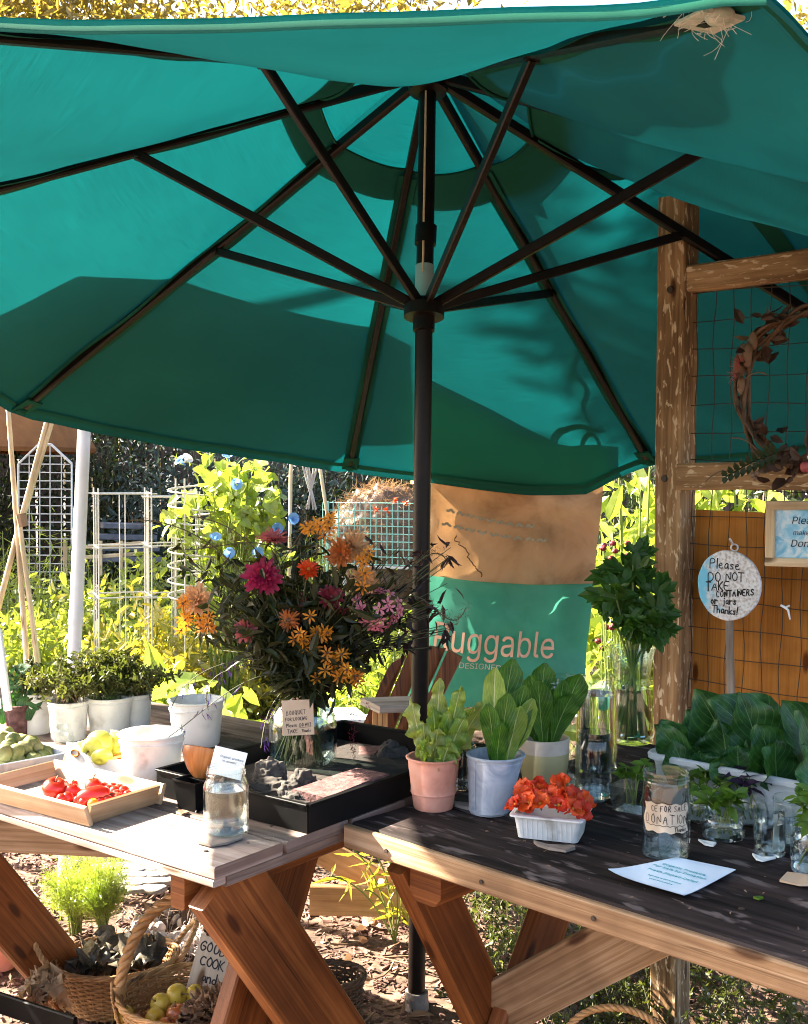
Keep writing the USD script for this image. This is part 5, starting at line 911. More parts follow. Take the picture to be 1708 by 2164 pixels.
# ------------------------------------------------------------------ post frame with wire mesh, cardboard and signs
WX = A3(.755, -.656, 0); WN = A3(-.656, -.755, 0)             # along the frame, and towards the viewer
PC = A3(.770, 3.262, 0)
W = lambda s, n, z: PC + WX * s + WN * n + A3(0, 0, z)
fr = thing('post_frame', 'weathered speckled wooden post with two rails and rusty wire mesh', 'post frame', PC + A3(0, 0, -.3))
put(fr, 'post', beam(W(0, 0, -.34), W(.0, 0, 2.165), .086, .086, WX, .005, seed=9, segs=30, wob=.006), 'post_wood')
put(fr, 'upper_rail', beam(W(.044, .01, 1.932), W(1.3, .01, 1.945), .074, .05, Z3, .006, seed=10, segs=12, wob=.006), 'post_wood')
put(fr, 'lower_rail', beam(W(.028, .024, 1.384), W(1.3, .024, 1.39), .074, .048, Z3, .006, seed=11, segs=12, wob=.006), 'post_wood')
for z, s in ((1.905, .0), (1.378, -.012)): put(fr, 'bolt', tube([W(s, .041, z), W(s, .047, z)], [.011, .009], 14), 'rust_wire', 40)
rg = R(77)
for i in range(24):
    s = .052 + i * .0525; z0, z1 = .45, 1.93; P = [W(s + .004 * math.sin(z * 23 + i * 2) + (z - 1.2) * .012, -.006 + .003 * math.sin(z * 11 + i), z) for z in np.linspace(z0, z1, 26)]
    put(fr, 'mesh_wire', tube(P, .0013, 5), 'rust_wire', True)
for i in range(19):
    z = .50 + i * .0775; P = [W(s, -.003 + .002 * math.sin(s * 17 + i), z + .003 * math.sin(s * 14 + i * 1.7) - .02 * s) for s in np.linspace(.045, 1.28, 26)]
    put(fr, 'mesh_wire', tube(P, .0013, 5), 'rust_wire', True)
cb = single('cardboard_sheet', 'big orange brown cardboard sheet standing behind the wire mesh', 'cardboard', beam(W(.04, -.035, .89), W(1.3, -.035, .87), .80, .006, Z3, .0015, segs=4), 'cardboard')
# the cardboard's flutes run upright: turn its grain
prim = stage.GetPrimAtPath(cb); pv = UsdGeom.PrimvarsAPI(prim).GetPrimvar('st'); u = np.array(pv.Get()); pv.Set(Vt.Vec2fArray.FromNumpy(np.ascontiguousarray(u[:, ::-1], np.float32)))
# round sign on a stake
c0 = at(1541, 1236, 3.02); t = thing('round_sign', 'round white and blue painted sign asking people not to take containers or jars', 'sign', c0)
su = nrm(WX + A3(0, 0, -.03)); sv = nrm(np.cross(WN, su)) ; sv = sv if sv[2] > 0 else -sv; sn = np.cross(su, sv); sn = sn if sn @ WN > 0 else -sn
def disc(r, z0, z1, nseg=56):
    V, Fc = [], []; prof = [(0, z0), (r - .002, z0), (r, z0 + .002), (r, z1 - .0025), (r - .0025, z1), (r * .6, z1), (0, z1)]
    v, f = lathe(prof, nseg); a = np.arctan2(v[:, 1], v[:, 0]); rr = 1 + .012 * np.sin(3 * a + 1) + .006 * np.sin(11 * a); v[:, :2] *= rr[:, None]; v[:, 1] *= 1.05
    return c0 + v[:, :1] * su + v[:, 1:2] * sv + v[:, 2:] * sn, f
mk('sign_paint', {'g': ('geometry', {}), 'v': ('vector_math', {'math_type': 'subtract', 'vector2': tuple(c0)}), 'd': ('vector_math', {'math_type': 'dot_product', 'vector2': tuple(su * 1.0 + sv * .12)}), 'n': ('noise_texture', {'scale': 26, 'detail': 5}), 'm': ('math', {'math_type': 'multiply_add', 'value2': .11, 'value3': -.055}),
   'a': ('math', {'math_type': 'add'}), 'mr': ('map_range', {'from_min': -.06, 'from_max': -.03, 'to_min': 0., 'to_max': 1., 'clamp': True}), 'n2': ('noise_texture', {'scale': 130, 'detail': 5}), 'r2': ('rgb_ramp', {'ramp': [(.36, (.46, .40, .36)), (.50, (.68, .66, .67)), (.7, (.78, .78, .81))]}),
   'mx': ('mix', {'color1': (.16, .52, .74)}), 'p': ('principled_bsdf', {'roughness': .7})},
   [('g.position', 'v.vector1'), ('v.vector', 'd.vector1'), ('g.position', 'n.vector'), ('n.fac', 'm.value1'), ('d.value', 'a.value1'), ('m.value', 'a.value2'), ('a.value', 'mr.value'), ('g.position', 'n2.vector'), ('n2.fac', 'r2.fac'), ('mr.result', 'mx.fac'), ('r2.color', 'mx.color2'), ('mx.color', 'p.base_color')], 'p.BSDF')
put(t, 'disc', disc(.088, -.006, .006), 'sign_paint', 40)
wr = written([('Please', -.052, .043, .026, .0, 1.0), ('DO', -.057, .006, .026, .05, 1.), ('NOT', -.006, .012, .023, .06, 1.05), ('TAKE', -.062, -.019, .023, .12, 1.), ('CONTAINERS', -.032, -.034, .0160, .16, .84), ('or', -.046, -.052, .019, 0, 1), ('jars', -.012, -.050, .019, .05, 1), ('Thanks!', -.042, -.075, .019, .0, 1)], .0032, 8, .03)
put(t, 'lettering', lay(wr, c0 + sn * .0062, su, sv, .0006), 'ink')
put(t, 'stake', beam(c0 - sv * .085 - sn * .009, at(1553, 1465, 3.0) - A3(0, 0, .30), .021, .008, su, .002), 'old_board')
kn = c0 + sv * .101 + sn * .004 - su * -.012
put(t, 'tie', MB().add(tube([kn + A3(.009 * math.cos(a), -.002, .009 * math.sin(a)) for a in np.linspace(0, 6.6, 16)], .0026, 6)).add(tube([kn + A3(-.004, -.003, .008), kn + A3(-.014, -.006, .024)], .003, 6)), 'aluminium', True)
# framed print
fx0, fy1 = 1618, 1055; q = at(1622, 1126, 2.94); fu, fv = nrm(A3(.80, -.60, .02)), Z3
t = thing('framed_print', 'pale pine picture frame with a blue print asking for a donation, hung on the mesh', 'frame', q)
Wf, Hf = .34, .166; o = q + A3(0, 0, -Hf / 2); fn = nrm(np.cross(fu, fv)); fn = fn if fn[1] < 0 else -fn; b = .022
for p0, p1, sd_ in ((o + fv * b / 2, o + fu * Wf + fv * b / 2, fv), (o + fv * (Hf - b / 2), o + fu * Wf + fv * (Hf - b / 2), fv), (o + fu * b / 2 + fv * b, o + fu * b / 2 + fv * (Hf - b), fu), (o + fu * (Wf - b / 2) + fv * b, o + fu * (Wf - b / 2) + fv * (Hf - b), fu)):
    put(t, 'frame_bar', beam(p0 + fn * .008, p1 + fn * .008, b, .018, sd_, .003), 'frame_pine')
mk('print', {'g': ('geometry', {}), 'n': ('noise_texture', {'scale': 24, 'detail': 6, 'distortion': 1.5}), 'r': ('rgb_ramp', {'ramp': [(.3, (.10, .34, .52)), (.47, (.22, .52, .70)), (.6, (.55, .68, .74)), (.75, (.72, .74, .74))]}), 'p': ('principled_bsdf', {'roughness': .3})}, [('g.position', 'n.vector'), ('n.fac', 'r.fac'), ('r.color', 'p.base_color')], 'p.BSDF')
put(t, 'print', beam(o + fu * b * .8 + fv * Hf / 2 + fn * .003, o + fu * (Wf - b * .8) + fv * Hf / 2 + fn * .003, Hf - b * 1.6, .002, fv, .0005), 'print')
wr = printed('Please', .018, .062, .108, .22).add(printed('make a', .012, .066, .080, .22)).add(printed('Donation', .018, .060, .050, .22))
put(t, 'lettering', lay(wr, o + fn * .0045, fu, fv, .0004), 'ink')
tg = at(1660, 1283, 2.93); single('twist_tie', 'pale twisted tie on the wire mesh right of the round sign', 'tie', MB().add(tube([tg + A3(-.012, 0, .006), tg, tg + A3(.006, -.004, -.006), tg + A3(.012, -.002, -.03)], [.003, .0035, .003, .002], 6)).add(tube([tg, tg + A3(.01, -.004, .006)], .0025, 6)), 'paper', True)
# dried wreath on the mesh
wc = at(1718, 822, 2.86); t = thing('dried_wreath', 'dried vine wreath with pods, seed heads and a fern leaf, hung on the wire mesh', 'wreath', wc); rg = R(91)
wu_, wv_ = WX, Z3; rad = .185
ring = lambda a, r=rad: wc + wu_ * math.cos(a) * r * .92 + wv_ * math.sin(a) * r * 1.05 + WN * .03
for k in range(6):
    ph = rg.uniform(0, 6.28, 2); P = [ring(a) + wu_ * .016 * math.sin(3 * a + ph[0]) + WN * .014 * math.cos(4 * a + ph[1]) + wv_ * .014 * math.cos(3 * a + ph[0] * 2) for a in np.linspace(0, 6.45, 60)]
    put(t, 'vine', tube(P, .0055, 6), 'dark_wicker', True)
lm = MB()
for i in range(85):
    a = rg.choice([rg.uniform(1.9, 2.8), rg.uniform(3.9, 4.7), rg.uniform(1.6, 5.4)]); p = ring(a) + rg.normal(0, .022, 3); l = rg.uniform(.025, .06); lm.add(leaves([p], [rdir(rg, 1)[0] + WN * .3], [WN + rg.normal(0, .5, 3)], l, l * .7, 'ovate'))
put(t, 'dry_leaves', lm, 'dead_leaf', kind='stuff')
for a in (2.45, 2.55, 2.6, 2.65, 2.75, 2.8, 2.85, 3.15): put(t, 'pod', ball(ring(a) + WN * .03 + rg.normal(0, .012, 3), .014, 2, (.8, .7, 1.7), .15, int(a * 10)), 'leaf_dry', True)
pm_ = MB()
for i in range(90):
    s = rg.uniform(0, 1); p = at(1568, 745, 2.9) * (1 - s) + at(1545, 800, 2.9) * s; d = rdir(rg, 1)[0]; pm_.add(leaves([p], [d + A3(-.1, 0, -.6)], [A3(0, -1, 0)], .02, .004, 'lance'))
put(t, 'plume', pm_, 'petal_rose', label='rusty red dried grass plume on the left of the wreath')
p0, p1 = at(1590, 975, 2.88), at(1535, 1006, 2.86); fm = MB().add(tube([at(1680, 940, 2.84), p0, p1], .002, 5))
for i in range(9):
    p = at(1640, 955, 2.86) * (1 - i / 8) + p1 * i / 8
    for s in (-1, 1): fm.add(leaves([p], [nrm(p1 - p0) * .6 + Z3 * s], [WN], .035 - .002 * i, .022, 'ovate'))
put(t, 'fern_leaf', fm, 'leaf_dark', 60, label='dark green lobed leaf at the foot of the wreath')
put(t, 'berries', MB().add(ball(at(1590, 1003, 2.85), .007)).add(ball(at(1600, 1000, 2.85), .007)).add(ball(at(1595, 1010, 2.85), .006)), 'leaf_dry', True)
put(t, 'rose', MB().add(ball(at(1704, 986, 2.8), .014, 2, (1, 1, 1), .35, 3, 5)), 'petal_rose', True)
for pa, pb in (((1575, 800), (1620, 790)), ((1548, 925), (1600, 950)), ((1540, 995), (1490, 1018))): put(t, 'twig', tube(bez(at(*pa, 2.87), (at(*pa, 2.87) + at(*pb, 2.87)) / 2 + A3(0, 0, .02), at(*pb, 2.87), 8), .0018, 5), 'leaf_dry', True)

# ------------------------------------------------------------------ bag hung behind the umbrella
def bagpt(u, w):      # u 0..1 left to right, w 0 top .. 1 bottom
    L, Rr = at(928, 872, 4.46) * (1 - w) + at(858, 1490, 4.40) * w, at(1283, 915, 4.40) * (1 - w) + at(1232, 1490, 4.36) * w
    p = L * (1 - u) + Rr * u; q = .045 * math.sin(math.pi * u) ** .6 * min(1, .2 + w)
    n = (meshkit.fbm(np.array([[u * 3, w * 5, .3]]), 3, 9)[0] - .5) * .09 + .008 * math.sin(u * 19 + w * 3) * min(1, w * 1.5) + .006 * math.sin(u * 7 - w * 11)
    return p + A3(0, -q - n, -.05 * math.sin(math.pi * u) * (1 - w) ** 2 * 1.5)
bg = thing('hanging_bag', 'large tan and teal rug bag hanging behind the umbrella, logo word across its lower half', 'bag', at(1080, 1480, 4.4))
def bagpart(name, w0, w1, mat, off=0, nu=30, nw=24):
    V = [bagpt(i / (nu - 1), w0 + (w1 - w0) * j / (nw - 1)) + A3(0, off, 0) for j in range(nw) for i in range(nu)]
    V2 = [p + A3(0, .025 + .05 * math.sin(math.pi * (k % nu) / (nu - 1)), 0) for k, p in enumerate(V)]
    Fc = np.array([[j * nu + i, (j + 1) * nu + i, (j + 1) * nu + i + 1, j * nu + i + 1] for j in range(nw - 1) for i in range(nu - 1)])
    put(bg, name, MB().add((np.array(V), Fc)).add((np.array(V2), Fc[:, ::-1])), mat, True)
bagpart('tan_upper_half', .0, .55, 'bag_tan', -.010); bagpart('teal_lower_half', .535, 1.0, 'bag_teal', .0)
def on_bag(mb, u0, w0, sx, sy, off=.010):
    out = MB()
    for v, f, uv in zip(mb.v, mb.f, mb.uv):
        out.add((np.array([bagpt(u0 + x * sx, w0 + .035 * x * sx - y * sy) + A3(0, -off - z, 0) for x, y, z in v]), f), uv)
    return out
ck = [(.17, .40), (.22, .435), (.25, .45), (.28, .485), (.31, .50), (.345, .53)]; P = spline([bagpt(*q) + A3(0, -.014, 0) for q in ck], 24) + R(3).normal(0, .003, (24, 3)); put(bg, 'crease', tube(P, .0022, 5), 'petal_brown', True)
for (u0, u1, w0) in ((.10, .62, .315), (.08, .70, .365)):
    for j in range(9):
        a_ = u0 + (u1 - u0) * (j + .1) / 9; P = np.array([bagpt(a_ + (u1 - u0) / 9 * .8 * q, w0 + .03 * (a_ - u0) + .004 * math.sin(q * 9 + j)) + A3(0, -.0125, 0) for q in np.linspace(0, 1, 8)]); put(bg, 'faded_print', ribbon(P, .006, np.ones(8) * .8, A3(0, -1, 0), 0, 0, 3), 'faded_teal', True)
word = MB().add(printed('Ruggable', .10, 0, 0)); wv = np.vstack(word.v); wl = wv[:, 0].max()
put(bg, 'logo_word', on_bag(word, .105, .80, .70 / wl, .95, .0105), 'peach_ink')
small = printed('DESIGNED TO L', .02, 0, 0); sl_ = np.vstack(small.v)[:, 0].max(); put(bg, 'small_print', on_bag(small, .27, .86, .36 / sl_, 1.0, .0105), 'pot_band')
from scipy.optimize import fsolve
def pj(P):
    v = np.asarray(P) - A3(0, 0, HC); x, y, z = v @ _rt, v @ _up, v @ _fw; return A3(854 + F * x / z, 1081 - F * y / z)
_g = A3(.85, .5)
def on_canopy(px, py, lift=.07):
    global _g
    s_, _, ok, _ = fsolve(lambda q: pj(canopy_pt(1, q[0], q[1], lift)) - [px, py], _g, full_output=True)
    if ok == 1: _g = s_
    return canopy_pt(1, s_[0], s_[1], lift)
cols, V = np.linspace(868, 1282, 16), []
for x_ in cols:
    top = np.interp(x_, [868, 1000, 1080, 1150, 1282], [772, 838, 880, 915, 926]); _g = A3(.85, .9 - (x_ - 868) / 500)
    for w in np.linspace(0, 1, 6): V.append(on_canopy(x_, top + (1022 - top) * w))
put(bg, 'upper_edge', (np.array(V), np.array([[i * 6 + j, i * 6 + j + 1, (i + 1) * 6 + j + 1, (i + 1) * 6 + j] for i in range(15) for j in range(5)])), 'bag_liner', True)
for nm, pts, wd_ in (('handle', ((1152, 922), (1158, 905), (1170, 896), (1192, 893), (1214, 891), (1236, 898), (1262, 897)), .013), ('handle', ((1222, 935), (1224, 915), (1232, 908), (1246, 914), (1252, 932)), .011), ('strap', ((1236, 902), (1226, 870), (1219, 846), (1226, 820), (1212, 792), (1200, 770), (1206, 748), (1216, 730)), .012)):
    _g = A3(.85, .25); P = spline([on_canopy(*q, .045) for q in pts], 24); put(bg, nm, ribbon(P, wd_, np.ones(24), AX, 0, 0, 3), 'bag_tan', True)
# ------------------------------------------------------------------ under the tables
rg = R(600)
def wicker_basket(name, label, c, r0, r1, h, ry=1.0, rows=20, ns=34, mat='wicker', yaw=0, rim=.0065, wr=.0034, cat='basket'):
    t = thing(name, label, cat, c); ca, sa = math.cos(yaw), math.sin(yaw)
    def P(a, z, dr=0):
        r = r0 + (r1 - r0) * (z / h) ** .8 + dr; x, y = r * math.cos(a), r * math.sin(a) * ry; return c + A3(x * ca - y * sa, x * sa + y * ca, z)
    for k in range(ns):
        a = 2 * math.pi * k / ns; put(t, 'stake', tube([P(a, z) for z in np.linspace(0, h, 6)], .0028, 5), mat, True)
    N = ns * 4
    for i in range(rows):
        z = .008 + (h - .02) * i / (rows - 1); put(t, 'weaver', tube([P(2 * math.pi * j / N, z + .0006 * math.sin(j), .0038 * math.cos(math.pi * j / 4 * 1.0 + math.pi * (i % 2))) for j in range(N + 1)], wr, 5, False), mat, True)
    for k in range(3):
        put(t, 'rim', tube([P(2 * math.pi * j / 90, h + .004 * math.sin(j * .55 + k * 2.09), .004 + .004 * math.cos(j * .55 + k * 2.09)) for j in range(91)], rim * .72, 6, False), mat, True)
    put(t, 'bottom', lathe([(0, .004), (r0 * .98, .004)], 30, c) if ry == 1 else (np.array([P(2 * math.pi * j / 30, .004) for j in range(30)] + [c + A3(0, 0, .004)]), np.array([[j, (j + 1) % 30, 30] for j in range(30)])), mat)
    return t, P
def twisted(t, P, r, turns, mat='wicker', n=3, name='handle'):
    P = np.asarray(P); T = np.gradient(P, axis=0); T /= np.linalg.norm(T, axis=1, keepdims=True); U = np.cross(T, A3(.1, -1, .2)); U /= np.linalg.norm(U, axis=1, keepdims=True); W2 = np.cross(T, U); s = np.linspace(0, turns * 6.283, len(P))
    for k in range(n): put(t, name, tube(P + r * .55 * (np.cos(s + k * 6.283 / n)[:, None] * U + np.sin(s + k * 6.283 / n)[:, None] * W2), r * .62, 6), mat, True)
c = A3(-.745, 2.95, 0); b1, BP = wicker_basket('wicker_basket', 'oval wicker basket lined with limp grey leaves, under the left table', c, .105, .152, .132, .86, 18, 34, yaw=.25)
for a0 in (.0, math.pi): P = spline([BP(a0 - .35, .11, .01), BP(a0 - .28, .17, .03), BP(a0, .205, .035), BP(a0 + .28, .17, .03), BP(a0 + .35, .11, .01)], 36); twisted(b1, P, .007, 7, name='loop_handle')
gl = thing('limp_leaves', 'big limp grey green leaves lying in the oval wicker basket', 'leaves', c + A3(0, 0, .08))
for i in range(20):
    a = rg.uniform(0, 6.28); q = rg.uniform(.03, .11); b = c + A3(math.cos(a) * .03, math.sin(a) * .03, .075); tp = c + A3(math.cos(a) * (q + .04), math.sin(a) * q, .10 + rg.uniform(.0, .065)); big_leaf(gl, b, tp - A3(0, 0, .03), rg.uniform(.026, .044), PROF_LET, 'grey_leaf', A3(rg.normal(0, .4), -.5, 1), (rg.normal(0, .02), rg.normal(0, .03), .09), .018, .35, 700 + i, 4)
c3 = A3(-.46, 2.62, 0); b3, CP = wicker_basket('wicker_basket', 'big round wicker basket of apples with one tall hoop handle', c3, .13, .19, .185, .84, 24, 40)
P = spline([CP(math.pi, .10, .004), CP(math.pi, .19, .004), c3 + A3(-.178, 0, .27), c3 + A3(-.12, 0, .372), c3 + A3(-.03, .0, .423), c3 + A3(.07, .0, .40), c3 + A3(.15, 0, .31), CP(0, .19, .004), CP(0, .10, .004)], 120); twisted(b3, P, .013, 11)
put(b3, 'handle_wrap', MB().add(tube([CP(math.pi, z, .004) for z in (.185, .19, .20, .206)], [.0155, .017, .017, .0155], 12)), 'wicker', 40)
for k in range(7):     # woven lashing where the handle meets the rim
    for s in (-1, 1): put(b3, 'lashing', tube([CP(math.pi + s * .06 * k * (1 - j / 9) - s * .3 * j / 9, .19 - .006 * k - .05 * j / 9 + .02, .016) for j in range(10)], .0045, 5), 'wicker', True)
for (px, py), r, mat, lab in (((374, 2102), .026, 'apple_yellow', 'yellow apple highest in the basket, beside the cardboard sign'), ((339, 2120), .024, 'apple_yellow', 'yellow pear-like apple left of the highest one'), ((328, 2150), .023, 'apple_yellow', 'dull yellow apple at the lower edge of the picture'), ((374, 2143), .026, 'apple_red', 'red and yellow apple in front of the highest yellow one'), ((262, 2143), .022, 'apple_yellow', 'green yellow apple right behind the handle root'), ((284, 2162), .022, 'apple_red', 'red apple at the bottom edge near the handle root'), ((412, 2098), .021, 'apple_yellow', 'pale apple in front of the cardboard sign'), ((352, 2170), .023, 'apple_red', 'rosy apple at the very bottom edge of the picture')):
    cc = at(px, py, 2.63 - (py - 2120) * .0012); fruit('apple', lab, 'apple', cc, r, (1, 1, .95), mat, None, px, True, rdir(rg, 1, 1)[0])
s0_ = at(464, 2048, 2.72); t = thing('cardboard_sign', 'torn pale cardboard sign with handwritten cooking advice, stuck among the apples', 'sign', s0_); kx, ky = nrm(A3(.96, -.2, -.20)), nrm(A3(.12, .25, .96)); ky = nrm(ky - kx * (kx @ ky)); kn_ = np.cross(kx, ky)
put(t, 'card', beam(s0_ - ky * .09, s0_ + ky * .065, .135, .004, kx, .001), 'pale_cardboard')
wr = written([('GOOD', -.060, .030, .023, .0, 1), ('FOR', .012, .030, .022, -.05, 1), ('COOK', -.052, -.002, .022, 0, 1), ('ING', .022, -.006, .020, 0, 1), ('and', -.036, -.036, .022, 0, 1)], .0030, 4); put(t, 'lettering', lay(wr, s0_, kx, ky, .0024), 'ink')
# box basket with dried flower heads
cb_ = at(455, 2150, 2.50); cb_[2] = .10; t = thing('wicker_box', 'small square wicker box of dried brown flower heads at the bottom edge', 'basket', cb_)
for i in range(12):
    z = .005 + i * .0085; hx = .066 + .0006 * i; P = [cb_ + A3(x * hx, y * hx * .8, z) for x, y in ((-1, -1), (1, -1), (1, 1), (-1, 1), (-1, -1))]; Q = []
    for a, b in zip(P[:-1], P[1:]): Q += [a + (b - a) * s + A3(0, 0, .0) + (np.cross(nrm(b - a), Z3) * .0035 * math.cos(math.pi * k + math.pi * i)) for k, s in enumerate(np.linspace(.03, .97, 9))]
    put(t, 'weaver', tube(Q + Q[:1], .004, 5), 'dark_wicker', True)
put(t, 'bottom', beam(cb_ + A3(-.06, 0, .004), cb_ + A3(.06, 0, .004), .1, .004, A3(0, 1, 0)), 'dark_wicker')
d = thing('dried_flowers', 'dried brown flower heads heaped in the small wicker box', 'dried flowers', cb_ + A3(0, 0, .09)); n = 420; dd = rdir(rg, n, .3); pp = cb_ + A3(0, 0, .095) + dd * A3(.06, .045, .05) * rg.uniform(.6, 1.1, (n, 1)); put(d, 'heads', leaves(pp, dd + rg.normal(0, .6, (n, 3)), rdir(rg, n), rg.uniform(.012, .028, n), rg.uniform(.008, .018, n)), 'leaf_dry', kind='stuff')
# dark shaggy basket right of the front leg
cd = at(688, 2140, 2.62); cd[2] = .02; wicker_basket('dark_basket', 'old dark basket standing behind the front leg of the left table', cd, .075, .085, .21, .8, 24, 24, 'dark_wicker')
# pale dead leaves draped over the basket's left side, edging
hl = thing('dead_leaves', 'pale papery dead leaves hanging over the left side of the oval basket', 'leaves', A3(-.90, 2.82, 0))
for i in range(16):
    a, b = (rg.uniform(95, 135), rg.uniform(2036, 2075)), (rg.uniform(30, 150), rg.uniform(2110, 2170)); P = spline([at(*a, 2.80), at((a[0] + b[0]) / 2 - 14, (a[1] + b[1]) / 2 - 18, 2.74), at(*b, 2.74)], 20) + rg.normal(0, .003, (20, 3))
    put(hl, 'leaf', ribbon(P, rg.uniform(.010, .024), np.interp(np.linspace(0, 1, 20), [0, .2, .6, 1], [.3, 1, .9, .2]), A3(rg.normal(0, .8), -1, .5), .010, .4, 7, 800 + i, 5), 'leaf_wilt', True)
single('bed_edging', 'dark plastic bed edging crossing the lower left corner', 'edging', beam(at(-60, 2098, 2.75), at(160, 2172, 2.55), .05, .012, Z3, .003), 'black_plastic')
tp_ = base(2, 2058, .05, .0); t = thing('terracotta_pot', 'terracotta pot at the left edge behind the left table leg', 'pot', tp_); put(t, 'pot', lathe(open_pot(.04, .055, .09), 36, tp_), 'red_pot', 30)
# papery garlic pile behind the baskets
mb = MB(); n = 0
for i in range(70):
    px, py = rg.uniform(285, 470), rg.uniform(1925, 2010); p = on(px, py, .02); v, f = ball((0, 0, 0), rg.uniform(.012, .024), 2, (1, rg.uniform(.5, .9), rg.uniform(.5, .8)), .2, i, 2); v[:, 2] += np.where(v[:, 2] > .01, (v[:, 2] - .01) * 1.2, 0); z = rdir(rg, 1, .2)[0]; x = nrm(np.cross(z, A3(.2, .9, .1))); y = np.cross(z, x); mb.add((p + v[:, :1] * x + v[:, 1:2] * y + v[:, 2:] * z, f))
for i in range(200):
    px, py = rg.uniform(255, 500), rg.uniform(1915, 2040); p = on(px, py, rg.uniform(.01, .05)); mb.add(leaves([p], [rdir(rg, 1, .1)[0]], [rdir(rg, 1, 1)[0]], rg.uniform(.03, .08), rg.uniform(.008, .02), 'lance'))
single('garlic_pile', 'pale pinkish garlic bulbs and dry husks piled on the ground behind the baskets', 'garlic', mb, 'garlic', True, kind='stuff')
# flat stones on the low bed, dark bank below
bank = on(305, 1905, .03); single('earth_bank', 'dark earth bank of the raised bed under the flat stones', 'earth bank', ball(A3(-.85, 3.95, -.03), .2, 4, (1.8, 1.0, .7), .18, 3), 'dark_soil', True)
for i in range(26):
    px, py = 232 + (i % 7) * 21 + rg.uniform(-6, 6), 1832 + (i // 7) * 15 + rg.uniform(-3, 3); p = on(px, py, .125 - (i // 7) * .006); w = rg.uniform(.03, .055)
    v, f = ball((0, 0, 0), 1, 2, (1, 1, 1), .2, i, 1.6); v = np.sign(v) * np.abs(v) ** .55; v = v * A3(w * .9, w * .65, .009); a = rg.uniform(-.5, .5); v = v @ np.array([[math.cos(a), math.sin(a), 0], [-math.sin(a), math.cos(a), 0], [0, rg.normal(0, .1), 1]])
    dk = i in (3, 8, 9, 15); single('flat_stone', 'dark slate piece among the pale flat stones edging the raised bed' if dk else 'flat pale stone laid along the raised bed behind the baskets', 'stone', (v + p, f), 'slate' if dk else 'pale_stone', 40, 'dark slates edging the raised bed' if dk else 'flat stones edging the raised bed')
single('wooden_stake', 'dark wooden stake in the ground behind the wicker handle', 'stake', beam(on(396, 1965, 0), at(392, 1850, 3.48), .03, .03, A3(1, 0, 0)), 'fence_wood')
# feathery green plant
def feathery(name, label, c, R0, H, n, mat, seed, cat='plant', nst=26):
    t = thing(name, label, cat, c); r_ = R(seed); st, lv = MB(), MB()
    for k in range(nst):
        a, q = r_.uniform(0, 6.28), r_.uniform(.1, 1) ** .7; e = c + A3(math.cos(a) * R0 * q, math.sin(a) * R0 * q, H * r_.uniform(.6, 1.05) * (1.05 - .3 * q)); P = bez(c + r_.normal(0, .008, 3) * [1, 1, 0], c + A3(0, 0, H * .5) + (e - c) * A3(.3, .3, 0), e, 10); st.add(tube(P, np.linspace(.003, .001, 10), 5))
        m = n // nst; j = r_.integers(4, 10, m); p = P[j] + r_.normal(0, .016, (m, 3)); lv.add(leaves(p, rdir(r_, m, .7), rdir(r_, m), r_.uniform(.010, .022, m), r_.uniform(.005, .010, m), 'lance'))
    put(t, 'stems', st, 'stem_green', True); put(t, 'foliage', lv, mat, kind='stuff'); return t
feathery('feathery_plant', 'feathery bright green plant in the sun between the left table legs', on(216, 1985, 0), .11, .25, 9000, 'leaf_vine', 61); feathery('feathery_plant', 'smaller feathery plant against the left table leg', on(160, 1972, 0), .10, .23, 7000, 'leaf_vine', 62)
# hoop of another basket at the bottom edge
P = spline([at(1195, 2185, 2.0), at(1215, 2155, 2.0), at(1262, 2131, 2.0), at(1310, 2130, 2.0), at(1365, 2148, 2.0), at(1400, 2185, 2.0)], 50); t = thing('basket_handle', 'pale wicker basket handle rising into the bottom edge under the right table', 'basket handle', P[0]); twisted(t, P, .006, 6)

# ------------------------------------------------------------------ wooden lounge chair behind the tables
ch = thing('lounge_chair', 'slatted wooden lounge chair behind the pole, its low rails in the sun', 'chair', A3(-.1, 3.6, 0))
def polyplank(P, nv, th):
    P = np.asarray(P, float); nv = nrm(nv) * th; n = len(P); V = np.vstack([P, P + nv]); Fc = [[0, i, i + 1] for i in range(1, n - 1)] + [[n, n + i + 1, n + i] for i in range(1, n - 1)]; U = [(p[2], p[0] + p[1]) for p in V]
    VV, FF, UU = [V], [np.array(Fc)], [np.array(U)]; o = len(V)
    for i in range(n):
        a, b = i, (i + 1) % n; VV.append(V[[a, b, b + n, a + n]]); FF.append(np.array([[o, o + 2, o + 1], [o, o + 3, o + 2]])); UU.append(np.array([(U[a][0], 0), (U[b][0], 0), (U[b][0], .02), (U[a][0], .02)])); o += 4
    return np.vstack(VV), np.vstack(FF), np.vstack(UU)
YC = 3.72
for k, (b0_, b1_, t0_, t1_, tm) in enumerate((((734, 1606), (763, 1606), (817, 1416), (857, 1384), (829, 1400)), ((768, 1606), (806, 1606), (864, 1378), (900, 1368), None), ((812, 1610), (834, 1610), (906, 1366), (940, 1372), None), ((841, 1610), (868, 1610), (946, 1374), (975, 1390), None))):
    P = [at(*b0_, YC), at(*b1_, YC + .02), at(*t1_, YC + .10)] + ([at(*tm, YC + .09)] if tm else []) + [at(*t0_, YC + .08)]; put(ch, 'back_slat', polyplank(P, A3(.3, 1, .1), .02), 'red_wood')
put(ch, 'arm', beam(at(782, 1490, 3.52), at(890, 1486, 3.62), .12, .022, A3(.2, 1, 0), .003), 'old_board')
for k in range(3): put(ch, 'arm_post', beam(at(793 + 11 * k, 1500, 3.55), at(791 + 11 * k, 1640, 3.55), .0155, .03, A3(1, 0, 0), .002), 'chair_wood')
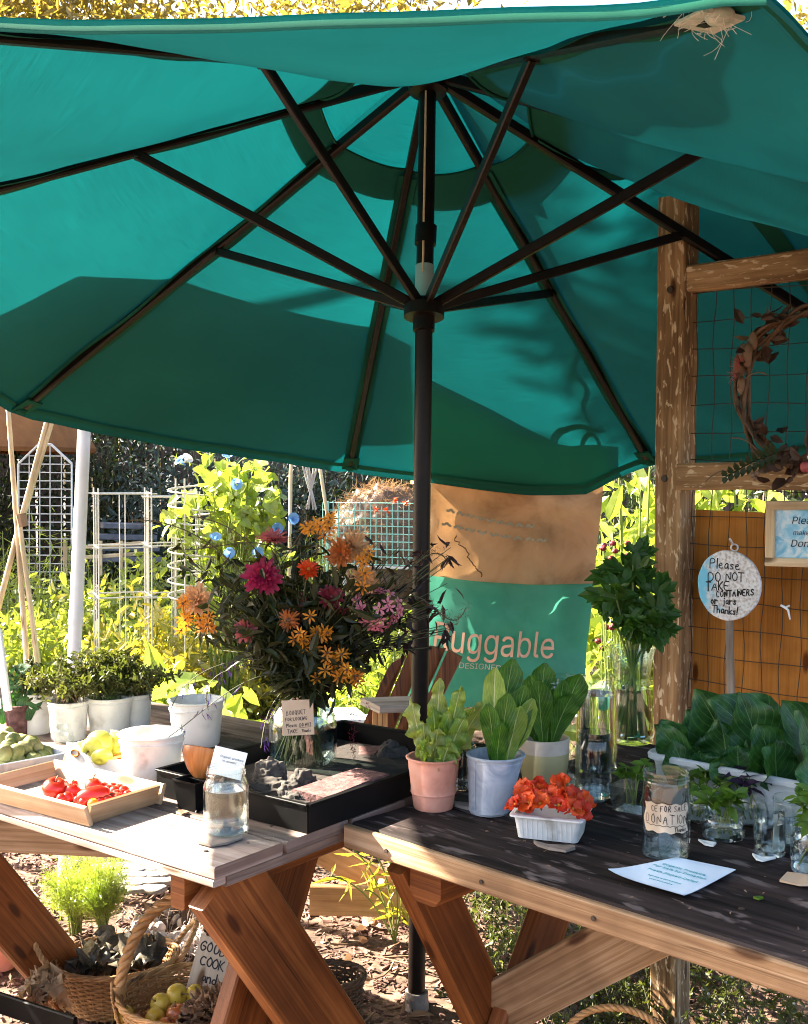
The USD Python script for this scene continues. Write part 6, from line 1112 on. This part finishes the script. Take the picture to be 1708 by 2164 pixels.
put(ch, 'side_rail', beam(at(665, 1790, 3.66), at(905, 1918, 3.66), .085, .025, Z3, .003), 'chair_wood'); put(ch, 'side_rail', beam(at(655, 1900, 3.42), at(880, 1905, 3.42), .088, .03, Z3, .003), 'chair_wood')
put(ch, 'cross_board', beam(at(800, 1880, 3.45), at(875, 1925, 3.62), .07, .022, Z3, .003), 'chair_wood')
bn = thing('garden_bench', 'low sunlit wooden bench with a white top, left of the lounge chair', 'bench', at(735, 1600, 4.25)); put(bn, 'top', beam(at(690, 1515, 4.25), at(768, 1515, 4.3), .20, .03, A3(.2, 1, 0), .003), 'white_paint')
for x in (712, 748): put(bn, 'leg', beam(at(x, 1524, 4.22), A3(*at(x, 1524, 4.22)[:2], 0), .05, .03, A3(1, 0, 0), .003), 'chair_wood')
put(bn, 'apron', beam(at(694, 1535, 4.24), at(764, 1535, 4.28), .05, .02, Z3, .003), 'chair_wood')
# yellow lance-leaved plant over the rail
t = thing('lance_leaf_plant', 'plant with yellow green lance leaves leaning over the chair rail', 'plant', on(835, 1995, 0)); st, lv = MB(), MB(); b = on(835, 1995, 0)
for e in ((742, 1790), (790, 1800), (850, 1830), (700, 1850), (770, 1880), (830, 1860)):
    tp = at(*e, 3.25); P = bez(b, (b + tp) / 2 + A3(.02, 0, .08), tp, 10); st.add(tube(P, .0025, 5)); k = rg.integers(3, 10, 7); d = rdir(rg, 7, -.1) * [1, .5, 1]; lv.add(leaves(P[k], d, rdir(rg, 7), rg.uniform(.06, .10, 7), rg.uniform(.035, .06, 7), 'lance'))
put(t, 'stems', st, 'stem_green', True); put(t, 'leaves', lv, 'leaf_yellow')
# weeds under the right table
st, lv, fw = MB(), MB(), MB()
for i in range(520):
    x, y = rg.uniform(.02, 1.25), rg.uniform(2.75, 4.1)
    if x < .16 and y < 3.3: continue
    b = A3(x, y, float(ground_z(x, y))); e = b + A3(rg.normal(0, .08), rg.normal(0, .08), rg.uniform(.06, .26)); P = bez(b, (b + e) / 2 + A3(0, 0, .04), e, 6); st.add(tube(P, .0013, 4)); m = 16; k = rg.integers(1, 6, m); lv.add(leaves(P[k], rdir(rg, m, .2), rdir(rg, m, .6), rg.uniform(.012, .035, m), rg.uniform(.008, .02, m)))
    if i % 3 == 0: fw.add(ball(e, .004, 1))
w_ = thing('weeds', 'tangle of low green weeds with tiny white flowers under the right table', 'weeds', A3(.6, 3.2, 0), kind='stuff'); put(w_, 'stems', st, 'stem_dark', True, kind='stuff'); put(w_, 'leaves', lv, 'leaf_herb', kind='stuff'); put(w_, 'flowers', fw, 'petal_white', kind='stuff')
# ------------------------------------------------------------------ garden behind
rg = R(700)
def bush(name, label, c, Rx, H, n, L, mat, seed, templ='ovate', ratio=.55, cat='plant', nst=14, Ry=None, zmin=.05, group=None, stemmat='stem_green', up=.5):
    """stems from the ground, leaves in clumps round their upper parts"""
    r_ = R(seed); c = np.asarray(c, float); t = thing(name, label, cat, c, group); st, lv = MB(), MB(); Ry = Ry or Rx
    for k in range(nst):
        a, q = r_.uniform(0, 6.28), r_.uniform(0, 1) ** .55; e = c + A3(math.cos(a) * Rx * q, math.sin(a) * Ry * q, H * r_.uniform(.5, 1.05) * (1.08 - .45 * q * q)); b = c + A3((e - c)[0] * .35, (e - c)[1] * .35, 0); P = bez(b, (b + e) / 2 + A3(0, 0, H * .12), e, 9); st.add(tube(P, np.linspace(.006, .0018, 9) * (1 + H * .5), 5))
        m = n // nst; j = r_.integers(2, 9, m); spread = r_.uniform(.08, .24) * (Rx + H) / 2; p = P[j] + r_.normal(0, spread, (m, 3)) * [1, 1, .7]; p[:, 2] = np.maximum(p[:, 2], c[2] + zmin * r_.uniform(.3, 1.5, m)); l = L * .4 + L * 1.25 * r_.uniform(0, 1, m) ** 1.8; lv.add(leaves(p, rdir(r_, m, -.1), rdir(r_, m, up), l, l * ratio, templ))
    put(t, 'stems', st, stemmat, True, kind='stuff'); put(t, 'foliage', lv, mat, kind='stuff'); return t
def g_(px, Y, z=0): return A3((px - 854) / F * Y, Y, z)
# low beds, front to back
beds = [  # px, Y, Rx, H, n, leaf length, material, template, label
 (70, 5.0, .42, .40, 1500, .05, 'leaf_garden', 'ovate', 'bushy yellow green plant behind the white pots at the left edge'),
 (215, 5.3, .45, .42, 1500, .055, 'leaf_vine', 'ovate', 'bushy green plant right behind the white leaning pole'),
 (345, 4.9, .38, .50, 420, .11, 'leaf_vine', 'heart', 'squash plant with big heart shaped leaves left of the bouquet'),
 (400, 4.3, .34, .30, 5200, .022, 'leaf_vine', 'ovate', 'fine-leaved low lime green shrub behind the white bucket'),
 (520, 4.5, .40, .34, 6500, .022, 'leaf_vine', 'ovate', 'fine-leaved low lime green shrub behind the glass jug'),
 (640, 4.9, .36, .36, 2200, .035, 'leaf_garden', 'ovate', 'low green plant behind the bouquet'),
 (775, 5.2, .30, .42, 1500, .045, 'leaf_vine', 'ovate', 'green plant left of the umbrella pole, behind the lounge chair'),
 (840, 5.6, .34, .62, 1700, .045, 'leaf_garden', 'ovate', 'leafy plant beside the hanging bag, behind the pole'),
 (30, 6.2, .50, .62, 1700, .06, 'leaf_garden', 'ovate', 'tall yellowing bean plants at the left edge of the garden'),
 (165, 6.6, .55, .66, 1900, .06, 'leaf_garden', 'ovate', 'bean plants between the bamboo poles and the white pole'),
 (290, 6.3, .50, .66, 2000, .06, 'leaf_yellow', 'ovate', 'yellowing bean plants inside the white wire cages'),
 (430, 6.9, .50, .60, 1700, .06, 'leaf_garden', 'ovate', 'bean plants below the morning glory'),
 (560, 6.6, .50, .52, 1700, .055, 'leaf_yellow', 'ovate', 'sunlit yellow green bed plants behind the bouquet'),
 (700, 7.0, .50, .50, 1700, .05, 'leaf_garden', 'ovate', 'bed plants below the green wire fence'),
 (820, 7.4, .50, .60, 1500, .05, 'leaf_vine', 'ovate', 'leafy plants in front of the straw bale'),
 (20, 7.8, .45, 1.05, 1500, .08, 'leaf_vine', 'lance', 'tall upright plant with long leaves at the left edge'),
 (100, 8.0, .6, .6, 1200, .06, 'leaf_garden', 'ovate', 'plants at the foot of the white arched trellis'),
 (250, 8.3, .6, .55, 1200, .06, 'leaf_vine', 'ovate', 'plants in front of the low brown lattice'),
 (400, 8.6, .6, .85, 1500, .07, 'leaf_garden', 'ovate', 'green plants left of the morning glory, further back'),
 (520, 8.0, .5, 1.0, 1300, .07, 'leaf_vine', 'ovate', 'taller pale green plants behind the bouquet and the morning glory'), (655, 8.4, .45, .95, 1100, .06, 'leaf_garden', 'lance', 'loose tall plants left of the green wire fence'), (180, 8.9, .5, .85, 900, .06, 'leaf_vine', 'lance', 'loose tall plants between trellis and cages'), (600, 8.8, .6, .55, 1200, .06, 'leaf_garden', 'ovate', 'yellowing plants far behind the bouquet')]
for i, (px, Y, Rx, H, n, L, mt, tm, lab) in enumerate(beds): bush('garden_plant', lab, g_(px, Y), Rx, H, int(n * 1.6), L, mt, 1000 + i, tm, .9 if tm == 'heart' else .25 if tm == 'lance' else .55, nst=20 if n < 3000 else 40)
gr = MB(); n = 16000; x, y = rg.uniform(-3.2, 2.2, n), rg.uniform(4.4, 9, n); k = meshkit.noise(np.stack([x * 1.3, y * 1.3, x * 0], -1), 4) > .42; x, y = x[k], y[k]; n = len(x)
gr.add(leaves(np.stack([x, y, ground_z(x, y)], -1), rdir(rg, n, 1.2), rdir(rg, n), rg.uniform(.05, .14, n), rg.uniform(.008, .02, n), 'lance')); single('grass', 'short bright grass and weeds between the garden beds', 'grass', gr, 'grass_green', kind='stuff')
# plants right of the bag and behind the mesh
bush('leafy_shrub', 'sunlit shrub with big lime green leaves between the bag and the wooden post', g_(1345, 5.3), .33, 1.62, 620, .15, 'leaf_vine', 1101, 'ovate', .5, 'shrub', 16, .3, .5)
bush('leafy_shrub', 'sunlit leafy hedge seen above the cardboard through the wire mesh', g_(1600, 5.1), .62, 1.55, 1300, .13, 'leaf_vine', 1102, 'ovate', .5, 'shrub', 24, .35, .5)
bush('leafy_shrub', 'dark green shrub behind the seed heads, between bag and post', g_(1330, 6.2), .5, 1.5, 1200, .11, 'leaf_dark', 1103, 'lance', .35, 'shrub', 18)
t = thing('seed_head_plants', 'slender stalks with dark round seed heads beside the hanging bag', 'plant', g_(1295, 4.75)); st, hd, lv = MB(), MB(), MB()
for i in range(26):
    px, py = rg.uniform(1258, 1335), rg.uniform(1140, 1390); e = at(px, py, 4.7 + rg.normal(0, .1)); b = g_(1295 + rg.normal(0, 12), 4.75); P = bez(b, (b + e) / 2 + A3(0, 0, .1), e, 8); st.add(tube(P, .002, 5)); hd.add(ball(e, .014, 2, (1, 1, .8), .2, i, 6)); m = 14; k = rg.integers(1, 7, m); lv.add(leaves(P[k], rdir(rg, m, .1), rdir(rg, m), rg.uniform(.03, .07, m), rg.uniform(.012, .026, m), 'lance'))
put(t, 'stalks', st, 'stem_green', True, kind='stuff'); put(t, 'seed_heads', hd, 'petal_wine', kind='stuff'); put(t, 'foliage', lv, 'leaf_garden', kind='stuff')
pf = at(1352, 1190, 4.8); t = thing('pink_flower', 'small pink flower head above the celery, against the shrub', 'flower', pf); mb = MB()
for i in range(14): d = rdir(rg, 1)[0]; mb.add(leaves(np.repeat([pf + d * .022], 5, 0), rdir(rg, 5), rdir(rg, 5), .018, .014, 'petal'))
put(t, 'florets', mb, 'petal_pink'); put(t, 'stem', tube(bez(pf, pf + A3(.01, 0, -.3), A3(pf[0], pf[1], 0), 8), .002, 5), 'stem_green', True)
# bamboo poles
t = thing('bamboo_tripod', 'crossed bamboo poles tied together at the left edge of the garden', 'bamboo poles', g_(40, 4.9))
for a, b in (((17, 860), (60, 1440)), ((104, 870), (-8, 1300)), ((116, 870), (30, 1150)), ((42, 1110), (80, 1400))): put(t, 'pole', tube([at(a[0] + (b[0] - a[0]) * s, a[1] + (b[1] - a[1]) * s, 4.9 + .06 * s) for s in np.linspace(0, 1, 6)], np.linspace(.010, .013, 6), 8), 'bamboo', True)
put(t, 'tie', tube([at(44, 1085, 4.87), at(50, 1112, 4.87)], .022, 8), 'stem_brown', 40)
# white arched wire trellis
t = thing('wire_trellis', 'white wire trellis with a pointed top, standing against the dark hedge', 'trellis', g_(96, 9.0)); YT = 9.0; tr = lambda px, py: at(px, py, YT)
for x in (39, 152): put(t, 'upright', tube([tr(x, 979), tr(x, 1290)], .0085, 6), 'white_wire', 40)
put(t, 'top_bar', tube([tr(39, 979), tr(82, 938)], .0085, 6), 'white_wire', 40); put(t, 'top_bar', tube([tr(108, 938), tr(152, 979)], .011, 6), 'white_wire', 40); put(t, 'top_bar', tube([tr(82, 938), tr(108, 938)], .011, 6), 'white_wire', 40)
for x in (62, 84, 106, 130): put(t, 'wire', tube([tr(x, 958 if x in (62, 130) else 938), tr(x, 1290)], .0045, 5), 'white_wire', 40)
for i in range(18): put(t, 'wire', tube([tr(39 if i > 1 else 58 - i * 14, 962 + i * 17.5), tr(152 if i > 1 else 133 + i * 14, 963 + i * 17.5)], .0045, 5), 'white_wire', 40)
# square wire cages
def cage(px, Y, w, zs, yaw, label):
    c = g_(px, Y); t = thing('wire_cage', label, 'plant cage', c); e1, e2 = A3(math.cos(yaw), math.sin(yaw), 0), A3(-math.sin(yaw), math.cos(yaw), 0); Cn = [c + e1 * sx * w / 2 + e2 * sy * w / 2 for sx, sy in ((-1, -1), (1, -1), (1, 1), (-1, 1))]
    for p in Cn: put(t, 'upright', tube([p, p + A3(0, 0, zs[-1] + .03)], .0042, 6), 'white_wire', 40)
    for z in zs:
        for a, b in zip(Cn, Cn[1:] + Cn[:1]): d = nrm(b - a) * .03; put(t, 'wire', tube([a - d + A3(0, 0, z), b + d + A3(0, 0, z)], .0042, 6), 'white_wire', 40)
    for a, b in zip(Cn, Cn[1:] + Cn[:1]): put(t, 'upright', tube([(a + b) / 2, (a + b) / 2 + A3(0, 0, zs[-1])], .0032, 6), 'white_wire', 40)
cage(258, 6.1, .27, (.38, .74, 1.0, 1.28), .35, 'left one of the white square wire plant cages'); cage(365, 6.3, .27, (.36, .72, 1.0, 1.26), .25, 'right one of the white square wire plant cages, next to the morning glory')
# morning glory on a spiral support
mc = g_(475, 6.1); t = thing('spiral_support', 'white spiral wire plant support holding the morning glory', 'plant support', g_(405, 6.15)); sc_ = g_(405, 6.15)
put(t, 'spiral', tube([sc_ + A3(.125 * math.cos(a), .125 * math.sin(a), 1.34 - a * .0128) for a in np.linspace(0, 50, 260)], .0055, 5), 'white_wire', True)
for a in (0.4, 2.5, 4.6): put(t, 'upright', tube([sc_ + A3(.125 * math.cos(a), .125 * math.sin(a), z) for z in (0, 1.36)], .005, 6), 'white_wire', 40)
t = thing('morning_glory', 'lime green morning glory vine with blue trumpet flowers climbing beside the cages', 'vine', mc); lv, st = MB(), MB()
for i in range(64):
    a_, q_ = rg.uniform(0, 6.28), rg.uniform(0, 1) ** .6; lob = .55 + .75 * meshkit.noise(np.array([[math.cos(a_) * 1.6, math.sin(a_) * 1.6, 3.]]), 8)[0]; px, py = 492 + math.cos(a_) * 115 * q_ * lob, 1062 + math.sin(a_) * 110 * q_ * lob
    if i > 46: px, py = rg.uniform(430, 590), rg.uniform(1110, 1330)
    if px < 440 and py < 1010: continue
    rr, n = rg.uniform(.05, .10), int(rg.uniform(5, 13)); p0 = at(px, py, 6.05 + rg.normal(0, .10)); p = p0 + rg.normal(0, 1, (n, 3)) * rr * .6; d = rdir(rg, n, -.7); l = rg.uniform(.045, .095, n); lv.add(leaves(p, d, A3(0, -.5, .5) + rg.normal(0, .7, (n, 3)), l, l * .95, 'heart')); st.add(tube(bez(mc, (mc + p0) / 2 + A3(rg.normal(0, .08), 0, .2), p0, 8), .003, 5))
for px, py in ((382, 975), (545, 992), (440, 968), (520, 965), (572, 1040)): p0 = at(px, py, 6.02); st.add(tube(bez(at(480, 1020, 6.1), (at(480, 1020, 6.1) + p0) / 2 + A3(0, 0, .05), p0, 8), .002, 5)); lv.add(leaves(p0 + rg.normal(0, .02, (6, 3)), rdir(rg, 6, .8), rdir(rg, 6), .06, .03, 'lance'))
put(t, 'foliage', lv, 'leaf_vine', kind='stuff'); put(t, 'stems', st, 'stem_green', True, kind='stuff')
for px, py, ax in ((380, 972, (-.6, -.5, .6)), (396, 968, (.5, -.4, .5)), (500, 1022, (.1, -1, .1)), (586, 1116, (.4, -.9, .1)), (456, 1134, (.2, -.6, .7)), (545, 1166, (.3, -.9, 0)), (482, 962, (0, -.4, .8)), (485, 1168, (0, -1, .2)), (620, 1095, (.3, -.9, .2))):
    p0 = at(px, py, 5.86); z = nrm(A3(*ax)); x = nrm(np.cross(z, A3(.2, .3, .9))); y = np.cross(z, x); v, f = lathe(np.array([(.004, -.045), (.007, -.02), (.016, -.002), (.034, .008), (.036, .007)]) * .85, 20); put(t, 'flower', (p0 + v[:, :1] * x + v[:, 1:2] * y + v[:, 2:] * z, f), 'petal_blue' if px != 396 else 'petal_white', True)
# thin sticks
for a, b, lab, Y in (((615, 975), (611, 1240), 'single pale stick standing right of the morning glory', 6.8), ((676, 985), (697, 1120), 'brown dry stalk leaning in front of the green wire fence', 7.0)): single('garden_stake', lab, 'stake', tube([at(*a, Y), at(*b, Y)], .011, 7), 'bamboo', True)
t = thing('crossed_canes', 'bundle of thin crossed canes in front of the dark hedge', 'canes', g_(658, 10.5))
for a, b in (((645, 978), (668, 1075)), ((652, 978), (662, 1075)), ((672, 978), (648, 1075)), ((664, 978), (652, 1075)), ((640, 985), (664, 1070))): put(t, 'cane', tube([at(*a, 10.4), at(*b, 10.6)], .009, 6), 'white_wire', True)
# straw bale and green wire fence
hb = g_(812, 9.7, .0); single('straw_bale', 'round golden straw bale behind the green wire fence', 'straw bale', ball(hb + A3(0, .1, .66), .5, 5, (1.0, .8, 1.24), .10, 2, 6), 'leaf_dry', True)
n = 5000; d = rdir(rg, n); sg = MB().add(leaves(hb + A3(0, .1, .66) + d * A3(.50, .40, .62) * rg.uniform(.95, 1.06, (n, 1)), rdir(rg, n) + d * .2, d, rg.uniform(.06, .16, n), .012, 'lance')); single('loose_straw', 'loose straw sticking out of the round bale', 'straw', sg, 'leaf_wilt', kind='stuff')
t = thing('wire_fence', 'pale green wire mesh fence panel in front of the straw bale', 'fence', g_(780, 8.9)); 
for i in range(20): s = i / 19; p = g_(682, 9.1) * (1 - s) + g_(900, 8.8) * s; put(t, 'wire', tube([p + A3(0, 0, .66), p + A3(0, 0, 1.155 + .02 * math.sin(i))], .0042, 5), 'green_wire', 40)
for k in range(9): put(t, 'wire', tube([g_(682, 9.1, .68 + k * .06), g_(900, 8.8, .68 + k * .06)], .0042, 5), 'green_wire', 40)
put(t, 'post', tube([g_(692, 9.08, 0), g_(692, 9.08, 1.17)], .014, 6), 'green_wire', 40); put(t, 'post', tube([g_(728, 8.9, 0), g_(728, 8.9, .9)], .016, 6), 'white_wire', 40); put(t, 'bottom_rail', tube([g_(682, 9.1, .66), g_(900, 8.8, .66)], .011, 6), 'white_wire', 40)
for px, py in ((833, 1058), (794, 1076), (858, 1060), (818, 1078)): single('red_flower', 'small red garden flower in front of the straw bale' + (', topmost' if py == 1058 else ', leftmost' if px == 794 else ', rightmost' if px == 858 else ', lowest'), 'flower', leaves(np.repeat([at(px, py, 8.6)], 12, 0), rdir(rg, 12), rdir(rg, 12), .028, .03, 'petal'), 'petal_scarlet')
# low brown lattice, grey boards
t = thing('lattice_fence', 'low brown lattice fence between the white trellis and the wire cages', 'fence', g_(225, 9.0))
for py in (1150, 1172): put(t, 'rail', beam(at(132, py + 8, 9.0), at(312, py - 4, 9.0), .03, .02, Z3, .003), 'frame_pine')
for px in (138, 212, 256, 308): put(t, 'stake', beam(at(px, 1142, 8.98), at(px, 1215, 8.98), .03, .02, A3(1, 0, 0), .003), 'frame_pine')
t = thing('grey_boards', 'stack of weathered grey boards in the shade behind the lattice fence', 'boards', g_(270, 10.4))
for i in range(4): put(t, 'board', beam(g_(190 + 8 * i, 10.3, .62 + .10 * i), g_(340 - 6 * i, 10.5, .60 + .10 * i), .16, .05, A3(0, 1, 0), .006), 'slate')
# raised brick red planter right of the bouquet
t = thing('plank_planter', 'pinkish wooden planter box behind the lounge chair', 'planter', g_(780, 6.0))
for i in range(5): put(t, 'plank', beam(at(742 + i * 17, 1432, 6.0), at(742 + i * 17, 1530, 6.0), .040, .02, A3(1, 0, 0), .003), 'red_pot' if i > 2 else 'pale_cardboard')
bush('planter_plant', 'small green plant growing in the pinkish planter box', g_(785, 6.1, .25), .18, .22, 500, .04, 'leaf_vine', 1200)
# brown parasol far left
bp = g_(-12, 11.0); t = thing('brown_parasol', 'orange brown parasol far back at the left edge', 'umbrella', bp); put(t, 'pole', tube([bp, bp + A3(0, 0, 2.3)], .025, 8), 'bronze_metal', 40); put(t, 'canopy', lathe([(0, 2.35), (.35, 2.25), (.75, 2.0), (.98, 1.62), (.97, 1.58), (.7, 1.95)], 10, bp), 'old_orange', 30)
# shaded hedge and board fence at the back
fe = thing('board_fence', 'dark old board fence running along the back of the garden', 'fence', A3(-1.2, 13, 0))
for i in range(78): x = -6.4 + i * .155; put(fe, 'board', beam(A3(x, 13.0 + .02 * rg.normal(), 0), A3(x + .01 * rg.normal(), 13.0, 1.95 + .04 * rg.normal()), .145, .02, A3(1, 0, 0), .004), 'fence_wood')
for z in (.4, 1.6): put(fe, 'rail', beam(A3(-6.5, 13.06, z), A3(5.8, 13.06, z), .09, .04, Z3), 'fence_wood')
for i, (px, Y, Rx, H, mt, lab) in enumerate(((-60, 12.0, 1.1, 2.6, 'leaf_dark', 'dark evergreen bush behind the brown parasol'), (230, 12.0, .55, 2.3, 'leaf_dark', 'dark bush in front of the fence, right of the white trellis'), (360, 11.3, .75, 1.75, 'leaf_blue', 'blue green shrub behind the wire cages'), (470, 11.6, .8, 2.0, 'leaf_blue', 'blue green shrub behind the morning glory'), (590, 11.2, .8, 1.8, 'leaf_blue', 'blue green shrub right of the morning glory'), (720, 11.9, .8, 1.7, 'leaf_dark', 'dark shrub above the green wire fence'), (860, 11.5, .9, 1.9, 'leaf_dark', 'dark shrub behind the straw bale and the pole'), (1250, 9.5, 1.2, 2.4, 'leaf_dark', 'dark tall shrub behind the hanging bag'), (1650, 8.5, 1.4, 2.3, 'leaf_dark', 'dark shrub far behind the wire mesh'))):
    bush('dark_shrub', lab, g_(px, Y), Rx, H, 3600, .075, mt, 1300 + i, 'ovate', .5, 'shrub', 34, zmin=.2, stemmat='stem_dark')
n = 260; pp = np.array([at(rg.uniform(255, 640), rg.uniform(925, 1120), rg.uniform(10.4, 10.9)) for _ in range(n)]); single('pale_blossoms', 'tiny pale blue blossoms scattered over the blue green shrubs', 'blossoms', leaves(pp, rdir(rg, n), rdir(rg, n), .035, .03, 'petal'), 'petal_white', kind='stuff')
# trees
def tree(label, c, H, cr, n, seed, L=.20, mat='leaf_tree'):
    r_ = R(seed); t = thing('garden_tree', label, 'tree', c); tr_ = MB(); top = c + A3(0, 0, H * .8); tr_.add(tube(bez(c, (c + top) / 2 + r_.normal(0, .25, 3) * [1, 1, 0], top, 12), np.linspace(.22, .05, 12), 10)); cl = []
    for k in range(26):
        z = r_.uniform(.3, .85) * H; b = c + A3(0, 0, z * .75); a = r_.uniform(0, 6.28); q = cr * r_.uniform(.45, 1) * (1 - abs(z / H - .55)); e = A3(c[0] + math.cos(a) * q, c[1] + math.sin(a) * q, z + r_.uniform(.2, 1.2)); tr_.add(tube(bez(b, (b + e) / 2 + A3(0, 0, .3), e, 7), np.linspace(.07, .015, 7), 6)); cl += [e, (b + 2 * e) / 3]
    cl += [c + A3(0, 0, H * s) + r_.normal(0, cr * .3, 3) for s in (.75, .85, .95, .9, .8)]; cl = np.array(cl); k = r_.integers(0, len(cl), n); p = cl[k] + r_.normal(0, 1, (n, 3)) * cr * .24; put(t, 'trunk', tr_, 'stem_brown', True); put(t, 'crown', leaves(p, rdir(r_, n), rdir(r_, n, .3), r_.uniform(L * .5, L * 1.2, n), r_.uniform(L * .25, L * .6, n), 'ovate'), mat, kind='stuff')
tree('tall yellow green tree behind the fence at the left, its crown above the umbrella', A3(-5.6, 16.5, 0), 9.2, 2.8, 24000, 2001); tree('tall autumn tree behind the fence, right of the other tall tree', A3(-2.2, 17.5, 0), 9.4, 2.9, 24000, 2002)
tree('big dark tree standing left of the garden, shading the back fence', A3(-10.2, 12.4, 0), 7.5, 2.5, 15000, 2003, .22, 'leaf_dark'); tree('dark tree left of the garden, further back', A3(-10.8, 17.8, 0), 8.5, 2.8, 13000, 2004, .24, 'leaf_dark')
# tree left of the garden whose crown shades the right half of the green canopy
tc = A3(-4.75, 4.9, 0); t = thing('garden_tree', 'slender tree standing left of the garden, outside the picture', 'tree', tc); cc = A3(-3.73, 6.11, 5.66); r_ = R(2010); tk = MB(); tk.add(tube(spline([tc, tc + A3(.03, 0, 1.8), tc + A3(.1, .1, 3.6), tc + A3(.5, .6, 4.8), cc], 16), np.linspace(.07, .03, 16), 9))
hx_, ux_ = A3(-.902, .432, 0), A3(.432, .902, 0); n = 8000; cl = np.array([cc + ux_ * r_.uniform(-.38, .5) + hx_ * r_.normal(0, .4) + A3(0, 0, r_.uniform(-.26, .40)) for _ in range(21)] + [cc + ux_ * r_.uniform(-1.35, -.3) + hx_ * r_.normal(0, .3) + A3(0, 0, .44 + r_.uniform(-.06, .16)) for _ in range(14)])
for e in cl: tk.add(tube(bez(cc + A3(0, 0, -.5), (cc + e) / 2 + A3(0, 0, .1), e, 6), np.linspace(.025, .008, 6), 6))
p = cl[r_.integers(0, 35, n)] + r_.normal(0, .12, (n, 3)); put(t, 'trunk', tk, 'stem_brown', True); put(t, 'crown', leaves(p, rdir(r_, n), rdir(r_, n, .3), r_.uniform(.07, .14, n), r_.uniform(.04, .08, n), 'ovate'), 'leaf_dark', kind='stuff')
tree('tall tree far behind the right side of the umbrella', A3(6.2, 17.0, 0), 8.4, 2.2, 12000, 2005)
tree('broad green tree behind the hedge in the middle', A3(1.6, 18.5, 0), 6.0, 2.6, 12000, 2006, .22, 'leaf_dark')
